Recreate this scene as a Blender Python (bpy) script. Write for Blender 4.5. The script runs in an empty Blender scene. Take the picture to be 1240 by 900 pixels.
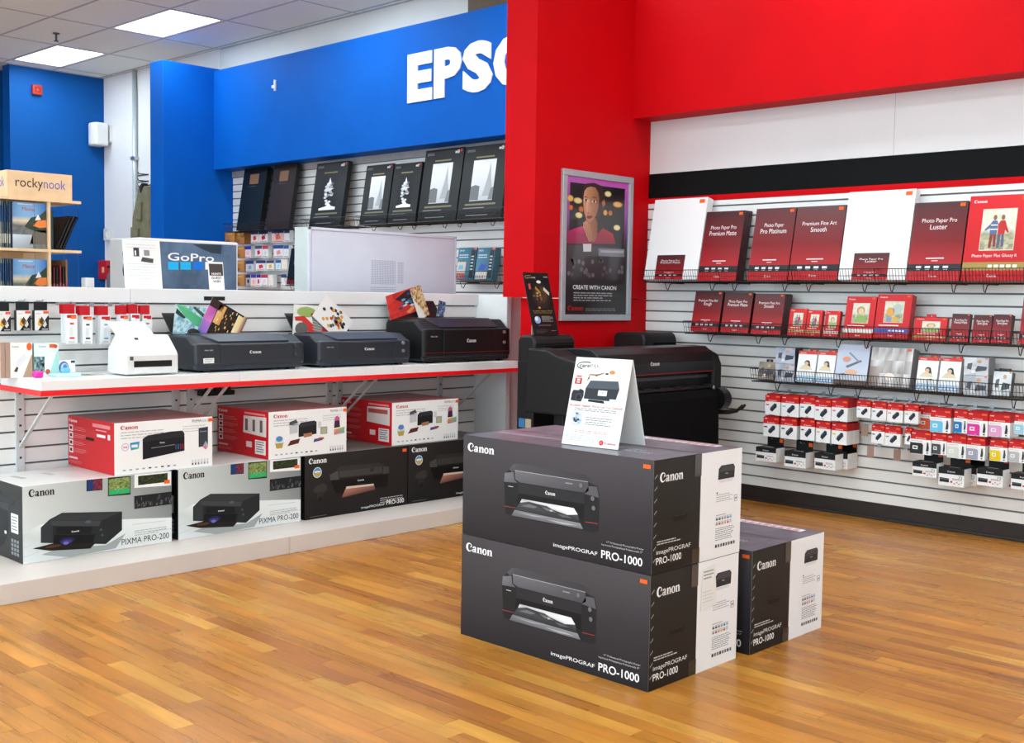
import bpy, bmesh, math, random
from mathutils import Vector, Matrix, Euler
random.seed(7)

# ------------------------------------------------------------------ camera
EYE = 1.405                     # lens height, from the 3 inch pitch of the slat wall
FPX = 1382.0                    # focal length in pixels of the 1240 x 900 frame
YAW, PITCH, ROLL = (math.radians(a) for a in (43.908, -3.7289, -0.9183))
RM = Matrix.Rotation(YAW, 3, 'Z') @ Matrix.Rotation(PITCH, 3, 'X') @ Matrix.Rotation(ROLL, 3, 'Y')
scene = bpy.context.scene
COL = scene.collection
cam_data = bpy.data.cameras.new('camera')
cam_data.sensor_fit = 'HORIZONTAL'
cam_data.sensor_width = 36.0
cam_data.lens = FPX * 36.0 / 1240.0
cam_data.clip_start = 0.05
cam_data.clip_end = 100
cam = bpy.data.objects.new('camera', cam_data)
COL.objects.link(cam)
r, f, u = RM @ Vector((1, 0, 0)), RM @ Vector((0, 1, 0)), RM @ Vector((0, 0, 1))
cam.matrix_world = Matrix(((r.x, u.x, -f.x, 0), (r.y, u.y, -f.y, 0), (r.z, u.z, -f.z, EYE), (0, 0, 0, 1)))
scene.camera = cam

# ------------------------------------------------------------------ world, exposure
world = bpy.data.worlds.new('world')
scene.world = world
world.use_nodes = True
world.node_tree.nodes['Background'].inputs[0].default_value = (0.70, 0.885, 1.0, 1)
world.node_tree.nodes['Background'].inputs[1].default_value = 4.6
vs = scene.view_settings
vs.view_transform = 'Standard'
vs.look = 'None'
vs.gamma = 1.0
vs.exposure = 0.0
vs.use_curve_mapping = False
LAMP_WATTS = 17.0
LAMP_COLOUR = (0.69, 0.885, 1.0)

# ------------------------------------------------------------------ pixel <-> place
def ray(x, y):
    return RM @ Vector(((x - 620) / FPX, 1.0, (450 - y) / FPX))
def onx(x, y, X):
    d = ray(x, y); return Vector((0, 0, EYE)) + d * (X / d.x)
def ony(x, y, Y):
    d = ray(x, y); return Vector((0, 0, EYE)) + d * (Y / d.y)
def onz(x, y, Z):
    d = ray(x, y); return Vector((0, 0, EYE)) + d * ((Z - EYE) / d.z)
def pix(P):
    q = RM.transposed() @ (Vector(P) - Vector((0, 0, EYE)))
    return 620 + FPX * q.x / q.y, 450 - FPX * q.z / q.y
def xat(px, Y, z):                      # X of the point at height z on the plane Y seen in column px
    py = 400.0
    for _ in range(5):
        P = ony(px, py, Y); py = pix((P.x, Y, z))[1]
    return ony(px, py, Y).x
def yat(px, X, z):                      # Y of the point at height z on the plane X seen in column px
    py = 400.0
    for _ in range(5):
        P = onx(px, py, X); py = pix((X, P.y, z))[1]
    return onx(px, py, X).y
def zat(py, X, Y):                      # height of the point of the upright line (X, Y) seen in row py
    a, b = 0.0, 3.0
    ya, yb = pix((X, Y, a))[1], pix((X, Y, b))[1]
    for _ in range(4):
        c = a + (py - ya) * (b - a) / (yb - ya)
        b, yb = c, pix((X, Y, c))[1]
        if abs(yb - ya) < 1e-6: break
    return c

# ------------------------------------------------------------------ colours and materials
def lin(h, a=1.0):
    if not isinstance(h, str): return tuple(h)
    h = h.lstrip('#')
    if len(h) == 3: h = ''.join(k + k for k in h)
    o = []
    for i in (0, 2, 4):
        c = int(h[i:i + 2], 16) / 255
        o.append(c / 12.92 if c <= 0.04045 else ((c + 0.055) / 1.055) ** 2.4)
    return (o[0], o[1], o[2], a)
MATS = {}
def mat(name, col=None, rough=0.5, metal=0.0, spec=0.5, coat=0.0, bump=None, var=None, emit=None, trans=0.0, alpha=None):
    """one principled material; col None reads the print colour stored on the mesh"""
    if name in MATS: return MATS[name]
    m = bpy.data.materials.new(name); m.use_nodes = True
    nt = m.node_tree; b = nt.nodes['Principled BSDF']
    b.inputs['Roughness'].default_value = rough
    b.inputs['Metallic'].default_value = metal
    b.inputs['Specular IOR Level'].default_value = spec
    b.inputs['Coat Weight'].default_value = coat
    b.inputs['Coat Roughness'].default_value = 0.08
    b.inputs['Transmission Weight'].default_value = trans
    if alpha is not None: b.inputs['Alpha'].default_value = alpha
    src = None
    if col is None:
        at = nt.nodes.new('ShaderNodeAttribute'); at.attribute_name = 'Col'; src = at.outputs['Color']
    else:
        b.inputs['Base Color'].default_value = lin(col)
        m.diffuse_color = lin(col)
    tc = nt.nodes.new('ShaderNodeTexCoord')
    if var:
        n = nt.nodes.new('ShaderNodeTexNoise'); n.inputs['Scale'].default_value = var[0]; n.inputs['Detail'].default_value = 4
        nt.links.new(tc.outputs['Object'], n.inputs['Vector'])
        mr = nt.nodes.new('ShaderNodeMapRange')
        mr.inputs['From Min'].default_value = 0.3; mr.inputs['From Max'].default_value = 0.7
        mr.inputs['To Min'].default_value = 1 - var[1]; mr.inputs['To Max'].default_value = 1 + var[1]
        nt.links.new(n.outputs['Fac'], mr.inputs['Value'])
        mx = nt.nodes.new('ShaderNodeVectorMath'); mx.operation = 'SCALE'
        if src: nt.links.new(src, mx.inputs[0])
        else: mx.inputs[0].default_value = lin(col)[:3]
        nt.links.new(mr.outputs['Result'], mx.inputs['Scale'])
        src = mx.outputs['Vector']
    if src: nt.links.new(src, b.inputs['Base Color'])
    if bump:
        n = nt.nodes.new('ShaderNodeTexNoise'); n.inputs['Scale'].default_value = bump[0]; n.inputs['Detail'].default_value = 3
        nt.links.new(tc.outputs['Object'], n.inputs['Vector'])
        bp = nt.nodes.new('ShaderNodeBump'); bp.inputs['Strength'].default_value = bump[1]; bp.inputs['Distance'].default_value = 0.002
        nt.links.new(n.outputs['Fac'], bp.inputs['Height']); nt.links.new(bp.outputs['Normal'], b.inputs['Normal'])
    if emit:
        b.inputs['Emission Color'].default_value = lin(emit[0]); b.inputs['Emission Strength'].default_value = emit[1]
    MATS[name] = m
    return m
M_print = mat('printed carton', None, 0.5, spec=0.22)
M_gloss = mat('laminated print', None, 0.3, spec=0.3)
M_matte = mat('matt print', None, 0.7, spec=0.2)
M_red = mat('red paint', '#c8000c', 0.6, spec=0.12, bump=(220, 0.12), var=(3, 0.04))
M_blue = mat('blue paint', '#0058b4', 0.6, spec=0.12, bump=(220, 0.12), var=(3, 0.04))
M_blueback = mat('blue wall paint', '#0a549e', 0.6, spec=0.15, bump=(160, 0.15), var=(2, 0.05))
M_white = mat('white laminate', '#eceded', 0.35, spec=0.4, var=(6, 0.015))
M_slat = mat('white slat board', '#eeeeec', 0.38, spec=0.4, var=(5, 0.02))
M_groove = mat('slat groove', '#6e6e6e', 0.6, var=(8, 0.1))  # backing coloured darker than the slats to paint in the groove shade
M_wallwhite = mat('white wall paint', '#e6e6e6', 0.65, spec=0.25, bump=(150, 0.12), var=(2, 0.02))
M_offwhite = mat('cream upper wall paint', '#dedeD9', 0.7, spec=0.2, bump=(150, 0.15), var=(2, 0.03))
M_blacktrim = mat('black band laminate', '#070a0b', 0.7, spec=0.15, bump=(90, 0.1), var=(20, 0.15))
M_baseboard = mat('brown black cove base', '#2b2320', 0.45, spec=0.4, var=(15, 0.15))
M_black = mat('black plastic', '#0b0b0d', 0.5, spec=0.4, bump=(700, 0.08), var=(30, 0.08))
M_blackgloss = mat('black satin plastic', '#0e0f11', 0.3, spec=0.5, var=(30, 0.06))
M_charcoal = mat('charcoal plastic', '#262b33', 0.42, spec=0.45, bump=(900, 0.06), var=(30, 0.06))
M_charcoal2 = mat('slate grey plastic', '#343b45', 0.35, spec=0.5, var=(30, 0.06))
M_cloth = mat('black cloth', '#0c0c0d', 0.9, spec=0.1, bump=(300, 0.4))
M_wire = mat('black coated wire', '#0d0d0e', 0.35, spec=0.5, var=(40, 0.1))
M_steel = mat('brushed steel', '#b9bdc2', 0.35, metal=0.85, var=(30, 0.06))
M_alu = mat('silver aluminium', '#b2b4ba', 0.32, metal=0.25, var=(25, 0.05))
M_whiteplastic = mat('white plastic', '#e0e0de', 0.35, spec=0.45, var=(20, 0.015))
M_greypanel = mat('pale grey steel', '#d3d8e4', 0.45, spec=0.4, var=(4, 0.03))
M_rail = mat('pale grey painted steel', '#cfd1d2', 0.4, metal=0.1, var=(30, 0.04))
M_case = mat('grey green casing', '#c4cbc8', 0.45, spec=0.3, var=(10, 0.03))
M_wood = mat('pale birch ply', '#e3bd94', 0.55, spec=0.3, var=(14, 0.08))
M_glassy = mat('clear acrylic', '#ffffff', 0.02, spec=0.5, trans=1.0)
MATS['clear acrylic'].node_tree.nodes['Principled BSDF'].inputs['IOR'].default_value = 1.08
M_sticker = mat('orange sticker', '#f2641e', 0.5, spec=0.3, var=(60, 0.05))
M_tape = mat('packing tape', None, 0.15, spec=0.6)
M_paper = mat('white card', '#e9e9e7', 0.55, spec=0.25, var=(20, 0.015))
M_plinth = mat('shade darkened cream laminate', '#d2c9c2', 0.4, spec=0.35, var=(6, 0.02))  # cream laminate, darkened to put the shelf's shade into the colour
M_cable = mat('cable rubber', '#151515', 0.6, var=(40, 0.1))

# ------------------------------------------------------------------ mesh building
class MB:
    """collects coloured faces; build() links them as ONE mesh object"""
    def __init__(s): s.v = []; s.f = []; s.c = []
    def face(s, pts, col):
        i = len(s.v); s.v += [tuple(p) for p in pts]; n = len(pts)
        s.f.append(tuple(range(i, i + n)))
        if isinstance(col, list): s.c += [lin(k) for k in col]
        else: s.c += [lin(col)] * n
    def solid(s, vs_, fs, col):
        i = len(s.v); s.v += [tuple(p) for p in vs_]
        for k, f_ in enumerate(fs):
            s.f.append(tuple(i + a for a in f_))
            cc = col[k] if isinstance(col, list) else col
            s.c += [lin(cc)] * len(f_)
    def box(s, x0, x1, y0, y1, z0, z1, col='#808080', cols=None):
        vs_ = [(x0, y0, z0), (x1, y0, z0), (x1, y1, z0), (x0, y1, z0), (x0, y0, z1), (x1, y0, z1), (x1, y1, z1), (x0, y1, z1)]
        fs = [(0, 3, 2, 1), (4, 5, 6, 7), (0, 1, 5, 4), (1, 2, 6, 5), (2, 3, 7, 6), (3, 0, 4, 7)]
        key = ['-z', '+z', '-y', '+x', '+y', '-x']
        s.solid(vs_, fs, [(cols or {}).get(k, col) for k in key])
        return s
    def hexa(s, lo, hi, col='#808080'):
        """lo and hi: four corners each, counter clockwise seen from above"""
        fs = [(3, 2, 1, 0), (4, 5, 6, 7), (0, 1, 5, 4), (1, 2, 6, 5), (2, 3, 7, 6), (3, 0, 4, 7)]
        s.solid(list(lo) + list(hi), fs, col); return s
    def prism(s, prof, axis, a0, a1, col='#808080'):
        """profile of 2D points swept along an axis: axis x -> (y,z), y -> (x,z), z -> (x,y)"""
        def P(p, a):
            return {'x': (a, p[0], p[1]), 'y': (p[0], a, p[1]), 'z': (p[0], p[1], a)}[axis]
        n = len(prof)
        area = sum(prof[i][0] * prof[(i + 1) % n][1] - prof[(i + 1) % n][0] * prof[i][1] for i in range(n))
        if (area < 0) != (axis == 'y'): prof = prof[::-1]
        vs_ = [P(p, a0) for p in prof] + [P(p, a1) for p in prof]
        fs = [tuple(range(n))[::-1], tuple(range(n, 2 * n))] + [(i, (i + 1) % n, n + (i + 1) % n, n + i) for i in range(n)]
        s.solid(vs_, fs, col); return s
    def tube(s, pts, r, n=6, col='#808080'):
        pts = [Vector(p) for p in pts]; rings = []
        for i, p in enumerate(pts):
            d = (pts[min(i + 1, len(pts) - 1)] - pts[max(i - 1, 0)]).normalized()
            a = d.cross(Vector((0, 0, 1)) if abs(d.z) < 0.9 else Vector((1, 0, 0))).normalized(); b = d.cross(a)
            rr = r[i] if isinstance(r, (list, tuple)) else r
            rings.append([p + (a * math.cos(2 * math.pi * k / n) + b * math.sin(2 * math.pi * k / n)) * rr for k in range(n)])
        vs_ = [q for R_ in rings for q in R_]
        fs = [(i * n + k, i * n + (k + 1) % n, (i + 1) * n + (k + 1) % n, (i + 1) * n + k) for i in range(len(pts) - 1) for k in range(n)]
        fs += [tuple(range(n))[::-1], tuple(range((len(pts) - 1) * n, len(pts) * n))]
        s.solid(vs_, fs, col); return s
    def data(s, name):
        me = bpy.data.meshes.new(name); me.from_pydata(s.v, [], s.f)
        a = me.color_attributes.new('Col', 'FLOAT_COLOR', 'CORNER')
        a.data.foreach_set('color', [k for c in s.c for k in c])
        me.update(); return me
    def build(s, name, m, parent=None, bevel=0.0, smooth=False, seg=2):
        return put(name, s.data(name), m, parent, bevel, smooth, seg)
def put(name, me, m, parent=None, bevel=0.0, smooth=False, seg=2):
    if not me.materials: me.materials.append(m)
    if smooth:
        for p in me.polygons: p.use_smooth = True
    o = bpy.data.objects.new(name, me); COL.objects.link(o)
    if parent is not None: o.parent = parent
    if bevel:
        b = o.modifiers.new('rounded edges', 'BEVEL'); b.width = bevel; b.segments = seg; b.limit_method = 'ANGLE'; b.angle_limit = 0.6
    return o
def tag(o, label, cat, group=None):
    o['label'] = label; o['category'] = cat
    if group: o['group'] = group
    return o
def struct(o): o['kind'] = 'structure'; return o
def thing(name, label, cat, loc=(0, 0, 0), rot=(0, 0, 0), group=None):
    o = bpy.data.objects.new(name, None); COL.objects.link(o); o.empty_display_size = 0.05
    o.location = loc; o.rotation_euler = rot
    return tag(o, label, cat, group)
def copy_tree(o, parent=None):
    c = o.copy(); COL.objects.link(c); c.parent = parent
    for ch in list(o.children): copy_tree(ch, c)
    return c

# ------------------------------------------------------------------ flat print: lettering and pictures on a face
TEXTS = {}
def text_geo(t, bold=0.0):
    k = (t, bold)
    if k not in TEXTS:
        cu = bpy.data.curves.new('lettering', 'FONT'); cu.body = t; cu.size = 1.0; cu.resolution_u = 3; cu.offset = bold; cu.fill_mode = 'FRONT'
        ob = bpy.data.objects.new('lettering', cu)
        me = bpy.data.meshes.new_from_object(ob)
        v = [(p.co.x, p.co.y) for p in me.vertices]; fs = [tuple(p.vertices) for p in me.polygons]
        bpy.data.objects.remove(ob); bpy.data.curves.remove(cu); bpy.data.meshes.remove(me)
        x0 = min((p[0] for p in v), default=0); x1 = max((p[0] for p in v), default=1)
        TEXTS[k] = ([((a - x0), b) for a, b in v], fs, x1 - x0)
    return TEXTS[k]
def ring(cx, cy, rx, ry, ix, iy, n=22, a0=0, a1=360, dx=0.0):
    out = []
    for i in range(n):
        t0, t1 = (math.radians(a0 + (a1 - a0) * k / n) for k in (i, i + 1))
        out.append([(cx + rx * math.cos(t0), cy + ry * math.sin(t0)), (cx + rx * math.cos(t1), cy + ry * math.sin(t1)),
                    (cx + dx + ix * math.cos(t1), cy + iy * math.sin(t1)), (cx + dx + ix * math.cos(t0), cy + iy * math.sin(t0))])
    return out
def logo_letters():
    """the serif word mark as flat polygons, capital height 1"""
    P = ring(0.52, 0.5, 0.52, 0.52, 0.30, 0.40, 24, 38, 322, 0.10)
    P += [[(0.93, 0.82), (0.98, 0.66), (0.74, 0.46), (0.72, 0.52), (0.80, 0.72)]]
    x = 1.04
    def n_(x):
        return [[(x + .08, 0), (x + .32, 0), (x + .32, .66), (x + .08, .66)], [(x, 0), (x + .4, 0), (x + .4, .05), (x, .05)],
                [(x, .57), (x + .3, .66), (x + .3, .72), (x, .63)], [(x + .54, 0), (x + .78, 0), (x + .78, .46), (x + .54, .46)],
                [(x + .46, 0), (x + .86, 0), (x + .86, .05), (x + .46, .05)],
                [(x + .32, .47), (x + .42, .57), (x + .5, .57), (x + .54, .46), (x + .78, .46), (x + .74, .62), (x + .62, .71), (x + .48, .7), (x + .32, .58)]]
    P += ring(x + .25, .2, .25, .21, .07, .13, 16)
    P += [[(x + .4, 0), (x + .63, 0), (x + .63, .5), (x + .4, .5)], [(x + .4, 0), (x + .74, 0), (x + .74, .06), (x + .4, .06)],
          [(x + .05, .5), (x + .28, .52), (x + .3, .6), (x + .38, .6), (x + .4, .48), (x + .63, .48), (x + .6, .63), (x + .45, .71), (x + .25, .7), (x + .1, .62)]]
    x += .78
    P += n_(x); x += .88
    P += ring(x + .36, .34, .36, .37, .14, .29, 18); x += .76
    P += n_(x)
    return P, x + .86
LOGO, LOGO_W = logo_letters()
class Art:
    """print on a rectangle of w x h metres: corner o, directions u and v; coordinates run 0..1"""
    def __init__(s, o, u_, v_, w, h, mb=None):
        s.o, s.u, s.v = Vector(o), Vector(u_).normalized(), Vector(v_).normalized()
        s.n = s.u.cross(s.v); s.w, s.h = w, h; s.mb = mb or MB()
    def P(s, a, b, l): return s.o + s.u * (a * s.w) + s.v * (b * s.h) + s.n * (0.0006 + 0.0004 * l)
    def poly(s, pts, col, l=0):
        ar = sum(pts[i][0] * pts[(i + 1) % len(pts)][1] - pts[(i + 1) % len(pts)][0] * pts[i][1] for i in range(len(pts)))
        if ar < 0:
            pts = pts[::-1]
            if isinstance(col, list): col = col[::-1]
        s.mb.face([s.P(a, b, l) for a, b in pts], col); return s
    def rect(s, a0, b0, a1, b1, col, l=0): return s.poly([(a0, b0), (a1, b0), (a1, b1), (a0, b1)], col, l)
    def ell(s, ca, cb, ra, rb, col, l=0, n=20):
        return s.poly([(ca + ra * math.cos(2 * math.pi * k / n), cb + rb * math.sin(2 * math.pi * k / n)) for k in range(n)], col, l)
    def disc(s, ca, cb, rr, col, l=0, n=20): return s.ell(ca, cb, rr, rr * s.w / s.h, col, l, n)
    def text(s, t, a, b, size, col, l=1, align='l', bold=0.0, fit=None, sk=0.0):
        """size: capital height as a share of h; fit: width as a share of w"""
        v, fs, w = text_geo(t, bold)
        sy = size / 0.7; sx = sy * s.h / s.w
        if fit: sx = fit / w
        a -= {'l': 0, 'c': w * sx / 2, 'r': w * sx}[align]
        for f_ in fs: s.mb.face([s.P(a + (v[i][0] + sk * v[i][1]) * sx, b + v[i][1] * sy, l) for i in f_], col)
        return s
    def logo(s, a, b, size, col, l=1, align='l', fit=None):
        sy = size; sx = sy * s.h / s.w
        if fit: sx = fit / LOGO_W
        a -= {'l': 0, 'c': LOGO_W * sx / 2, 'r': LOGO_W * sx}[align]
        for p in LOGO: s.poly([(a + x * sx, b + y * sy) for x, y in p], col, l)
        return s
    def lines(s, a0, a1, b1, n, pitch, thick, col, l=1, seed=1):
        """rows too small to read: broken dashes"""
        R_ = random.Random(seed)
        for i in range(n):
            x = a0; end = a1 - (a1 - a0) * R_.random() * 0.3; b = b1 - i * pitch
            while x < end:
                d = (a1 - a0) * R_.uniform(0.06, 0.16); s.rect(x, b, min(x + d, end), b + thick, col, l); x += d + (a1 - a0) * 0.02
        return s
    def cells(s, a0, b0, a1, b1, nx, ny, fn, l=1):
        """small picture: colour cells from fn(i, j) over a grid, smooth between corners"""
        for i in range(nx):
            for j in range(ny):
                x0, x1 = a0 + (a1 - a0) * i / nx, a0 + (a1 - a0) * (i + 1) / nx
                y0, y1 = b0 + (b1 - b0) * j / ny, b0 + (b1 - b0) * (j + 1) / ny
                s.poly([(x0, y0), (x1, y0), (x1, y1), (x0, y1)], [fn(i, j), fn(i + 1, j), fn(i + 1, j + 1), fn(i, j + 1)], l)
        return s
    def build(s, name, parent, m=None): return s.mb.build(name, m or M_print, parent)
def mix(a, b, t):
    a, b = lin(a), lin(b); return tuple(a[i] * (1 - t) + b[i] * t for i in range(4))
def front(w, h, y=0.0, x=0.0, z=0.0, mb=None): return Art((x, y, z), (1, 0, 0), (0, 0, 1), w, h, mb)       # faces -Y
def sidex(w, h, x=0.0, y=0.0, z=0.0, mb=None): return Art((x, y, z), (0, 1, 0), (0, 0, 1), w, h, mb)       # faces +X
def leftx(w, h, x=0.0, y=0.0, z=0.0, mb=None): return Art((x, y, z), (1, 0, 0), (0, 0, 1), w, h, mb)       # faces -Y (ends of things along Y)
def topz(w, h, x=0.0, y=0.0, z=0.0, mb=None): return Art((x, y, z), (1, 0, 0), (0, 1, 0), w, h, mb)        # faces up

# ================================================================== THE SETTING
YW = 6.962            # long slat wall
XP = -5.284           # face of the red fin with the poster
YP = 5.684            # front of the red fin
XB = -10.972; YB = 6.105; TOPF = 3.79
XBACK = -13.95; ZC = 4.09; XR = 3.2; YL = -4.2

# floor: narrow wood strips along X
wood = bpy.data.materials.new('oak strip laminate'); wood.use_nodes = True
nt = wood.node_tree; bs = nt.nodes['Principled BSDF']
at = nt.nodes.new('ShaderNodeAttribute'); at.attribute_name = 'Col'
ge = nt.nodes.new('ShaderNodeNewGeometry')
sep = nt.nodes.new('ShaderNodeSeparateColor'); nt.links.new(at.outputs['Color'], sep.inputs[0])
offs = nt.nodes.new('ShaderNodeMath'); offs.operation = 'MULTIPLY'; offs.inputs[1].default_value = 37.0
nt.links.new(sep.outputs[0], offs.inputs[0])
def grain(scale, detail, dist, xs, ys):
    mp = nt.nodes.new('ShaderNodeMapping'); mp.inputs['Scale'].default_value = (xs, ys, 1)
    nt.links.new(ge.outputs['Position'], mp.inputs['Vector'])
    n = nt.nodes.new('ShaderNodeTexNoise'); n.noise_dimensions = '4D'
    n.inputs['Scale'].default_value = scale; n.inputs['Detail'].default_value = detail; n.inputs['Distortion'].default_value = dist
    nt.links.new(mp.outputs['Vector'], n.inputs['Vector']); nt.links.new(offs.outputs[0], n.inputs['W'])
    return n
g1 = grain(1.0, 5, 0.5, 1.1, 22); g2 = grain(1.0, 3, 0.2, 8, 90); g3 = grain(1.0, 2, 0.6, 2.2, 5)
def mrange(o, a, b, c, d):
    m_ = nt.nodes.new('ShaderNodeMapRange')
    for k, v_ in zip(('From Min', 'From Max', 'To Min', 'To Max'), (a, b, c, d)): m_.inputs[k].default_value = v_
    nt.links.new(o, m_.inputs['Value']); return m_.outputs['Result']
def mul(a, b):
    m_ = nt.nodes.new('ShaderNodeMath'); m_.operation = 'MULTIPLY'; nt.links.new(a, m_.inputs[0]); nt.links.new(b, m_.inputs[1]); return m_.outputs[0]
fac = mul(mul(mrange(g1.outputs['Fac'], 0.3, 0.7, 0.78, 1.17), mrange(g2.outputs['Fac'], 0.3, 0.7, 0.93, 1.06)), mrange(g3.outputs['Fac'], 0.35, 0.7, 0.84, 1.1))
scl = nt.nodes.new('ShaderNodeVectorMath'); scl.operation = 'SCALE'
nt.links.new(at.outputs['Color'], scl.inputs[0]); nt.links.new(fac, scl.inputs['Scale'])
gm = nt.nodes.new('ShaderNodeGamma'); gm.inputs['Gamma'].default_value = 1.05
nt.links.new(scl.outputs['Vector'], gm.inputs['Color']); nt.links.new(gm.outputs['Color'], bs.inputs['Base Color'])
nt.links.new(mrange(g1.outputs['Fac'], 0.3, 0.7, 0.24, 0.36), bs.inputs['Roughness'])
bs.inputs['Specular IOR Level'].default_value = 0.32
bp = nt.nodes.new('ShaderNodeBump'); bp.inputs['Strength'].default_value = 0.04; bp.inputs['Distance'].default_value = 0.001
nt.links.new(g2.outputs['Fac'], bp.inputs['Height']); nt.links.new(bp.outputs['Normal'], bs.inputs['Normal'])

floor = struct(MB().box(XBACK - 0.6, XR, YL, YW, -0.12, -0.006, '#6b4526').build('floor', mat('floor underlay', '#5b3517', 0.7, var=(9, 0.1))))
rnd = random.Random(11)
planks = []
W_ = 0.0728
for row in range(int((YW - YL) / W_) + 1):
    y0 = YL + row * W_; y1 = min(y0 + W_, YW)
    x = -5.6 - rnd.random() * 0.8
    if y0 < -1.5: continue
    while x < 1.2:
        L_ = rnd.choice((0.42, 0.55, 0.62, 0.78, 0.9, 1.05, 1.2)) * rnd.uniform(0.92, 1.08)
        t = rnd.random() ** 1.2
        base = mix('#b1732d', '#bf8336', t) if rnd.random() > 0.24 else (mix('#bf863a', '#c9923f', rnd.random()) if rnd.random() > 0.55 else mix('#a4662b', '#ad6f2e', rnd.random()))
        planks.append((x, min(x + L_, 1.9), y0, y1, base)); x += L_
def seen(p):
    x0, x1, y0, y1, _ = p
    best = 0
    for k in range(5):
        a = x0 + (x1 - x0) * k / 4
        q = RM.transposed() @ (Vector((a, y0, 0)) - Vector((0, 0, EYE)))
        if q.y < 0.5: continue
        px, py = 620 + FPX * q.x / q.y, 450 - FPX * q.z / q.y
        if -20 < px < 1260 and 560 < py < 915 and a > -5.08: best = max(best, 1 / q.y ** 3 * min(x1 - x0, 1.2))
    if -3.36 < x0 and x1 < -2.44 and 3.24 < y0 < 4.38: best = 0
    return best
planks.sort(key=seen, reverse=True)
def plank_mb(mb, p):
    x0, x1, y0, y1, c = p
    mb.box(x0 + 0.0006, x1 - 0.0006, y0 + 0.0005, y1 - 0.0005, -0.006, 0.0, c); return mb
for p in planks[:300]: plank_mb(MB(), p).build('plank', wood, floor)
rest = MB()
for p in planks[300:]: plank_mb(rest, p)
for x0, x1, y0, y1 in ((XBACK - 0.6, -5.05, YL, YW), (1.9, XR, YL, YW), (-5.05, 1.9, YL, -1.5)):
    nx = max(1, int((x1 - x0) / 0.9)); ny = int((y1 - y0) / W_)
    for i in range(nx):
        for j in range(ny):
            a = x0 + (x1 - x0) * i / nx
            rest.face([(a, y0 + j * W_, -0.002), (a + (x1 - x0) / nx, y0 + j * W_, -0.002), (a + (x1 - x0) / nx, y0 + (j + 1) * W_, -0.002), (a, y0 + (j + 1) * W_, -0.002)], mix('#ac6c2a', '#c4883a', rnd.random()))
o = rest.build('plank_field', wood, floor); o['kind'] = 'stuff'

# ceiling: lay-in tiles 1.22 x 0.61 on a metal grid
tile_m = mat('mineral fibre tile', '#f1f8ee', 0.85, spec=0.1, bump=(260, 0.5), var=(160, 0.10))
grid_m = mat('ceiling grid', '#b9bab8', 0.5, spec=0.3, var=(20, 0.05))
ceiling = struct(MB().box(XBACK - 0.6, XR, YL, YW, ZC + 0.03, ZC + 0.1).build('ceiling', mat('plenum', '#4a4a4a', 0.9, var=(5, 0.1))))
GX = [-13.70 + 1.22 * k for k in range(-1, 15)]; GY = [6.275 - 0.61 * k for k in range(-2, 18)]
lamp_cells = {(i, j) for i in range(1, 15, 2) for j in range(2, 19, 4)}
tile_me = MB().box(0.014, 1.206, 0.014, 0.596, 0.0, 0.014).data('ceiling_tile')
def clip(v_, a, b): return max(a, min(b, v_))
for i in range(len(GX) - 1):
    for j in range(len(GY) - 1):
        x0, x1, y0, y1 = GX[i], GX[i + 1], GY[j + 1], GY[j]
        if (i, j) in lamp_cells: continue
        cx0, cx1, cy0, cy1 = clip(x0, XBACK - 0.55, XR), clip(x1, XBACK - 0.55, XR), clip(y0, YL, YW), clip(y1, YL, YW)
        if cx1 - cx0 < 0.05 or cy1 - cy0 < 0.05: continue
        if abs(cx1 - cx0 - 1.22) < 1e-6 and abs(cy1 - cy0 - 0.61) < 1e-6:
            o = put('ceiling_tile', tile_me, tile_m, ceiling); o.location = (x0, y0, ZC)
        else:
            MB().box(cx0 + 0.01, cx1 - 0.01, cy0 + 0.01, cy1 - 0.01, ZC, ZC + 0.014).build('ceiling_tile', tile_m, ceiling)
for x in GX:
    if XBACK - 0.5 < x < XR: MB().box(x - 0.012, x + 0.012, YL, YW, ZC - 0.002, ZC + 0.03).build('grid_bar', grid_m, ceiling)
for y in GY:
    if YL < y < YW: MB().box(XBACK - 0.5, XR, y - 0.012, y + 0.012, ZC - 0.003, ZC + 0.03).build('grid_bar', grid_m, ceiling)
MB().box(XBACK, XR, YW - 0.025, YW, ZC - 0.006, ZC + 0.03).build('wall_angle', grid_m, ceiling)
MB().box(XBACK, XBACK + 0.025, YL, YW, ZC - 0.006, ZC + 0.03).build('wall_angle', grid_m, ceiling)

diff_m = mat('lamp diffuser', '#ffffff', 0.5, emit=('#fbfdff', 6.0))
# lamps: x-cell order 0 is the cell x -13.70 .. -12.48
def lamp(i, j):
    x0, y0 = GX[i], GY[j + 1]
    over = {1: 'nearest the blue back wall', 3: 'above the blue column', 5: 'above the tall blue fascia'}.get(i, 'further along the ceiling') if j == 2 else None
    lab = ('square white troffer lamp in the ceiling, ' + over) if over and i <= 5 else 'white troffer lamp of the ceiling rows over the sales floor'
    t = thing('ceiling_lamp', lab, 'lamp', (x0, y0, ZC), group='troffer lamps in the tiled ceiling')
    fr = MB()
    for a in ((0.012, 0.05, 0.012, 0.598), (1.17, 1.208, 0.012, 0.598), (0.05, 1.17, 0.012, 0.035), (0.05, 1.17, 0.575, 0.598)): fr.box(*a, 0, 0.03)
    fr.build('frame', M_whiteplastic, t)
    MB().box(0.05, 1.17, 0.035, 0.575, 0.012, 0.02).build('diffuser', diff_m, t)
    ld = bpy.data.lights.new('lamp_light', 'AREA'); ld.shape = 'RECTANGLE'; ld.size = 1.08; ld.size_y = 0.5; ld.energy = LAMP_WATTS; ld.color = LAMP_COLOUR
    lo = bpy.data.objects.new('lamp_light', ld); COL.objects.link(lo); lo.parent = t; lo.location = (0.61, 0.305, 0.004)
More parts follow.
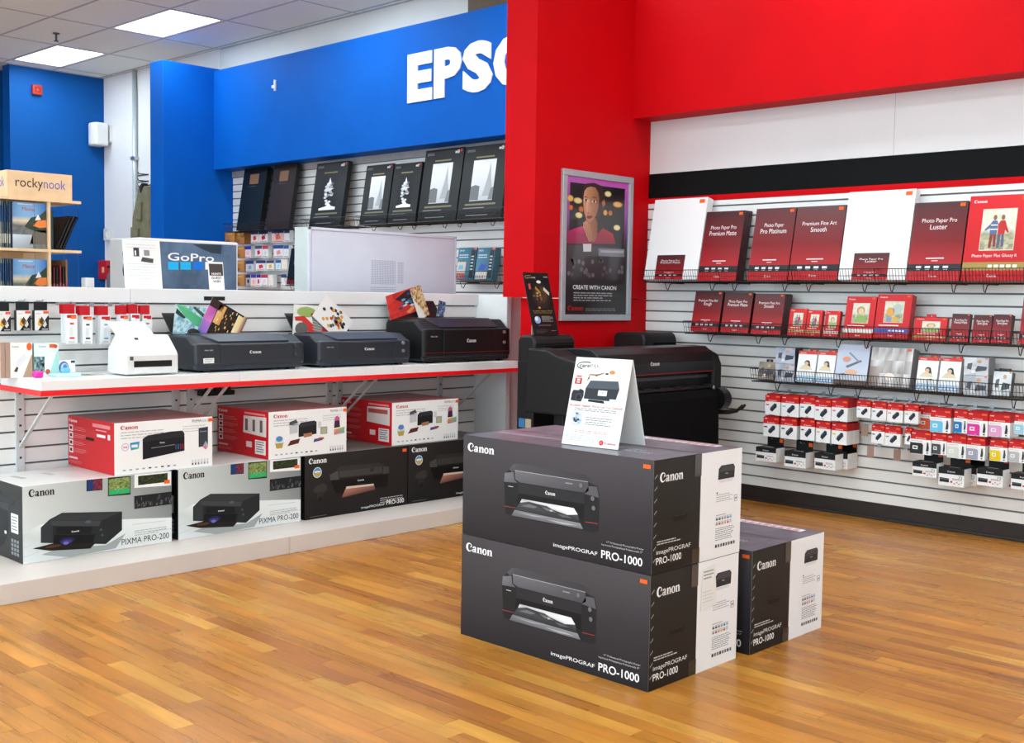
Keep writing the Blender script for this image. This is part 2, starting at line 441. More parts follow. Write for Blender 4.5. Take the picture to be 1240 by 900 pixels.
for i, j in sorted(lamp_cells):
    if XBACK - 0.3 < GX[i] and GX[i + 1] < XR and YL < GY[j + 1]: lamp(i, j)

# long wall behind both displays, back wall, unseen walls
wall = struct(MB().box(XBACK - 0.6, XR, YW, YW + 0.15, 0, ZC + 0.1).build('wall_right', M_offwhite))
wb = MB().box(XBACK - 0.2, XBACK, onx(12, 150, XBACK).y, YW, 0, ZC + 0.03)
struct(wb.build('wall_back', M_blueback))
struct(MB().box(XBACK - 0.6, XBACK - 0.5, YL, YW, 0, ZC + 0.03).build('wall_recess', M_blueback))
# street side behind the camera: a glazed shop front lets the daylight in
WX0, WX1, WZ0, WZ1 = -9.5, 2.7, 0.35, 3.45
wl = struct(MB().box(XBACK - 0.6, WX0, YL - 0.1, YL, 0, ZC + 0.1).build('wall_left', M_wallwhite))
MB().box(WX1, XR, YL - 0.1, YL, 0, ZC + 0.1).build('wall_pier', M_wallwhite, wl)
MB().box(WX0, WX1, YL - 0.1, YL, 0, WZ0).build('wall_sill', M_wallwhite, wl)
MB().box(WX0, WX1, YL - 0.1, YL, WZ1, ZC + 0.1).build('wall_head', M_wallwhite, wl)
w1 = MB().box(WX0, WX1, YL - 0.08, YL - 0.02, WZ0, WZ0 + 0.05).build('window_1', M_alu)
struct(w1)
for k in range(9):
    x = WX0 + (WX1 - WX0) * k / 8
    MB().box(x - 0.025, x + 0.025, YL - 0.08, YL - 0.02, WZ0, WZ1).build('mullion', M_alu, w1)
pd = bpy.data.lights.new('window_portal', 'AREA'); pd.shape = 'RECTANGLE'; pd.size = WX1 - WX0; pd.size_y = WZ1 - WZ0; pd.cycles.is_portal = True
po = bpy.data.objects.new('window_portal', pd); COL.objects.link(po); po.parent = w1; po.location = ((WX0 + WX1) / 2, YL - 0.09, (WZ0 + WZ1) / 2); po.rotation_euler = (math.radians(90), 0, 0)
struct(MB().box(XR, XR + 0.1, YL, YW, 0, ZC + 0.1).build('wall_front', M_wallwhite))
# white painted stretch in the far corner
struct(MB().box(XBACK, XB - 0.27, YW - 0.02, YW, 0, ZC).build('wall_corner', M_wallwhite))
# red fin and fascia
fin = struct(MB().box(-5.571, XP, YP, YW, 1.405, TOPF).build('wall_red_fin', M_red))
MB().box(-5.445, XP - 0.002, YP + 0.05, YW, 0, 1.40).build('lower_panel', M_red, fin)
MB().box(XP, -0.6, 6.736, YW, 2.733, TOPF).build('fascia', M_red, fin)
# blue column and fascia
bcol = struct(MB().box(-11.24, XB, YB, YW, 0, 3.806).build('wall_blue_column', M_blue, bevel=0.006))
fas = MB().box(XB, -5.571, 6.705, YW, 2.725, 3.775).build('fascia', M_blue, bcol)
# band above the red wall display
struct(MB().box(XP, -0.6, YW - 0.012, YW, 2.343, 2.733).build('trim_1', mat('upper white panel', '#dedddf', 0.4, spec=0.35, var=(3, 0.02))))
xs = xat(1083, YW - 0.012, 2.5)
struct(MB().box(xs - 0.0015, xs + 0.0015, YW - 0.0125, YW - 0.01, 2.345, 2.73).build('trim_2', mat('panel seam', '#a9a8aa', 0.6, var=(9, 0.05))))
struct(MB().box(XP, -0.6, YW - 0.02, YW, 2.161, 2.343).build('trim_3', M_blacktrim))
struct(MB().box(XP, -0.6, YW - 0.024, YW, 2.123, 2.161).build('trim_4', M_red))
struct(MB().prism([(YW - 0.012, 0), (YW, 0), (YW, 0.109), (YW - 0.012, 0.109)], 'x', XP, XR).build('baseboard_right', M_baseboard, bevel=0.003))
struct(MB().box(XP, XR, YW - 0.03, YW - 0.012, 0, 0.018).build('baseboard_shoe', M_baseboard, bevel=0.004))

# slat boards: every slat is a piece of its own
SL = {}
def slats(parent, axis, plane, splits, z0, z1, pitch, phase, gap=0.0115, th=0.014, m=None):
    """plane: face of the slats; they stand th proud of a recessed backing"""
    m = m or M_slat
    k0 = math.ceil((z0 - phase) / pitch) - 1
    for a0, a1 in zip(splits[:-1], splits[1:]):
        k = k0
        while phase + k * pitch < z1:
            lo = max(phase + k * pitch + gap / 2, z0); hi = min(phase + (k + 1) * pitch - gap / 2, z1); k += 1
            if hi - lo < 0.008: continue
            key = (axis, round(a1 - a0, 4), round(hi - lo, 4))
            if key not in SL:
                SL[key] = (MB().box(0.0006, a1 - a0 - 0.0006, 0, th, 0, hi - lo) if axis == 'y' else MB().box(-th, 0, 0.0006, a1 - a0 - 0.0006, 0, hi - lo)).data('slat')
            o = put('slat', SL[key], m, parent)
            o.location = (a0, plane, lo) if axis == 'y' else (plane, a0, lo)
PITCH_W = 0.0762
ph = ony(892, 450 + 128 / 6.426, YW - 0.014).z      # one groove of the red display wall
xseam = xat(1179, YW - 0.014, 2.05)
bk = struct(MB().box(XP, -0.6, YW - 0.006, YW, 0.109, 2.123).build('wall_slat_red_bay', M_groove))
slats(bk, 'y', YW - 0.02, [XP, xseam, -0.6], 0.109, 2.121, PITCH_W, ph)
ph2 = ony(365, 160 + 322 / 6.92, YW - 0.014).z
bk2 = struct(MB().box(XB, -5.571, YW - 0.006, YW, 0.1, 2.725).build('wall_slat_blue_bay', M_groove))
slats(bk2, 'y', YW - 0.02, [XB, -8.6, -6.2, -5.571], 0.9, 2.66, PITCH_W, ph2)
MB().box(XB, -5.571, YW - 0.03, YW - 0.006, 2.66, 2.725).build('top_rail', mat('grey rail', '#a8a6a6', 0.5, var=(10, 0.05)), bk2)

# ================================================================== THE WHITE COUNTER WITH SLAT BACK
def crop(ox, oy, s): return lambda x, y: (ox + x / s, oy + y / s)
def fx(X, Y0, w, z0, h):
    def g(px, py):
        P = onx(px, py, X); return ((P.y - Y0) / w, (P.z - z0) / h)
    return g
def fy(Y, X0, w, z0, h):
    def g(px, py):
        P = ony(px, py, Y); return ((P.x - X0) / w, (P.z - z0) / h)
    return g
XPL = -5.084; ZPL = 0.095; XG = -5.95; YG0 = 1.1; YG1 = 5.797
ZTOP = onx(0, 346.2, -5.93).z; ZL = onx(10, 365.5, -5.93).z
pli = thing('display_plinth', 'low white plinth on the floor under the printer cartons', 'plinth', (0, 0, 0))
gon = thing('slat_counter', 'long white slat back partition with a ledge, behind the desk printers', 'partition', (0, 0, 0))
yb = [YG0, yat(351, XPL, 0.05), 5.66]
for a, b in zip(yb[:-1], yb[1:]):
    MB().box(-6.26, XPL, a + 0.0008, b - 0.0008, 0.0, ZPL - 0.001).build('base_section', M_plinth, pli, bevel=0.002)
MB().box(-6.25, XG - 0.016, YG0, YG1, ZPL, ZTOP - 0.01).build('back_board', M_groove, gon)
ys = yat(158, -5.93, 1.37)
for a, b in ((YG0, ys), (ys, ys + 2.44), (ys + 2.44, YG1)):
    MB().box(-6.27, -5.93, a + 0.0008, b - 0.0008, ZL, ZTOP).build('top_ledge', M_white, gon, bevel=0.003)
gph = onx(18, 386, XG).z
slats(gon, 'x', XG, [YG0, ys, ys + 2.44, YG1], ZPL, ZL - 0.004, 0.0842, gph, gap=0.010, th=0.014)
# end panel with its front edge, and the outer post behind it
enp = thing('end_panel', 'white upright panel closing the end of the slat partition beside the red fin', 'panel', (0, 0, 0))
MB().box(-6.27, -5.64, YG1 + 0.001, YG1 + 0.045, 0.0, ZTOP).build('panel', M_white, enp, bevel=0.002)
MB().box(-6.2, -5.68, YG1 + 0.045, YG1 + 0.20, 0.0, ZTOP).build('post', M_white, enp, bevel=0.002)
bl = onx(247, 359, -5.93); br_ = onx(272, 364, -5.93)
MB().box(-5.931, -5.927, bl.y, br_.y, br_.z, bl.z).build('label_strip', M_black, gon)
for px in (24, 213, 231, 399, 411, 533):
    yy = yat(px, -5.94, 0.75)
    up = MB().box(-5.952, -5.935, yy - 0.022, yy + 0.022, 0.30, 0.95).build('upright', M_rail, gon, bevel=0.002)
    hol = MB()
    for z in [0.86 - 0.0842 * k for k in range(7)]: hol.box(-5.9355, -5.9342, yy - 0.006, yy + 0.006, z, z + 0.011)
    hol.build('slot_row', M_black, up)['kind'] = 'stuff'

# red edged shelf in three lengths
XS = -5.45; ZS0 = 0.893; ZS1 = 0.964; YS0 = 2.383; YS1 = 5.73
sp = [YS0, yat(291, XS, 0.94), yat(477, XS, 0.94), YS1]
slab = ['left open end of the red edged shelf, under the white scanner and paper packs', 'middle length of the white red edged shelf between two seams, under the first black printers', 'far length of the white red edged shelf reaching the end panel']
for k in range(3):
    t = thing('shelf_board', slab[k], 'shelf', (XS, sp[k], ZS0), group='red edged shelf lengths')
    w = sp[k + 1] - sp[k]
    MB().box(-0.482, 0, 0.0008, w - 0.0008, 0, 0.071).build('board', M_white, t, bevel=0.002)
    e = MB().box(-0.001, 0.0035, 0.0, w, -0.004, 0.023)
    if k == 0: e.box(-0.482, 0.0035, -0.0035, 0.0005, -0.004, 0.023)
    if k == 2: e.box(-0.482, 0.0035, w - 0.0005, w + 0.0035, -0.004, 0.023)
    e.build('red_edge', mat('red edge band', '#ee1c22', 0.35, var=(20, 0.03)), t)
    for yy in [yat(px, -5.94, 0.75) - sp[k] for px in (24, 213, 231, 399, 411, 548)]:
        if not 0.01 < yy < w - 0.01: continue
        MB().hexa([(-0.49, yy - 0.008, -0.30), (-0.48, yy - 0.008, -0.31), (-0.48, yy + 0.008, -0.31), (-0.49, yy + 0.008, -0.30)],
                  [(-0.10, yy - 0.008, 0.0), (-0.085, yy - 0.008, 0.0), (-0.085, yy + 0.008, 0.0), (-0.10, yy + 0.008, 0.0)]).build('bracket', M_rail, t)

# power strip under the shelf
t = thing('power_strip', 'black power strip with plugs hanging under the red edged shelf', 'power strip', (-5.9, yat(246, -5.86, 0.83), 0.80))
MB().box(-0.03, 0.03, 0, 0.22, 0, 0.03).build('strip', M_black, t, bevel=0.006)
for k in range(3): MB().box(0.0, 0.035, 0.03 + 0.06 * k, 0.07 + 0.06 * k, 0.018, 0.062).build('plug', M_black, t, bevel=0.008)
MB().tube([(0, 0.22, 0.015), (0, 0.30, 0.03), (-0.01, 0.38, 0.02), (-0.02, 0.5, 0.06), (-0.02, 0.55, 0.09)], 0.004, col='#111').build('cable', M_cable, t) if False else None

# ---------------------------------------------------------------- boxes on the plinth
BX = -5.389; BH = 0.374; BD = 0.46
C5 = crop(0, 560, 5.0)
def art200():
    w, h = 0.78, BH
    g = fx(BX, 2.26, w, ZPL, h)
    def T(*p): return [tuple(clip(k, 0.0, 1.0) for k in g(*C5(x, y))) for x, y in p]
    A = sidex(w, h, 0)
    A.rect(0, 0, 1, 1, ['#d9dddb', '#8b908e', '#7d8280', '#d2d8d6'], 0)
    A.poly(T((133, 440), (245, 375), (560, 352), (560, 575), (133, 627)), ['#cfd4d2', '#e6e9e7', '#dfe2e0', '#c3c8c6', '#dfe3e1'], 1)
    A.poly(T((560, 352), (1043, 333), (1043, 482), (560, 550)), ['#dfe2e0', '#e9ebe9', '#e4e6e4', '#d5d9d7'], 1)
    for x, y, x2, y2 in ((133, 520, 190, 500), (140, 575, 240, 540), (800, 375, 1000, 352), (900, 420, 1040, 400)): A.poly(T((x, y), (x2, y2), (x2, y2 + 3), (x, y + 3)), '#c2c5c3', 2)
    # four framed pictures on the wall of the picture
    A.poly(T((523, 103), (620, 96), (620, 168), (523, 176)), '#23222a', 2)
    a, b = T((528, 172))[0], T((616, 100))[0]
    R_ = random.Random(3)
    A.cells(a[0], a[1], b[0], b[1], 6, 4, lambda i, j: mix('#1c3c78' if i < 3 else '#6a1f2c', '#d04a50' if (i + j) % 3 == 0 and i > 2 else '#20385c', 0.5 * R_.random()), 3)
    A.poly(T((653, 92), (790, 83), (790, 195), (653, 206)), '#20261f', 2)
    a, b = T((658, 200))[0], T((785, 88))[0]
    A.cells(a[0], a[1], b[0], b[1], 8, 8, lambda i, j: mix('#3dbd78', '#2f9a5c', R_.random()) if j < 3 else mix('#3d5a2c', '#a5b56a', R_.random()), 3)
    A.poly(T((813, 72), (1035, 55), (1035, 140), (813, 155)), '#f2f2f0', 2)
    a, b = T((835, 139))[0], T((1014, 64))[0]
    A.cells(a[0], a[1], b[0], b[1], 9, 6, lambda i, j: mix('#171d14', '#4d5a38', R_.random() ** 2), 3)
    a, b = T((812, 283))[0], T((1043, 176))[0]
    A.rect(a[0], a[1], min(b[0], 1), b[1], '#202124', 2)
    for k in range(40):
        u_, v_ = R_.random(), R_.random() ** 2 * 0.6 + 0.1
        x = a[0] + (b[0] - a[0]) * u_; y = a[1] + (b[1] - a[1]) * v_
        A.rect(x, y, x + 0.006, y + 0.012 + 0.05 * R_.random(), mix('#3a3b3e', '#77787c', R_.random()), 3)
    # the printer
    A.poly(T((250, 560), (330, 530), (640, 500), (760, 430), (700, 520), (420, 575)), '#9ea3a1', 2)
    A.poly(T((246, 395), (300, 345), (375, 305), (738, 298), (738, 410), (640, 495), (246, 488)), '#242628', 3)
    A.poly(T((300, 350), (375, 307), (735, 300), (610, 352)), '#35383a', 4)
    A.poly(T((300, 352), (610, 354), (600, 386), (302, 384)), '#3d4043', 4)
    A.poly(T((248, 396), (300, 352), (318, 384), (318, 488), (262, 488), (247, 478)), '#313437', 4)
    A.poly(T((340, 392), (555, 388), (553, 432), (342, 436)), '#17181a', 4)
    A.poly(T((330, 440), (575, 436), (560, 500), (320, 500)), '#0e0f12', 4)
    A.poly(T((195, 522), (330, 488), (575, 490), (545, 522), (300, 535)), '#1c1714', 5)
    A.ell(*T((405, 472))[0], 0.05, 0.04, '#1e1f44', 6); A.ell(*T((402, 480))[0], 0.036, 0.03, '#343672', 7); A.ell(*T((398, 488))[0], 0.018, 0.022, '#6a66b0', 8)
    A.ell(*T((320, 508))[0], 0.05, 0.018, '#53321e', 6)
    for q in ((610, 408), (618, 440)): A.disc(*T(q)[0], 0.008, '#4a4d51', 5)
    A.ell(*T((532, 360))[0], 0.02, 0.02, '#55595e', 5)
    p, q = T((432, 425))[0], T((478, 425))[0]; A.logo(p[0], p[1], 0.022, '#f4f4f4', 6, fit=q[0] - p[0])
    p, q, r_ = T((172, 212), (330, 190), (172, 172)); A.logo(p[0], p[1], 0.098, '#16181a', 3, fit=q[0] - p[0])
    p, q = T((736, 500))[0], T((1022, 462))[0]; A.text('PIXMA PRO-200', p[0], p[1] - 0.004, 0.083, '#2a2c2e', 4, fit=q[0] - p[0])
    A.lines(0.73, 0.97, T((1000, 392))[0][1], 3, 0.028, 0.008, '#9a9d9b', 4)
    return A
def art300(badge=True):
    w, h = 0.78, BH
    g = fx(BX, 3.887, w, ZPL, h); Cc = crop(200, 470, 3.351)
    def T(*p): return [tuple(clip(k, 0.0, 1.0) for k in g(*Cc(x, y))) for x, y in p]
    A = sidex(w, h, 0)
    A.rect(0, 0, 1, 1, ['#171414', '#1f1a18', '#2a2524', '#2e2c2b'], 0)
    A.poly(T((695, 330), (705, 318), (870, 303), (890, 315), (885, 322), (700, 338)), '#34312f', 1)
    A.poly(T((668, 352), (700, 335), (705, 372), (670, 374)), '#4b4846', 1)
    A.poly(T((705, 338), (878, 318), (884, 345), (705, 364)), '#3f3d3b', 2)
    A.poly(T((884, 320), (908, 318), (908, 345), (884, 350)), '#45413e', 1)
    A.poly(T((672, 375), (905, 348), (900, 400), (690, 430)), '#100d0c', 1)
    A.ell(*T((838, 332))[0], 0.022, 0.03, '#2a2827', 3)
    A.poly(T((735, 400), (845, 388), (852, 412), (716, 445)), ['#c58a72', '#9a6a5c', '#5a3a34', '#7c4c42'], 3)
    A.poly(T((735, 400), (845, 388), (846, 395), (733, 409)), '#d8c3b4', 4)
    p, q = T((780, 378))[0], T((806, 378))[0]; A.logo(p[0], p[1], 0.026, '#efefef', 4, fit=q[0] - p[0])
    # camera beside it
    A.poly(T((600, 412), (612, 398), (640, 385), (656, 392), (656, 415), (640, 425), (604, 425)), '#38332f', 2)
    A.ell(*T((628, 440))[0], 0.03, 0.075, '#2a2624', 3); A.ell(*T((628, 452))[0], 0.022, 0.045, '#151211', 4)
    p, q = T((582, 310))[0], T((655, 302))[0]; A.logo(p[0], p[1], 0.085, '#f6f6f6', 3, fit=q[0] - p[0])
    c_ = T((617, 343))[0]
    A.disc(c_[0], c_[1], 0.040, '#e9eef0', 3); A.disc(c_[0], c_[1], 0.035, '#4f8fc4', 4)
    A.ell(c_[0], c_[1] - 0.03, 0.03, 0.035, '#c2a548', 5); A.ell(c_[0], c_[1] + 0.01, 0.03, 0.016, '#f2f2ea', 5)
    p, q = T((897, 474))[0], T((968, 464))[0]; A.text('PRO-300', p[0], p[1], 0.075, '#f4f4f4', 3, bold=0.008, fit=q[0] - p[0])
    p, q = T((795, 490))[0], T((890, 474))[0]; A.text('imagePROGRAF', p[0], p[1], 0.036, '#e0e0e0', 3, bold=0.004, fit=q[0] - p[0])
    A.lines(0.72, 0.96, T((950, 438))[0][1], 3, 0.034, 0.012, '#b8b6b4', 3)
    A.rect(0.045, 0.035, 0.2, 0.04, '#8a8886', 3)
    return A
me200 = art200().mb.data('front_print'); me300 = art300().mb.data('front_print')
slots = [(2.26, '200', 'white and grey printer carton standing at the open end of the plinth', True),
         (3.078, '200', 'white and grey printer carton wedged between its twin and a black carton', False),
         (3.887, '300', 'black printer carton with round badge, fully in view beside a grey carton', True),
         (4.674, '300', 'black printer carton with round badge, half hidden by the dark carton stack', False)]
for y0, kind, lab, first in slots:
    t = thing('printer_carton', lab, 'box', (BX, y0, ZPL), group='printer cartons on the plinth')
    if kind == '200':
        body = MB().box(-BD, 0, 0, 0.78, 0, BH, '#dfe3e2', {'-y': '#1b1c1e', '+y': '#1b1c1e', '+z': '#e4e6e4', '-z': '#555'})
        body.build('carton', M_gloss, t, bevel=0.0025)
        put('front_print', me200, M_print, t)
        S = leftx(BD, BH, -BD, 0, 0)
        S.ell(0.35, 0.5, 0.3, 0.4, '#2b2c2f', 0); S.poly([(0.1, 0.75), (0.8, 0.72), (0.85, 0.8), (0.15, 0.86)], '#34363a', 1); S.ell(0.55, 0.68, 0.14, 0.05, '#404247', 2)
        S.rect(0.72, 0.37, 0.9, 0.62, '#e8e8e6', 2); S.lines(0.74, 0.88, 0.57, 5, 0.04, 0.012, '#55585a', 3)
        S.rect(0.55, 0.32, 0.6, 0.36, '#e8e8e6', 2)
        for i in range(3):
            for j in range(4): S.rect(0.72 + 0.07 * i, 0.08 + 0.055 * j, 0.77 + 0.07 * i, 0.12 + 0.055 * j, '#8f9295', 2)
        S.build('side_print', t)
        K = topz(BD, 0.78, -BD, 0, BH)
        K.poly([(0.25, 0.1), (0.5, 0.12), (0.5, 0.16), (0.25, 0.14)], '#b9bcba', 0); K.poly([(0.25, 0.3), (0.45, 0.32), (0.45, 0.36), (0.25, 0.34)], '#c4c7c5', 0)
        K.build('top_print', t)
    else:
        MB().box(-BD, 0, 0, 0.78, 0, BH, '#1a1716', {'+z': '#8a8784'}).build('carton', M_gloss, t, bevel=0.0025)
        put('front_print', me300, M_print, t)
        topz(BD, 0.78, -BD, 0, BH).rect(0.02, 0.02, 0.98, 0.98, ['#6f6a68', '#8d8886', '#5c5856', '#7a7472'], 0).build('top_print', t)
    if y0 != slots[3][0]:
        zz = 0.86 if kind == '200' else 0.93
        MB().box(0.0022, 0.0030, 0.78 * 0.945, 0.78 * 0.985, BH * (zz - 0.03), BH * (zz + 0.02)).build('price_sticker', M_sticker, t)

# ---------------------------------------------------------------- red and white cartons on top of them
RZ = ZPL + BH + 0.001
C636 = crop(60, 480, 5.636)
def red_carton(cBL, cBR, cTL, back, kind, lab):
    P0 = onz(*cBL, RZ); X = P0.x; Y0 = P0.y
    w = yat(cBR[0], X, RZ) - Y0; h = onx(*cTL, X).z - RZ
    D = min(0.53, -(XG + 0.024) + X)
    t = thing('printer_carton', lab, 'box', (X, Y0, RZ), group='red and white printer cartons')
    MB().box(-D, 0, 0, w, 0, h, '#f4f4f3', {'-y': '#c8141e', '+y': '#c8141e', '+z': '#9c5256', '-z': '#888'}).build('carton', M_gloss, t, bevel=0.002)  # top face tinted pinkish brown to paint in its glossy reflection
    A = sidex(w, h, 0)
    A.logo(0.06, 0.865, 0.075, '#c4202a', 1, fit=0.17)
    A.lines(0.06, 0.5, 0.80, 3, 0.055, 0.016, '#b9babd', 1)
    A.text('PIXMA', 0.78, 0.905, 0.055, '#4a4c50', 1, fit=0.1); A.text('G620' if kind == 0 else 'G7020', 0.885, 0.905, 0.055, '#aeb0b4', 1, fit=0.09)
    A.lines(0.68, 0.94, 0.83, 3, 0.05, 0.013, '#c4c5c8', 1, 4)
    for k in range(9): A.rect(0.08 + 0.063 * k, 0.075, 0.108 + 0.063 * k, 0.10, '#33353a' if k in (4, 6, 7) else '#a5a7ab', 1)
    for k, c in enumerate(('#3c4046', '#3c4046', '#6f747a', '#a9adb2', '#8a8fc4', '#c8b94a')):
        A.rect(0.775 + 0.032 * k, 0.055, 0.795 + 0.032 * k, 0.16, '#d9dbde', 1); A.rect(0.778 + 0.032 * k, 0.055, 0.792 + 0.032 * k, 0.095, c, 2)
    if kind == 0:
        A.disc(0.105, 0.53, 0.036, '#c39ac4', 1); A.disc(0.105, 0.53, 0.031, '#f2f0f2', 2); A.rect(0.085, 0.51, 0.125, 0.545, '#d9a6b4', 3)
        A.poly([(0.16, 0.46), (0.235, 0.48), (0.245, 0.62), (0.15, 0.60)], ['#2f8fc0', '#5cbf62', '#3aa0d4', '#2a6fc0'], 1); A.rect(0.165, 0.51, 0.225, 0.565, '#e2f0f4', 2)
        A.poly([(0.275, 0.26), (0.70, 0.36), (0.70, 0.70), (0.68, 0.76), (0.56, 0.76), (0.32, 0.72), (0.275, 0.66)], '#2b2b30', 1)
        A.poly([(0.275, 0.26), (0.70, 0.36), (0.70, 0.64), (0.275, 0.60)], '#1d1d21', 2)
        A.poly([(0.36, 0.46), (0.60, 0.49), (0.60, 0.505), (0.36, 0.475)], '#7d7f86', 3)
        A.logo(0.445, 0.545, 0.03, '#e8e8ea', 3, fit=0.05)
        for k, c in enumerate(('#3c4a78', '#2c6a9a', '#8a2c4c', '#9a2c2c')): A.rect(0.605 + 0.024 * k, 0.40, 0.617 + 0.024 * k, 0.5, c, 3)
        A.poly([(0.85, 0.40), (0.95, 0.42), (0.95, 0.80), (0.85, 0.78)], '#3c4048', 1); A.rect(0.865, 0.70, 0.935, 0.72, '#8a8f98', 2)
        A.poly([(0.89, 0.40), (0.925, 0.52), (0.955, 0.40), (0.925, 0.34)], ['#e878a8', '#40b8d8', '#f0d850', '#d84a88'], 3)
    else:
        A.disc(0.13, 0.35, 0.055, '#d6e4ee', 1); A.poly([(0.08, 0.33), (0.18, 0.33), (0.165, 0.22), (0.095, 0.22)], '#b9a04c', 2); A.ell(0.13, 0.42, 0.042, 0.06, '#5c88c0', 2)
        A.poly([(0.26, 0.50), (0.36, 0.52), (0.36, 0.76), (0.25, 0.72)], '#c9ccd0', 1); A.poly([(0.25, 0.70), (0.36, 0.73), (0.34, 0.80), (0.26, 0.76)], '#4a4d52', 2)
        A.poly([(0.37, 0.42), (0.60, 0.46), (0.60, 0.72), (0.57, 0.75), (0.40, 0.73), (0.37, 0.67)], '#222226', 1); A.poly([(0.37, 0.62), (0.60, 0.66), (0.57, 0.75), (0.40, 0.73)], '#34343a', 2)
        A.poly([(0.44, 0.40), (0.54, 0.42), (0.54, 0.50), (0.43, 0.48)], '#b07858', 3)
        A.poly([(0.23, 0.25), (0.37, 0.29), (0.39, 0.39), (0.27, 0.36)], '#5c2c24', 1)
        A.rect(0.65, 0.44, 0.74, 0.60, '#8fa4a8', 1); A.rect(0.665, 0.46, 0.725, 0.575, '#c4b48c', 2); A.rect(0.62, 0.58, 0.66, 0.72, '#d8dade', 1)
        A.poly([(0.56, 0.28), (0.68, 0.31), (0.66, 0.36), (0.57, 0.35)], '#47498c', 1); A.poly([(0.62, 0.32), (0.7, 0.33), (0.69, 0.37), (0.63, 0.37)], '#a04434', 2)
        A.poly([(0.83, 0.55), (0.91, 0.56), (0.90, 0.78), (0.84, 0.77)], '#4a2a44', 1); A.poly([(0.84, 0.70), (0.9, 0.72), (0.88, 0.82), (0.85, 0.8)], '#d0608c', 2)
        A.poly([(0.83, 0.40), (0.97, 0.43), (0.97, 0.56), (0.83, 0.52)], ['#e05a80', '#46a8d0', '#7cc46c', '#e8b050'], 2)
    A.build('front_print', t)
    S = leftx(D, h, -D, 0, 0)
    S.logo(0.03, 0.88, 0.06, '#f2dede', 1, fit=0.18)
    for k in range(4): S.rect(0.03, 0.70 - 0.145 * k, 0.12, 0.82 - 0.145 * k, '#e9d3d3', 1); S.rect(0.05, 0.73 - 0.145 * k, 0.10, 0.79 - 0.145 * k, '#5a1a1e', 2); S.lines(0.14, 0.42, 0.79 - 0.145 * k, 3, 0.03, 0.009, '#dc8a8e', 1, k)
    S.rect(0.03, 0.15, 0.22, 0.19, '#e8b4b6', 1); S.lines(0.03, 0.35, 0.10, 2, 0.03, 0.009, '#dc8a8e', 1, 9)
    if kind == 0:
        S.rect(0.4, 0.58, 0.58, 0.635, '#2a0c0e', 1); S.rect(0.55, 0.86, 0.92, 0.93, '#e08a8e', 1); S.rect(0.64, 0.68, 0.82, 0.735, '#f4e4e4', 1); S.rect(0.87, 0.66, 0.92, 0.76, '#f4e4e4', 1); S.lines(0.62, 0.85, 0.8, 1, 0.1, 0.02, '#e9b8ba', 1)
    else:
        S.poly([(0.52, 0.50), (0.96, 0.46), (0.96, 0.88), (0.53, 0.86)], '#ded6d2', 1)
        if kind == 1:
            for k in range(3): S.rect(0.56 + 0.14 * k, 0.55, 0.61 + 0.14 * k, 0.80, '#6a6262', 2)
        else: S.rect(0.55, 0.72, 0.92, 0.82, '#b4534c', 2)
        S.rect(0.75, 0.08, 0.95, 0.38, '#ece6e4', 1); S.lines(0.77, 0.93, 0.33, 5, 0.05, 0.02, '#4a4446', 2, 3); S.rect(0.58, 0.2, 0.69, 0.32, '#e4d2d2', 1)
        S.rect(0.55, 0.90, 0.94, 0.945, '#e08a8e', 1)
    S.build('side_print', t)
    MB().box(-0.001, 0.0028, w * 0.955, w * 1.001, h * 0.90, h * 0.965).build('price_sticker', M_sticker, t)
red_carton(C636(443, 545), C636(1112, 480), C636(443, 185), 0, 0, 'red and white printer carton showing one wide black printer, lying on the grey carton')
Cr2 = crop(200, 440, 5.636)
red_carton(Cr2(705, 660), Cr2(1237, 605), Cr2(705, 335), 0, 1, 'red and white printer carton with barcode labels on its red end')
Cr3 = crop(380, 430, 4.738)
red_carton(Cr3(447, 523), Cr3(827, 492), Cr3(455, 275), 0, 2, 'red and white printer carton with pink shipping label, next to the end panel')

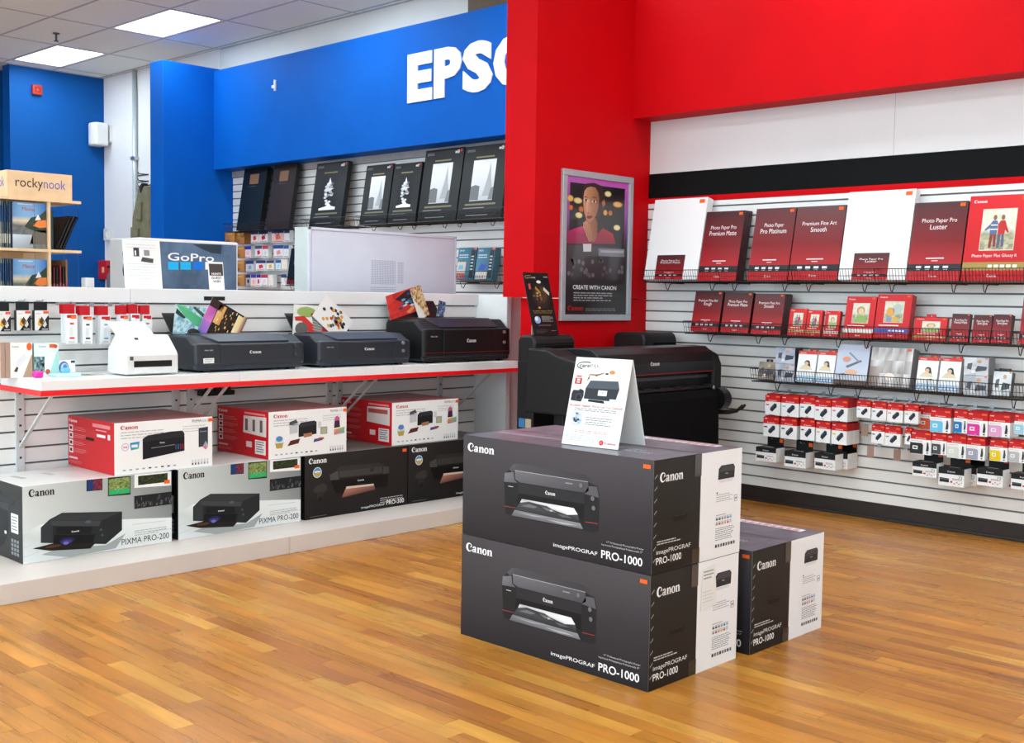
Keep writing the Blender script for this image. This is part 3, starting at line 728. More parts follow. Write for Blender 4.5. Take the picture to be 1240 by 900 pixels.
# ================================================================== ON THE RED EDGED SHELF
def logo_on(t, w, h, a, b, size, fit, col='#f4f4f4', x=0.0):
    return sidex(w, h, x).logo(a, b, size, col, 1, fit=fit, align='c').build('logo', t, M_matte)
def desk_printer(label, pxl, pyl, pxr, h, d, kind):
    """black photo printer: body with stepped front, lid, control panel, paper support"""
    P0 = onz(pxl, pyl, ZS1); X = min(-5.475, max(P0.x, -5.53)); Y0 = yat(pxl, X, ZS1); w = yat(pxr, X, ZS1) - Y0
    d = min(d, X - XG - 0.02)
    t = thing('photo_printer', label, 'printer', (X, Y0, ZS1), group='black photo printers on the shelf')
    fh = h * 0.78                                           # height of the front face
    ch = 0.045
    prof = [(-0.012, 0.012), (-0.012, 0.035), (0, 0.045), (-0.004, fh), (-0.03, fh + 0.006), (-ch - 0.05, h), (-d + 0.02, h), (-d, h - 0.03), (-d, 0.012)]
    # rounded ends: three slices, narrower at the very ends
    def ring_(y, k):
        cx, cz = -d / 2, h / 2
        return [(cx + (a - cx) * k, y, cz + (b - cz) * k) for a, b in prof]
    st = [(0.0, 0.90), (0.012, 0.975), (0.03, 1.0), (w - 0.03, 1.0), (w - 0.012, 0.975), (w, 0.90)]
    vs_ = [p for y, k in st for p in ring_(y, k)]; n = len(prof)
    fs = [tuple(range(n)), tuple(range((len(st) - 1) * n, len(st) * n))[::-1]]
    fs += [(i * n + k, (i + 1) * n + k, (i + 1) * n + (k + 1) % n, i * n + (k + 1) % n) for i in range(len(st) - 1) for k in range(n)]
    b = MB(); b.solid(vs_, fs, '#222'); me = b.data('body')
    bm = bmesh.new(); bm.from_mesh(me); bmesh.ops.recalc_face_normals(bm, faces=bm.faces); bm.to_mesh(me); bm.free()
    put('body', me, M_charcoal if kind < 2 else M_black, t, bevel=0.004)
    for yy in (0.06, w - 0.1): MB().box(-0.06, -0.02, yy, yy + 0.04, 0, 0.013).build('foot', M_black, t)
    for yy in (0.06, w - 0.1): MB().box(-d + 0.02, -d + 0.06, yy, yy + 0.04, 0, 0.013).build('foot', M_black, t)
    # front cover door and seams
    MB().box(-0.02, 0.0035, w * 0.215, w * 0.80, 0.048, fh - 0.004).build('front_door', M_charcoal if kind < 2 else M_black, t, bevel=0.003)
    # lid on top with slanted left edge, slopes down to the front
    def q(y, x, z): return (x, y, z)
    lm = M_charcoal2 if kind < 2 else mat('dark wine plastic', '#2a2022', 0.3, var=(20, 0.06))
    y0, y1 = w * 0.12, w * 0.86
    MB().hexa([(-ch - 0.05, y0, h - 0.002), (-0.028, y0 + 0.07, fh + 0.004), (-0.028, y1, fh + 0.004), (-ch - 0.05, y1 - 0.02, h - 0.002)][::-1][::-1],
              [(-ch - 0.05, y0, h + 0.008), (-0.024, y0 + 0.07, fh + 0.014), (-0.024, y1, fh + 0.014), (-ch - 0.05, y1 - 0.02, h + 0.008)], '#333').build('lid_front', lm, t)
    MB().box(-d + 0.10, -ch - 0.05, y0, y1 - 0.02, h - 0.004, h + 0.008).build('lid', lm, t, bevel=0.003)
    # control panel with small screen and pad
    nx = Vector((ch + 0.022, 0, -(h - fh - 0.008))).normalized()
    A = Art((-0.028 - 0.001, w * 0.62, fh + 0.015), (0, 1, 0), -nx, w * 0.22, (Vector((ch + 0.02, 0, h - fh - 0.008))).length)
    A.rect(0.05, 0.15, 0.4, 0.8, '#3a2f2c' if kind < 2 else '#5c0f14', 0); A.ell(0.62, 0.5, 0.08, 0.3, '#4b525a', 0); A.ell(0.8, 0.5, 0.06, 0.25, '#444b52', 0)
    for k in range(3): A.rect(0.46 + 0.01, 0.2 + 0.22 * k, 0.5, 0.28 + 0.22 * k, '#c8ccd0', 1)
    A.build('control_panel', t, M_gloss)
    # buttons at the right end
    for k, zz in enumerate((0.70, 0.45)):
        o = MB().tube([(-0.004, w - 0.075, h * zz), (0.008, w - 0.075, h * zz)], 0.011, 14).build('button', M_steel if kind else M_charcoal2, t)
    logo_on(t, w, h, 0.52, 0.50 if kind < 2 else 0.47, 0.085, 0.105, x=0.0038)
    B = sidex(w, h, 0.001)
    B.text('PRO-200' if kind == 0 else ('PRO-300' if kind == 1 else 'PRO-1000'), 0.075, 0.60, 0.032, '#d8dade', 0, fit=0.07)
    B.build('model_name', t, M_matte)
    if kind == 2:
        MB().box(-0.006, 0.0042, 0.01, w - 0.01, h * 0.235, h * 0.245).build('red_line', mat('red pinstripe', '#8a1518', 0.4, var=(9, 0.05)), t)
        MB().box(-0.35, -0.29, -0.0012, 0.002, h * 0.10, h * 0.24).build('rating_label', M_paper, t)
    if kind == 0:
        MB().box(-0.001, 0.0018, w * 0.065, w * 0.155, h * 0.26, h * 0.40).build('price_label', M_paper, t)
        s_ = sidex(w, h, 0.0018); s_.lines(0.075, 0.145, 0.36, 3, 0.04, 0.012, '#8a8c90', 0); s_.build('label_print', t)
    # paper support standing up behind
    yy0, yy1 = (w * -0.02, w * 0.62) if kind < 2 else (0.0, w * 0.55)
    sh = 0.155
    MB().hexa([(-d + 0.09, yy0 + 0.03, h - 0.02), (-d + 0.098, yy0 + 0.03, h - 0.02), (-d + 0.098, yy1, h - 0.02), (-d + 0.09, yy1, h - 0.02)],
              [(-d + 0.015, yy0 + 0.0, h + sh * 0.78), (-d + 0.023, yy0 + 0.0, h + sh * 0.78), (-d + 0.023, yy1 - 0.03, h + sh * 0.78), (-d + 0.015, yy1 - 0.03, h + sh * 0.78)]).build('paper_support', M_blackgloss, t, bevel=0.003)
    return t, X, Y0, w, d, h
P1 = desk_printer('low black photo printer with a city night print in its tray, beside the scanner', 237, 450.5, 370, 0.20, 0.36, 0)
P2 = desk_printer('low black photo printer with a red car print in its tray, middle of the three', 386.6, 443.5, 498.4, 0.20, 0.36, 1)
P3 = desk_printer('taller black photo printer with a thin red line, next to the white end panel', 513, 438.5, 619, 0.285, 0.40, 2)

def sheet(label, X, tl, tr, bl, fn, nx, ny, lean=0.0, ob='photo_print'):
    """a photo sheet standing in the tray: three corners as seen, lying on the upright plane X"""
    a, b, c = (onx(*p, X) for p in (tl, tr, bl))
    t = thing(ob, label, 'photo', tuple(c), group='sample prints standing in printer trays')
    u_, v_ = b - a, a - c
    A = Art((0, 0, 0), u_, v_ - u_ * (u_.dot(v_) / u_.length_squared), u_.length, (v_ - u_ * (u_.dot(v_) / u_.length_squared)).length)
    n = A.n
    mb = MB(); q = [Vector((0, 0, 0)), A.u * A.w, A.u * A.w + A.v * A.h, A.v * A.h]
    mb.hexa([p - n * 0.0012 for p in q], q, '#f4f4f2'); mb.build('paper', M_paper, t)
    A.cells(0.0, 0.0, 1, 1, nx, ny, fn, 0); return A, t
Rr = random.Random(5)
cA = crop(180, 350, 8.267); cB = crop(330, 350, 6.889); cC = crop(450, 330, 6.889)
def hue(*cs): return cs[Rr.randrange(len(cs))]
x_ = P1[1] - P1[4] + 0.085
A, t = sheet('teal and green swirl photo print standing in the tray beside the scanner', x_, cA(248, 148), cA(560, 190), cA(240, 450), lambda i, j: hue('#9cd0dc', '#d4ecf0', '#5ca0b8', '#c0e0e8'), 9, 8)
A.poly([(0.02, 0.98), (0.25, 1.0), (1.0, 0.55), (1.0, 0.3), (0.7, 0.35), (0.35, 0.62)], ['#5cc48c', '#7ad0a0', '#4ca878', '#3c9868', '#5cb888', '#48b080'], 1)
A.poly([(0.02, 0.70), (0.3, 0.55), (0.36, 0.6), (0.05, 0.86)], '#2c4038', 2); A.poly([(0.55, 0.95), (1.0, 0.6), (1.0, 0.75), (0.62, 1.0)], '#3c5c4c', 2)
A.ell(0.65, 0.12, 0.2, 0.14, '#3a3430', 2); A.build('picture', t, M_gloss)
A, t = sheet('purple and gold city night photo print leaning across the tray', x_ + 0.012, cA(705, 120), cA(1050, 330), cA(490, 410), lambda i, j: hue('#2a1c18', '#1c1412', '#3c2c20', '#2a1c18'), 8, 8)
A.rect(0, 0.0, 0.22, 0.36, ['#7a6cc8', '#8c7cd8', '#c87cc8', '#a878d0'], 1); A.rect(0, 0.36, 0.22, 0.76, ['#d878c8', '#e890d8', '#b050a8', '#d868b8'], 1); A.rect(0, 0.76, 0.35, 1, '#3a2420', 1)
A.rect(0.24, 0.4, 0.42, 0.95, ['#f0b870', '#d89850', '#e8a868', '#f0c890'], 1)
for k in range(26): xx, yy = Rr.uniform(0.3, 0.75), Rr.uniform(0.0, 0.9); A.rect(xx, yy, xx + 0.02, yy + 0.07, hue('#f0d070', '#e0a040', '#fff0c0'), 2)
A.rect(0.76, 0.2, 0.9, 0.95, ['#f8f0d0', '#f0c090', '#e8d080', '#f8e8b0'], 1); A.rect(0.9, 0.3, 1, 1, ['#e8a090', '#60584c', '#504840', '#d8c0a0'], 1); A.build('picture', t, M_gloss)
x_ = P2[1] - P2[4] + 0.085
A, t = sheet('photo print of a vintage red car standing in the middle printer tray', x_, cB(165, 125), cB(520, 150), cB(165, 400), lambda i, j: hue('#eef0ec', '#f4f4f0', '#dfe6dc'), 8, 8)
A.ell(0.3, 0.78, 0.22, 0.16, '#9cb868', 1); A.ell(0.5, 0.7, 0.1, 0.1, '#e0b060', 1)
A.poly([(0.03, 0.62), (0.25, 0.66), (0.45, 0.42), (0.98, 0.3), (1, 0.15), (0.5, 0.12), (0.4, 0.1), (0.2, 0.5), (0.05, 0.5)], '#d83830', 2)
A.poly([(0.42, 0.66), (0.7, 0.58), (0.68, 0.22), (0.5, 0.2)], '#8a8884', 3); A.poly([(0.4, 0.7), (0.72, 0.6), (0.72, 0.66), (0.42, 0.76)], '#c83028', 4)
for k in range(5): A.poly([(0.45, 0.60 - 0.08 * k), (0.68, 0.54 - 0.08 * k), (0.68, 0.52 - 0.08 * k), (0.45, 0.58 - 0.08 * k)], '#c4c4c0', 4)
A.ell(0.2, 0.26, 0.15, 0.2, '#6c6a66', 3); A.ell(0.95, 0.2, 0.08, 0.08, '#4a4644', 3); A.build('picture', t, M_gloss)
A, t = sheet('white photo print of a motocross rider leaning in the middle tray', x_ + 0.012, cB(490, 90), cB(715, 310), cB(330, 225), lambda i, j: '#f4f4f2', 2, 2)
for k in range(34): xx, yy = Rr.gauss(0.58, 0.16), Rr.gauss(0.52, 0.16); A.ell(clip(xx, .1, .9), clip(yy, .1, .9), 0.05, 0.06, hue('#e8a030', '#4a4048', '#d8402c', '#7c6a60', '#e8b850', '#383440'), 1 + k % 3, 7)
A.build('picture', t, M_gloss)
x_ = P3[1] - P3[4] + 0.085
A, t = sheet('red photo print with a blue figure standing in the tall printer tray', x_, cC(75, 212), cC(350, 122), cC(155, 400), lambda i, j: hue('#d83a34', '#c8302c', '#e04840'), 5, 5)
A.poly([(0.25, 0.75), (0.6, 0.95), (0.98, 0.95), (1.0, 0.2), (0.7, 0.3), (0.45, 0.55)], '#322c30', 1)
for k in range(20): A.ell(clip(Rr.gauss(0.68, 0.14), .3, .95), clip(Rr.gauss(0.55, 0.18), .1, .9), 0.07, 0.05, hue('#4a84b8', '#2c4c78', '#7cb0d8', '#c8d8e0'), 2 + k % 3, 7)
A.poly([(0.5, 0.1), (0.8, 0.35), (0.9, 0.3), (0.6, 0.02)], '#e8a060', 3); A.build('picture', t, M_gloss)
A, t = sheet('golden patterned photo print with a white arc in the tall printer tray', x_ + 0.012, cC(345, 130), cC(430, 82), cC(400, 400), lambda i, j: hue('#c8a050', '#e0c080', '#8c6434', '#f0e0b0', '#a04830', '#d8d0c0'), 7, 12)
A.poly([(0.0, 0.0), (0.0, 0.75), (0.25, 0.5), (0.55, 0.2), (0.6, 0.0)], '#eeeae4', 1); A.build('picture', t, M_gloss)
A, t = sheet('small blue and white photo print propped beside the golden print', x_ - 0.006, cC(500, 215), cC(560, 232), cC(535, 400), lambda i, j: hue('#5c7ca8', '#3c4c6c', '#a8c0d8', '#2c3038'), 5, 6)
A.build('picture', t, M_gloss)

# white document scanner
P0 = onz(152.5, 456, ZS1)
Xs, Ys = P0.x, P0.y; ws = yat(216.5, Xs, ZS1) - Ys
t = thing('document_scanner', 'white sheet fed document scanner with sloping front and black output slot', 'scanner', (Xs, Ys, ZS1))
MB().prism([(0.0, 0.006), (0.0, 0.105), (-0.012, 0.125), (-0.10, 0.208), (-0.125, 0.212), (-0.20, 0.14), (-0.21, 0.006)], 'y', 0.0, ws, '#eee').build('body', M_whiteplastic, t, bevel=0.012, seg=3)
# raised paper feeder behind
MB().hexa([(-0.13, 0.035, 0.17), (-0.115, 0.035, 0.18), (-0.115, ws - 0.05, 0.18), (-0.13, ws - 0.05, 0.17)],
          [(-0.225, 0.01, 0.272), (-0.213, 0.01, 0.279), (-0.213, ws - 0.09, 0.279), (-0.225, ws - 0.09, 0.272)]).build('feed_tray', M_whiteplastic, t, bevel=0.004)
MB().box(-0.03, 0.002, 0.045, ws - 0.04, 0.045, 0.078).build('output_slot', M_black, t, bevel=0.002)
MB().box(-0.01, 0.006, 0.05, ws - 0.05, 0.012, 0.038).build('output_tray', M_whiteplastic, t, bevel=0.004)
MB().box(-0.001, 0.002, 0.022, 0.042, 0.082, 0.102).build('button', mat('grey button', '#4a4c50', 0.4, var=(20, 0.05)), t, bevel=0.002)
sl = Vector((-0.088, 0, 0.083)).normalized()
A = Art((-0.012, 0, 0.125), (0, 1, 0), sl, ws, 0.12)
A.logo(0.55, 0.42, 0.06, '#b8bcc2', 1, fit=0.16); A.rect(0.3, 0.72, 0.37, 0.85, '#3a3c40', 1); A.rect(0.22, 0.9, 0.78, 0.92, '#c4c6c8', 1)
A.build('front_print', t, M_matte)

# small things on the shelf
cS = crop(0, 355, 5.905)
def standing(name, label, cat, pl, pr, pt, zb, X, th, cols, group=None, artf=None):
    """upright packet facing +X: left, right, top in pixels on the plane X"""
    Y0 = yat(pl, X, zb); Y1 = yat(pr, X, zb); h = zat(pt, X, Y0) - zb
    t = thing(name, label, cat, (X, Y0, zb), group=group)
    MB().box(-th, 0, 0, Y1 - Y0, 0, h, cols[0], {'-y': cols[1], '+y': cols[1], '+z': cols[1]}).build('carton', M_print, t, bevel=0.0012)
    if artf:
        A = sidex(Y1 - Y0, h, 0); artf(A); A.build('front_print', t)
    return t
def art_paper(A):
    A.rect(0.0, 0, 1, 1, '#f2f0ee', 0); A.poly([(0.55, 0.0), (1, 0.0), (1, 0.62), (0.98, 0.66)], '#b89a80', 1); A.logo(0.08, 0.86, 0.05, '#8a8c90', 1, fit=0.3)
    A.poly([(0.25, 0.45), (0.65, 0.7), (0.75, 0.55), (0.4, 0.3)], '#e2e4e8', 2); A.poly([(0.15, 0.18), (0.28, 0.32), (0.36, 0.28), (0.3, 0.16)], '#5c4438', 2); A.ell(0.86, 0.88, 0.12, 0.11, '#f0642c', 2)
standing('paper_pack', 'white and tan photo paper box standing on the shelf by the two tan spines', 'box', cS(75, 0)[0], cS(232, 0)[0], 355 + 355 / 5.905, ZS1, -5.72, 0.05, ('#b89a84', '#c4ac98'), artf=art_paper)
def art_mint(A):
    A.rect(0, 0, 1, 1, '#e6f2f0', 0); A.poly([(0.6, 0), (1, 0), (1, 0.8), (0.9, 0.7)], '#a8dcd4', 1); A.logo(0.2, 0.88, 0.05, '#8a9498', 1, fit=0.3); A.poly([(0.3, 0.35), (0.75, 0.7), (0.85, 0.55), (0.45, 0.25)], '#f4f8f8', 2)
    A.cells(0.0, 0.12, 0.42, 0.6, 5, 5, lambda i, j: hue('#3c5c64', '#7ca0a4', '#2c4448', '#a8c0c0'), 2); A.rect(0.62, 0.86, 0.85, 0.97, '#f0642c', 2); A.ell(0.88, 0.9, 0.07, 0.06, '#e05828', 2); A.ell(0.55, 0.14, 0.1, 0.08, '#c86048', 2)
standing('paper_pack', 'mint green and white photo paper box beside the tan one', 'box', cS(245, 0)[0], cS(420, 0)[0], 355 + 360 / 5.905, ZS1, -5.73, 0.05, ('#b8e0da', '#9ccfc8'), artf=art_mint)
for k, (a, b) in enumerate(((5, 38), (42, 75))):
    standing('paper_pack', 'tan paper box standing edge on, spine outward, beside the white and tan box', 'box', cS(a, 0)[0], cS(b, 0)[0], 355 + 352 / 5.905, ZS1, -5.72, 0.12, ('#b09484', '#c9b4a4'), group='tan spines on the shelf')
def art_mini(A):
    A.rect(0, 0, 1, 1, '#eef0f2', 0); A.ell(0.35, 0.5, 0.28, 0.42, '#5c74a8', 1); A.ell(0.38, 0.5, 0.2, 0.3, '#c4d4ec', 2); A.ell(0.42, 0.55, 0.12, 0.18, '#4a8cc8', 3); A.rect(0.75, 0.8, 0.98, 0.95, '#3a3c40', 1)
standing('printer_pack', 'small white box with a blue picture standing behind the pocket printers', 'box', cS(412, 0)[0], cS(538, 0)[0], 355 + 480 / 5.905, ZS1, -5.74, 0.05, ('#e8eaec', '#d4d8dc'), artf=art_mini)
def pocket(label, px0, px1, X, th, col, name='pocket_printer', dz=0.0, d=0.08):
    Y0 = yat(px0, X, ZS1 + dz); Y1 = yat(px1, X, ZS1 + dz)
    t = thing(name, label, 'gadget', (X, Y0, ZS1 + dz))
    w = Y1 - Y0
    MB().box(-d, 0, 0, w, 0, th, col).build('body', mat(col + ' glossy plastic', col, 0.25, spec=0.5, var=(30, 0.04)), t, bevel=min(th, w) * 0.3, seg=3)
    MB().box(-d * 0.75, -d * 0.25, w * 0.3, w * 0.7, th - 0.001, th + 0.0012).build('top_plate', mat(col + ' plate', mix(col, '#ffffff', 0.25), 0.2, var=(30, 0.03)), t)
pocket('small magenta pocket gadget lying on the shelf', 43.2, 53.5, -5.64, 0.035, '#d8289c', d=0.05)
pocket('flat pale aqua pocket printer lying on the shelf', 69, 99, -5.62, 0.018, '#c4e8ec', d=0.10)
pocket('small sky blue capsule on top of the pocket printer', 77, 86, -5.645, 0.022, '#6cc0e8', dz=0.0215, d=0.04)
t = thing('leaflet', 'thin leaflet lying flat on the shelf beside the scanner', 'leaflet', (-5.66, yat(103, -5.66, ZS1), ZS1))
MB().box(-0.1, 0, 0, 0.11, 0, 0.002).build('paper', mat('sage paper', '#b8b8a8', 0.6, var=(20, 0.05)), t)
topz(0.1, 0.11, -0.1, 0, 0.002).rect(0.1, 0.15, 0.9, 0.5, '#7c8478', 0).rect(0.1, 0.55, 0.9, 0.9, '#d4d0c4', 0).build('print', t)

# hanging packs on the slat back above the shelf
def peg(X, Y, z, out, label, group, axis='x'):
    t = thing('peg_hook', label, 'hook', (X, Y, z), group=group)
    if axis == 'x': MB().tube([(0.002, 0, 0), (out * 0.9, 0, 0), (out, 0, 0.008)], 0.0025, 6).build('wire', M_steel, t); MB().box(0.0, 0.004, -0.012, 0.012, -0.012, 0.012).build('plate', M_steel, t)
    else: MB().tube([(0, -0.002, 0), (0, -out * 0.9, 0), (0, -out, 0.008)], 0.0025, 6).build('wire', M_steel, t); MB().box(-0.012, 0.012, -0.004, 0.0, -0.012, 0.012).build('plate', M_steel, t)
    return t
def art_zink(A):
    A.rect(0, 0, 1, 1, '#e9e7e6', 0); A.poly([(0.22, 0.0), (1, 0.0), (1, 0.72), (0.95, 0.75)], '#26282c', 1)
    A.poly([(0.2, 0.3), (0.3, 0.62), (0.5, 0.58), (0.55, 0.3), (0.4, 0.2)], '#e0a828', 2); A.poly([(0.3, 0.45), (0.5, 0.7), (0.66, 0.5), (0.5, 0.28)], '#5c3c2c', 3); A.poly([(0.55, 0.25), (0.75, 0.5), (0.85, 0.3), (0.7, 0.15)], '#d8d4cc', 3)
    A.text('Canon', 0.1, 0.82, 0.06, '#9a9c9f', 2, fit=0.3); A.rect(0.6, 0.85, 0.98, 0.97, '#f0602c', 3); A.lines(0.5, 0.95, 0.05, 1, 0.1, 0.04, '#e8e8e8', 3)
zz_lab = ['black and yellow photo paper pack on a peg, half out beside the tan spines', 'black and yellow photo paper pack on the middle peg of three', 'black and yellow photo paper pack on the peg beside the red topped ink packs']
for k, (a, b) in enumerate(((-3.5, 13), (20, 37), (42, 59))):
    X = -5.87; Y0 = yat(a, X, 1.25); Y1 = yat(b, X, 1.25); zb = zat(400.5 if k else 401.5, X, Y0); zt_ = zat(376 if k else 377, X, Y0); w = Y1 - Y0; h = zt_ - zb
    t = thing('paper_pack', zz_lab[k], 'box', (X, Y0, zb), group='black and yellow paper packs on pegs')
    MB().box(-0.03, 0, 0, w, 0, h, '#2a2b2f').build('carton', M_print, t, bevel=0.001)
    A = sidex(w, h, 0); art_zink(A); A.build('front_print', t)
    MB().box(-0.016, -0.013, 0.002, w - 0.002, h, h + 0.045, '#222428').build('hang_tab', M_print, t)
    peg(XG, (Y0 + Y1) / 2, zb + h + 0.05, 0.10, 'steel peg holding a black and yellow paper pack', 'pegs of the paper packs')
def art_tank(c1, c2):
    def g(A):
        A.rect(0, 0, 1, 1, '#eff0f1', 0); A.rect(0.08, 0.86, 0.92, 0.96, '#c8242c', 1); A.rect(0.45, 0.83, 0.92, 0.93, c1, 2); A.rect(0.35, 0.64, 0.7, 0.7, c2, 1)
        A.rect(0.3, 0.25, 0.62, 0.55, '#dfe1e4', 1); A.rect(0.3, 0.16, 0.75, 0.22, c2, 1); A.lines(0.2, 0.8, 0.08, 2, 0.045, 0.015, '#7a7c80', 1)
    return g
tank = [(80, 93.5, 380, 416.5, 3, '#f07030', '#d03a40'), (100, 112, 382, 416.5, 3, '#f07838', '#3a3c40'), (122, 134, 382, 416.5, 3, '#c8242c', '#58b4d0'), (145, 156, 381, 414, 2, '#f07838', '#d8b840'), (159, 169.5, 380, 414, 2, '#c8242c', '#50a8c8'), (173, 184, 381, 414, 2, '#c8242c', '#8a8c90')]
tl = ['with an orange flag and red print', 'with an orange flag and black print', 'with light blue print', 'with an orange flag and yellow print', 'with blue print', 'with grey print']
for k, (a, b, top, bot, n_, c1, c2) in enumerate(tank):
    for j in range(n_ - 1, -1, -1):
        X = -5.80 - 0.022 * j; Y0 = yat(a, -5.80, 1.2); w = yat(b, -5.80, 1.2) - Y0; zb = zat(bot, -5.80, Y0); h = zat(top, -5.80, Y0) - zb
        lab = ('narrow white ink bottle pack ' + tl[k] + ', front of its peg') if j == 0 else ('narrow white ink bottle pack hanging behind the one ' + tl[k])
        t = thing('ink_pack', lab, 'box', (X, Y0, zb), group='ink bottle packs on counter pegs')
        MB().box(-0.018, 0, 0, w, 0, h, '#e6e8ea').build('carton', M_print, t, bevel=0.001)
        A = sidex(w, h, 0); art_tank(c1, c2)(A); A.build('front_print', t)
        MB().box(-0.010, -0.007, -0.012, w - 0.01, h, h + 0.05, '#c01c28').build('hang_tab', M_print, t)
    peg(XG, Y0 + w * 0.4, zb + h + 0.055, 0.16, 'steel peg holding a row of ink bottle packs', 'pegs of the ink bottle packs')

# ================================================================== BEHIND THE COUNTER
sc = thing('service_counter', 'low white service counter hidden behind the slat counter, carrying the displays', 'counter', (0, 0, 0))
MB().box(-7.5, -6.32, YG0, 6.3, 0.0, 0.98).build('body', M_white, sc, bevel=0.004)
MB().box(-7.52, -6.31, YG0 - 0.02, 6.32, 0.98, 1.01).build('worktop', M_white, sc, bevel=0.004)
ZB = 1.0105
# grey steel back of a large display
X = -6.45
Y0 = yat(373, X, 1.5); Y1 = yat(551.8, X, 1.5); zt_ = zat(274.5, X, Y0)
t = thing('display_screen', 'pale grey steel back of a wide display screen with a vent grid', 'screen', (X, Y0, ZB))
w, h = Y1 - Y0, zt_ - ZB
MB().box(-0.16, -0.004, 0, w, 0.0, h).build('housing', M_case, t, bevel=0.003)
MB().box(-0.004, 0.0, 0.028, w - 0.02, 0.03, h - 0.022).build('back_plate', M_greypanel, t, bevel=0.001)
fr = MB()
for a in ((0, w, h - 0.018, h), (0, 0.022, 0, h), (w - 0.014, w, 0, h), (0, w, 0, 0.025)): fr.box(-0.006, 0.004, a[0], a[1], a[2], a[3])
fr.build('frame', M_greypanel, t, bevel=0.001)
gv = fx(X, Y0, w, ZB, h); cV = crop(360, 260, 6.2)
V = sidex(w, h, 0.0)
for a0, b0, a1, b1 in ((555, 345, 740, 520), (755, 355, 800, 515), (550, 540, 740, 575)):
    p, q = gv(*cV(a0, b1)), gv(*cV(a1, b0)); nx, ny = max(2, int((a1 - a0) / 9)), max(3, int((b1 - b0) / 9))
    for i in range(nx):
        for j in range(ny):
            x = p[0] + (q[0] - p[0]) * i / nx; y = p[1] + (q[1] - p[1]) * j / ny; V.rect(x, y, x + 0.0042, y + 0.006, '#8e93a4', 0)
V.lines(0.03, 0.05, 0.46, 5, 0.02, 0.008, '#8a8f9c', 0); V.build('vent_holes', t, M_matte)
# white case with a dark printed panel and white word mark
X = -6.60
Y0 = yat(168.4, X, 1.5); Y1 = yat(288, X, 1.5); zt_ = zat(287.5, X, Y0); w, h = Y1 - Y0, zt_ - ZB
t = thing('display_case', 'white cased display with slate blue panel, white word mark and four coloured squares', 'display', (X, Y0, ZB))
D = -(xat(133, Y0, 1.5) - X)
MB().box(-D, 0, 0, w, 0, h).build('case', M_whiteplastic, t, bevel=0.006)
g_ = fx(X, Y0, w, ZB, h); cG = crop(120, 270, 6.2)
def T(*p): return [tuple(clip(k, 0.0, 0.97) for k in g_(*cG(x, y))) for x, y in p]
A = sidex(w, h, 0.0)
R_ = random.Random(8)
A.cells(0.0, 0.05, 0.985, 0.975, 14, 10, lambda i, j: mix('#3c4c62', '#6c84a0', clip(0.35 + 0.3 * math.sin(i * 0.7) * math.cos(j * 0.9) + 0.25 * R_.random(), 0, 1)), 0)
A.poly(T((700, 160), (800, 140), (920, 155), (915, 235), (840, 225), (780, 200)), '#2c3a48', 1)
p, q = T((515, 280))[0], T((862, 280))[0]; A.text('GoPro', p[0], p[1], T((515, 222))[0][1] - p[1], '#f4f6f8', 2, fit=q[0] - p[0], bold=0.012)
for k, c in enumerate(('#1cb4ea', '#1cb4ea', '#0e74d8', '#f2f4f6')):
    p, q = T((517 + 93 * k, 350))[0], T((517 + 93 * k + 78, 295))[0]; A.rect(p[0], p[1], q[0], q[1], c, 2)
A.build('front_print', t, M_gloss)
for zz in (h - 0.06, h - 0.16):
    MB().tube([(-D * 0.35, 0.0, zz), (-D * 0.35, -0.03, zz - 0.004), (-D * 0.35, -0.034, zz - 0.04), (-D * 0.35, -0.03, zz - 0.075), (-D * 0.35, 0, zz - 0.08)], 0.007, 8).build('handle', M_black, t)
# leaning white info sheet in front of the case
def lean_sign(name, label, cat, X, px0, px1, ptop, th, lean, col, artf, zb):
    Y0 = yat(px0, X, zb); w = yat(px1, X, zb) - Y0; h = (zat(ptop, X - 0.05, Y0) - zb) / math.cos(lean)
    t = thing(name, label, cat, (X, Y0, zb), (0, -lean, 0))
    MB().box(-th, 0, 0, w, 0, h).build('board', col, t, bevel=0.001)
    A = sidex(w, h, 0.0); artf(A); A.build('print', t)
    return t
def art_info(A):
    A.lines(0.1, 0.9, 0.9, 2, 0.06, 0.008, '#b8bcc4', 0); A.rect(0.27, 0.66, 0.42, 0.84, '#3a3c42', 0); A.rect(0.30, 0.68, 0.34, 0.78, '#e8e8e8', 1); A.rect(0.55, 0.68, 0.7, 0.8, '#8a8c90', 0)
    A.poly([(0.45, 0.56), (0.78, 0.53), (0.8, 0.62), (0.5, 0.65)], '#4a4c50', 0); A.lines(0.1, 0.9, 0.5, 8, 0.06, 0.008, '#c0c4ca', 0, 3)
lean_sign('info_board', 'white printed information sheet leaning against the white case', 'sign', -6.08, 152, 197, 290, 0.006, 0.12, M_paper, art_info, ZTOP + 0.001)
def art_wifi(A):
    A.rect(0, 0, 1, 1, '#f0f0ee', 0); A.rect(0.04, 0.5, 0.96, 0.93, '#4c4440', 1); A.text('HUNTS', 0.5, 0.53, 0.075, '#f4f4f2', 2, 'c', 0.02, fit=0.62)
    A.text('GUEST', 0.5, 0.38, 0.085, '#4a4440', 2, 'c', 0.02, fit=0.7); A.text('WIFI', 0.5, 0.25, 0.085, '#4a4440', 2, 'c', 0.02, fit=0.5)
lean_sign('wifi_card', 'small brown and white guest wifi card leaning on the display case', 'sign', -6.02, 254, 272, 317, 0.005, 0.12, M_paper, art_wifi, ZTOP + 0.001)

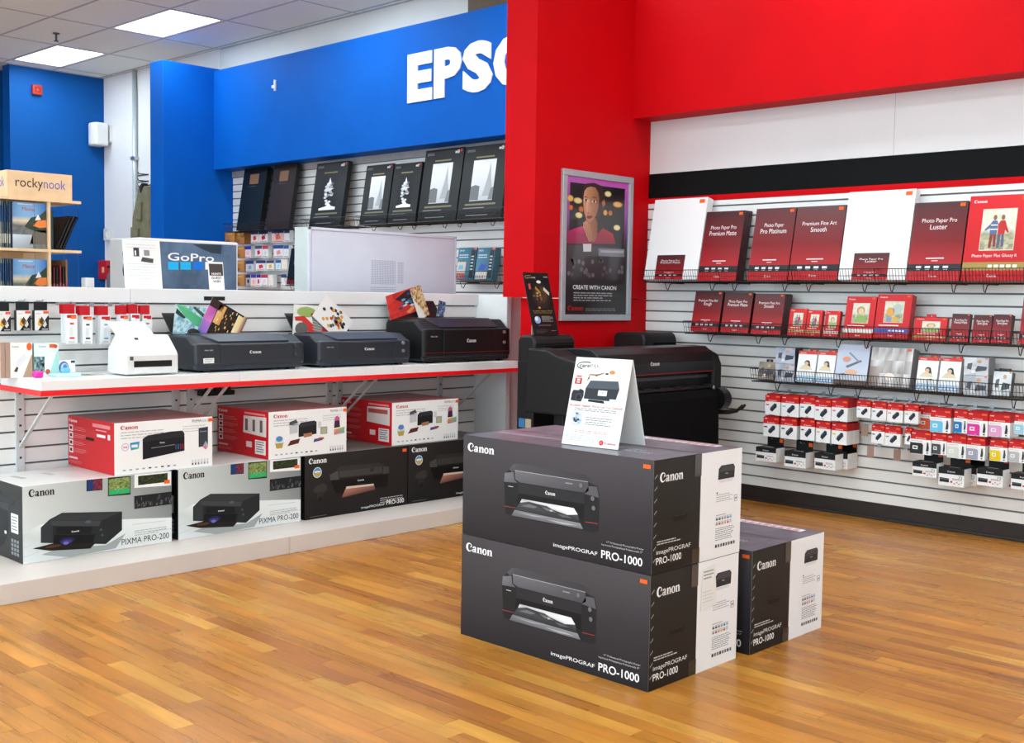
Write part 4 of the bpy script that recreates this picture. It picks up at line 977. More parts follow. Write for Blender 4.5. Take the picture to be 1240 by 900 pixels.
# wooden book stand with printed header
X = -6.70
cN = crop(0, 195, 5.809)
def Yp(x): return yat(cN(x, 0)[0], X, 1.6)
def Zp(y, x=300): return zat(cN(0, y)[1], X, Yp(x))
Y0, Y1 = Yp(55), Yp(512)
st = thing('book_stand', 'pale wooden tabletop book stand with clear panes and a lettered header', 'book stand', (X, Y0, ZB))
def L(y): return y - Y0
zt_, zb_ = Zp(60, 60) - ZB, Zp(240, 60) - ZB - 0.01
DN = 0.36
MB().box(-DN, 0, 0, L(Y1), zb_, zt_).build('header', M_wood, st, bevel=0.002)
H_ = sidex(L(Y1), zt_ - zb_, 0.0, 0.0, zb_)
gH = fx(X, Y0, L(Y1), ZB + zb_, zt_ - zb_)
p, q, r_ = gH(*cN(108, 152)), gH(*cN(302, 170)), gH(*cN(462, 180))
H_.text('rocky', p[0], 0.42, 0.36, '#33302e', 1, fit=q[0] - p[0]); H_.text('nook', q[0] + 0.012, 0.42, 0.36, '#5a68a8', 1, fit=r_[0] - q[0] - 0.015); H_.build('header_lettering', st, M_matte)
H2 = leftx(DN, zt_ - zb_, -DN, 0.0, zb_); H2.text('rocky', 0.08, 0.42, 0.36, '#33302e', 1, fit=0.4); H2.text('nook', 0.5, 0.42, 0.36, '#5a68a8', 1, fit=0.4); H2.build('header_lettering', st, M_matte)
zs2 = Zp(630) - ZB
zlow = Zp(690, 200) - ZB - 0.29
Yr = L(Yp(572)); Yd = L(Yp(350))
MB().box(-DN - 0.02, 0.005, -0.04, Yr, zb_ - 0.012, zb_ + 0.004).build('roof_board', M_wood, st, bevel=0.001)
MB().box(-DN - 0.02, 0.005, -0.04, Yr, zs2 - 0.008, zs2 + 0.008).build('shelf_board', M_wood, st, bevel=0.001)
MB().box(-DN - 0.02, 0.005, -0.04, Yr, 0, 0.02).build('base_board', M_wood, st, bevel=0.001)
MB().box(-DN, 0.0, Yd - 0.007, Yd + 0.007, 0.02, zb_ - 0.012).build('divider', M_wood, st)
MB().box(-DN - 0.008, -DN + 0.002, Yd, Yd + 0.10, 0.02, zb_ - 0.012).build('back_slat', M_wood, st)
MB().box(-DN - 0.008, -DN + 0.002, -0.03, Yd, 0.02, zb_ - 0.012).build('back_board', M_wood, st)
for za, zb2 in ((zs2 + 0.01, zb_ - 0.014), (zlow + 0.002, zs2 - 0.01)):
    MB().box(-0.002, 0.002, 0.0, Yd * 0.64, za, zb2).build('pane', M_glassy, st)
    MB().box(-DN, 0.0, Yr - 0.02, Yr - 0.016, za, zb2).build('pane', M_glassy, st)
def cover(A, l=0):
    A.cells(0, 0, 1, 1, 8, 10, lambda i, j: mix('#2c64b0', '#88b4d8', 0.5 + 0.5 * math.sin(i * 0.5)) if j > 6 else (mix('#d8c8b0', '#f0d8a8', Rr.random()) if j == 6 else mix('#5c6468', '#8c8478', Rr.random())), l)
    A.poly([(0.35, 0.48), (0.55, 0.68), (0.78, 0.72), (1, 0.86), (1, 0.35), (0.7, 0.38), (0.5, 0.42)], '#3a4434', l + 1)
    A.poly([(0.6, 0.5), (0.75, 0.62), (1, 0.64), (1, 0.48), (0.8, 0.46)], '#e8803c', l + 2); A.poly([(0.66, 0.62), (0.75, 0.76), (0.84, 0.64)], '#ece6dc', l + 2)
    A.poly([(0.5, 0.1), (0.62, 0.4), (1, 0.42), (1, 0.1)], '#6c6458', l + 1); A.rect(0, 0, 0.6, 0.3, ['#a8b4bc', '#8c989c', '#c8ccd0', '#d8dcde'], l + 1)
    A.text('Maine', 0.28, 0.82, 0.08, '#c84838', l + 3, fit=0.36); A.lines(0.15, 0.6, 0.95, 1, 0.1, 0.015, '#e8eef4', l + 3)
def book(label, X, Y0, zb, w, h, th, col, group, rot=0.0, art=None):
    t = thing('book', label, 'book', (X, Y0, zb), (rot, 0, 0), group=group)
    mb = MB().box(-0.004 - w, 0, 0, 0.003, 0, h, col).box(-0.004 - w, 0, th - 0.003, th, 0, h, col).box(-0.004, 0, 0, th, 0, h, col)
    mb.build('cover', M_gloss, t); MB().box(-w, -0.004, 0.003, th - 0.003, 0.003, h - 0.004).build('pages', M_paper, t)
    if art: S = sidex(th, h, 0.0); art(S); S.build('spine_print', t)
    return t
MB().box(-DN - 0.02, 0.005, -0.04, Yr, zlow - 0.0165, zlow - 0.0005).build('shelf_board', M_wood, st, bevel=0.001)
for row, zz in enumerate((zs2 + 0.0085, zlow)):
    w_ = L(Yp(338)) - L(Yp(100)); h_ = (Zp(290, 200) - ZB - zz) if row == 0 else 0.29
    yb_ = L(Yp(100))
    t = thing('book', ('lighthouse coast cover book facing out on the %s shelf of the wooden stand' % ('upper', 'lower')[row]), 'book', (X - 0.02, Y0 + yb_, ZB + zz), group='coast cover books facing out')
    MB().box(-0.025, 0, 0, w_, 0, h_, '#3c6ca4').build('cover', M_gloss, t, bevel=0.001)
    A = sidex(w_, h_, 0.0); cover(A); A.build('front_print', t, M_gloss)
    for k in range(5):
        book('thin blue grey spine of a coast book in the row left on the %s shelf' % ('upper', 'lower')[row], X - 0.015, Y0 + yb_ - 0.012 - 0.0125 * (k + 1), ZB + zz, 0.2, h_, 0.011, ('#4c6c84', '#8c9488', '#3c5468', '#6c7c84', '#a8a898')[k], 'coast book spines on the %s shelf' % ('upper', 'lower')[row],
             art=lambda S: (S.rect(0.2, 0.55, 0.8, 0.9, '#2c4c74', 0), S.rect(0.2, 0.1, 0.8, 0.3, '#c8c4b4', 0)))
ya = Y0 + Yd + 0.012
hb = Zp(340) - ZB - zs2 - 0.008
book('dark teal book standing straight against the stand divider', X - 0.02, ya, ZB + zs2 + 0.0085, 0.22, hb, 0.022, '#2c4448', 'dark books on the upper shelf')
for k in range(3):
    book('black book leaning sideways on the upper shelf of the wooden stand', X - 0.02, ya + 0.03 + 0.02 * k, ZB + zs2 + 0.0165, 0.22, hb * 0.93, 0.017, ('#181414', '#1c2024', '#14181c')[k], 'dark books on the upper shelf', rot=-0.42)
for k in range(6):
    book('%s book standing on the lower shelf of the wooden stand' % ('near black', 'wine red', 'dark brown', 'brick red', 'charcoal', 'tan')[k], X - 0.03, ya + 0.019 * k, ZB + zlow, 0.2, (0.245, 0.25, 0.245, 0.26, 0.25, 0.295)[k], 0.017, ('#241c1e', '#5c1c24', '#2a2022', '#7c2428', '#302428', '#8c6c54')[k], 'books on the lower shelf', art=lambda S: S.rect(0.2, 0.1, 0.8, 0.6, '#a85c60', 0))
t = thing('ornament', 'small white boxed gadget standing at the end of the wooden book stand', 'gadget', (X + 0.03, Y0 + Yr + 0.012, ZB))
hh = Zp(820, 540) - ZB
MB().box(-0.06, 0, 0, 0.055, 0, hh).build('box', M_whiteplastic, t, bevel=0.003); sidex(0.055, hh, 0).rect(0.1, 0.8, 0.9, 0.88, '#3a3c40', 0).disc(0.5, 0.7, 0.28, '#8a8c90', 0).build('front_print', t)

# ---------------------------------------------------------------- far corner
zc = 3.05
Yk = YW - 0.02
pc = ony(131.5, 165, Yk)
zs0, zs1 = onx(118, 177, pc.x).z, onx(118, 149, pc.x).z
t = thing('speaker', 'white rounded wall speaker high in the blue and white corner', 'speaker', (pc.x, Yk, zs0))
out = Yk - yat(109, pc.x, 3.0)
MB().box(-0.10, 0.10, -0.03, 0, 0.05, zs1 - zs0 - 0.02).build('wall_plate', M_whiteplastic, t, bevel=0.01)
MB().prism([(-0.11, -0.05)] + [(-0.11 + 0.22 * k / 10, -0.05 - (out - 0.05) * (0.82 + 0.18 * math.sin(math.pi * k / 10))) for k in range(11)] + [(0.11, -0.05)], 'z', 0, zs1 - zs0, '#eee').build('cabinet', M_whiteplastic, t, bevel=0.03, seg=3)
MB().box(-0.03, 0.03, -0.06, -0.02, 0.1, 0.16).build('bracket', M_whiteplastic, t)
P = onx(44.5, 109, XBACK + 0.02)
t = thing('alarm_strobe', 'small red fire alarm box high on the blue back wall', 'alarm', (XBACK, P.y, P.z))
MB().box(0, 0.05, -0.06, 0.06, -0.06, 0.06).build('box', mat('alarm red', '#a82a14', 0.4, var=(30, 0.08)), t, bevel=0.01)
sidex(0.12, 0.12, 0.05, -0.06, -0.06).rect(0.2, 0.25, 0.8, 0.75, '#8c1e10', 0).disc(0.5, 0.5, 0.16, '#b04a30', 1).build('front_print', t)
P = ony(127, 284, Yk - 0.06)
t = thing('light_switch', 'small white switch box on the wall corner above the red box', 'switch', (P.x, Yk, P.z))
MB().box(-0.06, 0.06, -0.05, 0, -0.075, 0.075).build('box', M_whiteplastic, t, bevel=0.008)
MB().box(-0.02, 0.02, -0.06, -0.048, -0.03, 0.03).build('rocker', M_whiteplastic, t, bevel=0.003)
P = ony(127, 327, Yk - 0.06)
t = thing('wall_box', 'small red wall box with a yellow label in the far corner', 'box', (P.x, Yk, P.z))
MB().box(-0.12, 0.10, -0.09, 0, -0.12, 0.12).build('box', mat('wall box red', '#c41620', 0.4, var=(30, 0.05)), t, bevel=0.008)
front(0.22, 0.24, -0.09, -0.12, -0.12).rect(0.45, 0.35, 0.75, 0.65, '#e8b878', 0).build('label', t)
t = thing('fire_extinguisher', 'grey cylinder with red valve standing beside the red wall box', 'extinguisher', (ony(135, 330, Yk - 0.08).x, Yk - 0.08, ony(135, 345, Yk - 0.08).z - 0.35))
MB().tube([(0, 0, 0.0), (0, 0, 0.46), (0, 0, 0.50)], [0.055, 0.055, 0.03], 14).build('cylinder', mat('grey cylinder', '#5c6068', 0.4, var=(20, 0.05)), t, smooth=True)
MB().tube([(0, 0, 0.50), (0, 0, 0.56)], 0.028, 10).build('valve', mat('valve red', '#b81c24', 0.4, var=(20, 0.05)), t)
MB().box(-0.012, 0.012, -0.05, 0.02, 0.56, 0.59).build('lever', M_black, t)
P = ony(163, 120, Yk - 0.03)
t = thing('conduit_pipe', 'thin grey conduit pipe running up the white corner wall', 'pipe', (P.x, Yk - 0.03, 0.0))
MB().tube([(0, 0, 0), (0, 0, ZC - 0.01)], 0.03, 12).build('pipe', mat('galvanised pipe', '#b9c2c4', 0.4, metal=0.3, var=(20, 0.05)), t, smooth=True)
for zz in (1.9, 3.0): MB().box(-0.05, 0.05, -0.035, 0.028, zz, zz + 0.04).build('clip', M_steel, t)
# hanging vest and its hooks beside the blue column
for k, py in enumerate((212, 220, 228)):
    P = ony(174, py, Yk)
    t = thing('wall_hook', 'thin black wall hook beside the blue column, %s of three' % ('top', 'middle', 'lowest')[k], 'hook', (P.x, Yk, P.z), group='hooks beside the blue column')
    MB().tube([(-0.12, -0.004, 0), (0.12, -0.004, 0)], 0.008, 6).build('rail', M_wire, t); MB().tube([(0.1, -0.004, 0), (0.1, -0.12, 0), (0.1, -0.13, 0.02)], 0.006, 6).build('arm', M_wire, t)
P = ony(170, 255, Yk - 0.12)
zt_ = ony(178, 222, Yk - 0.12).z; zb_ = ony(170, 300, Yk - 0.12).z
t = thing('vest', 'olive drab pocketed vest hanging beside the blue column', 'vest', (P.x, Yk - 0.12, zb_ - 0.1))
hv = zt_ - zb_ + 0.1
vest_m = mat('olive cotton', '#7d7a62', 0.85, spec=0.1, bump=(60, 0.5), var=(12, 0.14))
prof = [(-0.14, 0), (0.30, 0), (0.33, hv * 0.55), (0.27, hv * 0.8), (0.20, hv * 0.97), (0.10, hv * 0.93), (0.05, hv * 0.96), (0.0, hv * 0.80), (-0.10, hv * 0.55)]
me = MB().prism([(a, b) for a, b in prof], 'y', -0.06, 0.06, '#777').build('body', vest_m, t, bevel=0.03, seg=3)
MB().prism([(0.03, hv * 0.5), (0.15, hv * 0.48), (0.17, hv * 0.74), (0.06, hv * 0.76)], 'y', -0.085, -0.055).build('pocket', vest_m, t, bevel=0.01)
MB().prism([(-0.09, hv * 0.08), (0.08, hv * 0.06), (0.09, hv * 0.38), (-0.08, hv * 0.40)], 'y', -0.09, -0.055).build('pocket', vest_m, t, bevel=0.01)
MB().prism([(0.13, hv * 0.86), (0.20, hv * 0.99), (0.17, hv), (0.09, hv * 0.95)], 'y', -0.075, 0.0).build('collar', mat('dark collar cloth', '#2c2422', 0.9, bump=(60, 0.4)), t, bevel=0.01)
MB().tube([(0.15, 0.0, hv * 0.97), (0.15, 0.121, hv * 1.0)], 0.008, 6).build('hanger_loop', M_wire, t)
# sprinkler under the tiles
P = onz(68, 40, ZC)
t = thing('sprinkler', 'small dark sprinkler head hanging from the ceiling tiles', 'sprinkler', (P.x, P.y, ZC))
MB().tube([(0, 0, 0.0), (0, 0, -0.08)], 0.011, 8).build('stem', mat('bronze', '#5a5650', 0.4, metal=0.5, var=(20, 0.1)), t)
MB().tube([(0, 0, -0.0015), (0, 0, -0.010)], 0.036, 12).build('collar', MATS['bronze'], t)
MB().tube([(0, 0, -0.08), (0, 0, -0.086)], 0.024, 12).build('deflector', MATS['bronze'], t)
# wooden stub above the blue fascia
x0, x1 = ony(578, 5, YW - 0.01).x, ony(640, 5, YW - 0.01).x
struct(MB().box(x0, x1, YW - 0.12, YW, 3.7, ZC).build('trim_5', mat('brown post paint', '#5a4535', 0.6, var=(10, 0.1))))
# word mark on the blue fascia, one raised letter each
EP = 6.705
def fascia_letter(ch, px0, px1, label):
    x0, x1 = ony(px0, 95, EP).x, ony(px1, 95, EP).x
    v, fs, w = text_geo(ch, 0.055)
    z0, z1 = 3.10, 3.52
    ymin = min(p[1] for p in v); ymax = max(p[1] for p in v)
    mb = MB()
    def Q(i, y): return (x0 + v[i][0] / w * (x1 - x0), y, z0 + (v[i][1] - ymin) / (ymax - ymin) * (z1 - z0))
    edges = {}
    for f_ in fs:
        mb.face([Q(i, EP - 0.012) for i in f_], '#fff')
        for a, b in zip(f_, f_[1:] + f_[:1]): edges[(a, b)] = 1
    for a, b in edges:
        if (b, a) not in edges: mb.face([Q(b, EP - 0.012), Q(a, EP - 0.012), Q(a, EP), Q(b, EP)], '#fff')
    o = mb.build('letter', mat('white sign letter', '#f6f6f6', 0.4, var=(9, 0.01)), fas); return o
for ch, a, b in (('E', 494.5, 524), ('P', 526.5, 559.5), ('S', 561, 597)): fascia_letter(ch, a, b, '')
xo = ony(598, 95, EP).x
fo = [('O', xo, xo + 0.47), ('N', xo + 0.5, xo + 0.5 + 0.42)]
for ch, x0, x1 in fo: fascia_letter(ch, pix((x0, EP, 3.3))[0], pix((x1, EP, 3.3))[0], '')
# small white clip left on the fascia
P = ony(334, 103, EP)
t = thing('sign_clip', 'tiny white clip stuck on the blue fascia', 'clip', (P.x, EP, P.z))
MB().box(-0.012, 0.012, -0.02, 0, -0.06, 0.05).build('clip_body', M_whiteplastic, t, bevel=0.004); MB().box(-0.05, -0.01, -0.02, 0, -0.03, 0.0).build('tab', M_whiteplastic, t, bevel=0.004)

# ================================================================== DARK CARTON STACK ON THE FLOOR
SX0, SX1, SY0, SY1 = -3.386, -2.413, 3.235, 3.802
SW, SD = SX1 - SX0, SY1 - SY0
HB1, HB2 = 0.4225, 0.4105
gF = fy(SY0, SX0, SW, HB1, HB2)
cP = crop(600, 560, 6.43); cQ = crop(550, 500, 2.572)
def pro_front(h):
    A = front(SW, h)
    def T(*p): return [gF(*cP(x, y)) for x, y in p]
    def U(*p): return [gF(*cQ(x, y)) for x, y in p]
    A.rect(0, 0, 1, 0.5, ['#252226', '#1f1d21', '#322f33', '#393639'], 0)
    A.rect(0, 0.5, 1, 1, ['#393639', '#322f33', '#4a464a', '#464246'], 0)
    A.poly(T((70, 100), (140, 20), (190, 15), (700, 108), (790, 185), (808, 262), (800, 540), (770, 555), (130, 425), (75, 402), (65, 160)), '#1f1f22', 1)
    A.poly(T((105, 60), (140, 20), (190, 15), (690, 105), (745, 135), (790, 190), (720, 160), (150, 66), (130, 80)), ['#514f53', '#565458', '#4a484c', '#38363a', '#3a383c', '#454347', '#3c3a3e', '#4c4a4e', '#504e52'], 2)
    A.poly(T((150, 68), (720, 158), (725, 228), (700, 245), (190, 162), (152, 135)), ['#6a686d', '#4f4d52', '#48464a', '#48464a', '#5a585d', '#626065'], 3)
    A.poly(T((150, 66), (720, 156), (720, 160), (150, 71)), '#a8a6aa', 4)
    A.poly(T((72, 88), (140, 80), (146, 140), (172, 166), (66, 156)), ['#77757a', '#6c6a6f', '#626065', '#5a585d', '#66646a'], 3)
    A.poly(T((725, 190), (788, 196), (806, 282), (690, 250)), '#57555a', 3)
    A.poly(T((175, 165), (690, 250), (690, 330), (178, 245)), '#2a292c', 3)
    A.poly(T((178, 245), (690, 330), (685, 450), (165, 330)), '#121214', 3)
    A.poly(T((205, 290), (610, 362), (640, 412), (555, 416), (330, 335), (190, 322)), ['#b8b8ba', '#e2e2e4', '#f0f0f0', '#c8c8ca', '#a8a8aa', '#d0d0d2'], 4)
    A.poly(T((192, 318), (260, 312), (330, 330), (400, 345), (440, 370), (560, 415), (640, 412), (660, 480), (150, 375)), ['#4a4a4e', '#36363a', '#5a5a5e', '#3c3c40', '#46464a', '#2e2e32', '#4e4e52', '#28282c', '#333337'], 5)
    A.poly(T((150, 375), (660, 478), (683, 526), (124, 418)), ['#7c7c80', '#8c8c90', '#6c6c70', '#58585c'], 5)
    A.poly(T((200, 345), (260, 330), (330, 352), (300, 362)), '#6a6a6e', 6); A.poly(T((360, 352), (430, 372), (480, 398), (400, 380)), '#707074', 6); A.poly(T((480, 405), (560, 422), (600, 440), (520, 432)), '#5c5c60', 6); A.poly(T((420, 378), (440, 374), (450, 386), (430, 390)), '#b0b0b4', 7)
    A.poly(T((180, 395), (300, 418), (420, 436), (300, 428)), '#a0a0a4', 6); A.poly(T((400, 450), (560, 478), (640, 500), (520, 486)), '#a8a8ac', 6)
    A.poly(T((72, 343), (155, 357), (155, 361), (72, 348)), '#a23a3c', 4); A.poly(T((698, 466), (795, 481), (795, 486), (698, 471)), '#a23a3c', 4)
    for x, y in ((755, 288), (762, 362)): A.ell(*T((x, y))[0], 0.009, 0.022, '#6c6a70', 4, 10)
    A.ell(*T((664, 186))[0], 0.008, 0.02, '#6e6c72', 5); A.poly(T((545, 160), (600, 168), (598, 178), (543, 170)), '#8a888e', 5)
    p, q = T((388, 252))[0], T((465, 262))[0]; A.logo(p[0], p[1] - 0.003, 0.036, '#e8e8e8', 5, fit=q[0] - p[0])
    A.rect(T((100, 190))[0][0], T((100, 192))[0][1], T((138, 190))[0][0], T((100, 187))[0][1], '#c8c8c8', 5)
    p, q = U((42, 118))[0], U((124, 132))[0]; A.logo(p[0], p[1] - 0.008, 0.083, '#f6f6f6', 2, fit=q[0] - p[0])
    p, q = U((308, 417))[0], U((445, 448))[0]; A.text('imagePROGRAF', p[0], (p[1] + q[1]) / 2, 0.034, '#e4e4e4', 2, bold=0.006, fit=q[0] - p[0])
    p, q = U((457, 455))[0], U((585, 480))[0]; A.text('PRO-1000', p[0], (p[1] + q[1]) / 2, 0.072, '#f4f4f4', 2, bold=0.012, fit=q[0] - p[0])
    A.text('17" Professional Photographic Printer', p[0] + 0.025, 0.205, 0.016, '#c4c4c4', 2, fit=q[0] - p[0] - 0.02); A.text('Imprimante Photographique Professionnelle 17"', p[0], 0.175, 0.016, '#c4c4c4', 2, fit=q[0] - p[0])
    return A
def pro_side(h):
    A = sidex(SD, h, SW)
    A.rect(0, 0, 0.515, 1, ['#1b1917', '#221f1d', '#2b2a2a', '#2a2928'], 0); A.rect(0.515, 0, 1, 1, '#eeeff2', 0)
    A.logo(0.065, 0.80, 0.085, '#f4f4f4', 1, fit=0.25)
    for k in range(8): A.poly([(0.012, 0.10 + 0.105 * k), (0.04, 0.13 + 0.105 * k), (0.04, 0.143 + 0.105 * k), (0.012, 0.113 + 0.105 * k)], '#9a9896', 1)
    A.poly([(0.23, 0.43), (0.36, 0.43), (0.38, 0.47), (0.36, 0.49), (0.23, 0.49), (0.21, 0.46)], '#141211', 1); A.rect(0.235, 0.475, 0.355, 0.482, '#3a3634', 2)
    A.lines(0.05, 0.33, 0.275, 2, 0.022, 0.010, '#c8c6c4', 1, 2)
    A.text('imagePROGRAF', 0.045, 0.17, 0.038, '#dedede', 1, bold=0.006, fit=0.37); A.text('PRO-1000', 0.045, 0.08, 0.06, '#f2f2f2', 1, bold=0.012, fit=0.27)
    # white part: small printer picture, notes, icons
    A.poly([(0.715, 0.73), (0.91, 0.73), (0.915, 0.83), (0.895, 0.86), (0.75, 0.86), (0.72, 0.83)], '#2f2f33', 1); A.poly([(0.725, 0.80), (0.91, 0.80), (0.895, 0.855), (0.755, 0.855)], '#47474c', 2); A.logo(0.80, 0.775, 0.012, '#d0d0d0', 3, fit=0.03)
    A.poly([(0.72, 0.725), (0.9, 0.725), (0.88, 0.70), (0.74, 0.70)], '#dcdde0', 1)
    A.rect(0.70, 0.60, 0.715, 0.615, '#2a2a2c', 1); A.lines(0.70, 0.90, 0.585, 4, 0.02, 0.006, '#9a9ba0', 1, 5)
    A.rect(0.915, 0.50, 0.955, 0.56, '#8a8b90', 1); A.rect(0.92, 0.505, 0.95, 0.555, '#eeeff2', 2); A.rect(0.924, 0.52, 0.932, 0.54, '#55565a', 3); A.rect(0.938, 0.52, 0.946, 0.54, '#55565a', 3)
    A.lines(0.70, 0.86, 0.395, 1, 0.02, 0.006, '#77787c', 1, 6)
    cs = ['#3a3c40', '#3a3c40', '#7c7e84', '#9a9ca2', '#3a78b8', '#6cb4e0', '#8a8c92', '#b83a3c', '#c88a9a', '#e0b43a', '#c84a34', '#d0d2d6']
    for k in range(12):
        x, y = 0.70 + 0.033 * (k % 6), 0.35 - 0.045 * (k // 6); A.rect(x, y, x + 0.026, y + 0.034, '#c4c6ca', 1); A.rect(x + 0.002, y + 0.002, x + 0.024, y + 0.018, cs[k], 2)
    A.lines(0.70, 0.93, 0.27, 7, 0.018, 0.007, '#8c8d92', 1, 7)
    for k in range(8): A.rect(0.70 + 0.031 * k, 0.095, 0.722 + 0.031 * k, 0.125, '#6a6b70' if k % 3 else '#2e2f33', 1)
    return A
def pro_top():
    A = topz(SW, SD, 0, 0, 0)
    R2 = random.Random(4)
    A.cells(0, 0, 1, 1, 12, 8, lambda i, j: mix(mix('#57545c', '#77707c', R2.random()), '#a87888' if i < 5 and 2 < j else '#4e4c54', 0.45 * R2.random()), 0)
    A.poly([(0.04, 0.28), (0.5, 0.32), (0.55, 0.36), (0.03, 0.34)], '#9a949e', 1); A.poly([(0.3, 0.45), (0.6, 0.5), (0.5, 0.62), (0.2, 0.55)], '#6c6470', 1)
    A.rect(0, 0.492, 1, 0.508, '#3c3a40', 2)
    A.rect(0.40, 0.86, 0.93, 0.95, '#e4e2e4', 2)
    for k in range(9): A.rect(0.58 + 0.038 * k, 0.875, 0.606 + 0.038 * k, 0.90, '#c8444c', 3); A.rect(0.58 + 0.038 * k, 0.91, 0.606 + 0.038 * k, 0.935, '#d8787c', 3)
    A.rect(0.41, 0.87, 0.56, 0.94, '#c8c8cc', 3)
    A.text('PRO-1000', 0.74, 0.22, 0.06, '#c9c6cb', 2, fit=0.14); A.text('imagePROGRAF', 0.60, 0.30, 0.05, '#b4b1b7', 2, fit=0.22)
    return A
top_me = pro_top().mb.data('top_print')
def pro_carton(label, loc, h, group, note=False):
    t = thing('printer_carton', label, 'box', loc, group=group)
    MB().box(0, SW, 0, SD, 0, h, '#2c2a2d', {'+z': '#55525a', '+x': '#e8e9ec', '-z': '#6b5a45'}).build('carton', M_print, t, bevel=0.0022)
    pro_front(h).build('front_print', t, M_print)
    pro_side(h).build('side_print', t, M_print)
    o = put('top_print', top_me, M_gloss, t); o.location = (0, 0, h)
    MB().box(SW * 0.955, SW * 0.988, -0.0036, -0.003, h * 0.925, h * 0.96).build('price_sticker', M_sticker, t)
    tp = MB().box(SW + 0.0016, SW + 0.0026, SD * 0.455, SD * 0.555, h * 0.80, h, '#5c5a58').box(SW + 0.0016, SW + 0.0026, SD * 0.455, SD * 0.555, 0, h * 0.13, '#3c3836')
    a_ = MB().box(SW + 0.0016, SW + 0.0026, SD * 0.44, SD * 0.515, h * 0.80, h * 0.998, '#4a4847').build('packing_tape', M_tape, t)
    MB().box(SW + 0.0016, SW + 0.0026, SD * 0.43, SD * 0.515, h * 0.005, h * 0.14, '#2f2b29').build('packing_tape', M_tape, t)
    if note:
        MB().hexa([(SW + 0.002, SD * 0.55, h * 0.55), (SW + 0.003, SD * 0.55, h * 0.55), (SW + 0.003, SD * 0.74, h * 0.58), (SW + 0.002, SD * 0.74, h * 0.58)],
                  [(SW + 0.002, SD * 0.565, h * 0.93), (SW + 0.003, SD * 0.565, h * 0.93), (SW + 0.003, SD * 0.71, h * 0.965), (SW + 0.002, SD * 0.71, h * 0.965)]).build('delivery_slip', M_paper, t)
        B = sidex(SD, h, SW + 0.003); B.text('12/5', 0.59, 0.87, 0.045, '#6c6e74', 0, fit=0.08) if False else None
        B.lines(0.575, 0.70, 0.90, 3, 0.03, 0.012, '#8c8e94', 0, 3); B.lines(0.57, 0.70, 0.72, 4, 0.03, 0.006, '#c4c6ca', 0, 5); B.build('slip_print', t)
    return t
pro_carton('large dark printer carton, bottom of the stack of two, with a taped delivery slip', (SX0, SY0, 0.0), HB1, 'dark printer cartons on the floor', True)
pro_carton('large dark printer carton, top of the stack of two, under the tent sign', (SX0 + 0.002, SY0, HB1 + 0.003), HB2, 'dark printer cartons on the floor')
P = onz(907.5, 794, 0)
pro_carton('large dark printer carton standing alone behind the stack of two', (P.x - SW, P.y, 0.0), 0.418, 'dark printer cartons on the floor')

# tent sign on the stack
ZT = HB1 + HB2 + 0.0062
bl, br_, bk_ = onz(680, 537, ZT), onz(748, 545, ZT), onz(777, 539, ZT)
uu = (br_ - bl); wS = uu.length; ang = math.atan2(uu.y, uu.x); dS = 0.19
t = thing('tent_sign', 'white folded tent sign with a printer picture, standing on the dark carton stack', 'sign', tuple(bl), (0, 0, ang))
hS = 0.335; lean = 0.088
MB().hexa([(0, 0, 0), (wS, 0, 0), (wS, 0.004, 0), (0, 0.004, 0)], [(0, lean, hS), (wS, lean, hS), (wS, lean + 0.004, hS), (0, lean + 0.004, hS)]).build('front_panel', M_paper, t)
MB().hexa([(0, dS - 0.004, 0), (wS, dS - 0.004, 0), (wS, dS, 0), (0, dS, 0)], [(0, lean, hS), (wS, lean, hS), (wS, lean + 0.004, hS), (0, lean + 0.004, hS)]).build('rear_panel', M_paper, t)
A = Art((0, 0, 0), (1, 0, 0), (0, lean, hS), wS, math.hypot(lean, hS))
for p in ring(0.20, 0.905, 0.165, 0.048, 0.15, 0.036, 20, 60, 250): A.poly(p, '#2a2a2c', 1)
A.text('care', 0.085, 0.885, 0.046, '#1c1c20', 1, fit=0.19, bold=0.012); A.text('PAK', 0.285, 0.885, 0.044, '#808084', 1, fit=0.17); A.text('PLUS', 0.33, 0.855, 0.014, '#77777b', 1, fit=0.09)
A.poly([(0.5, 0.905), (0.54, 0.91), (0.53, 0.89)], '#c0c0c4', 1)
A.poly([(0.61, 0.81), (0.76, 0.815), (0.76, 0.87), (0.62, 0.865)], ['#d8d8d8', '#e8e4dc', '#e0d4c0', '#d8d0c8'], 1); A.ell(0.69, 0.845, 0.05, 0.022, '#c48a4c', 2); A.ell(0.6, 0.825, 0.03, 0.012, '#5c4c44', 2)
for p in (((0.28, 0.77), (0.3, 0.8), (0.45, 0.80), (0.55, 0.83), (0.56, 0.84), (0.44, 0.815), (0.29, 0.81)), ((0.26, 0.72), (0.3, 0.76), (0.31, 0.79), (0.28, 0.775))): A.poly(list(p), '#7c4c34', 2)
A.ell(0.42, 0.795, 0.02, 0.008, '#a86c3c', 2)
A.rect(0.05, 0.69, 0.175, 0.76, '#b83c40', 1); A.rect(0.065, 0.77, 0.16, 0.79, '#c86468', 1); A.rect(0.085, 0.73, 0.14, 0.75, '#f0e0e0', 2); A.rect(0.085, 0.705, 0.14, 0.72, '#f0e0e0', 2)
A.poly([(0.26, 0.53), (0.82, 0.52), (0.86, 0.66), (0.82, 0.75), (0.33, 0.74), (0.265, 0.65)], '#2a2f36', 1); A.poly([(0.265, 0.65), (0.86, 0.66), (0.82, 0.75), (0.33, 0.74)], '#4a5058', 2)
A.rect(0.50, 0.575, 0.655, 0.635, '#e8eaee', 2); A.disc(0.58, 0.61, 0.02, '#b0b4bc', 3); A.poly([(0.34, 0.50), (0.64, 0.49), (0.62, 0.52), (0.35, 0.525)], '#1c1f24', 2); A.rect(0.72, 0.505, 0.84, 0.545, '#d0d4da', 2)
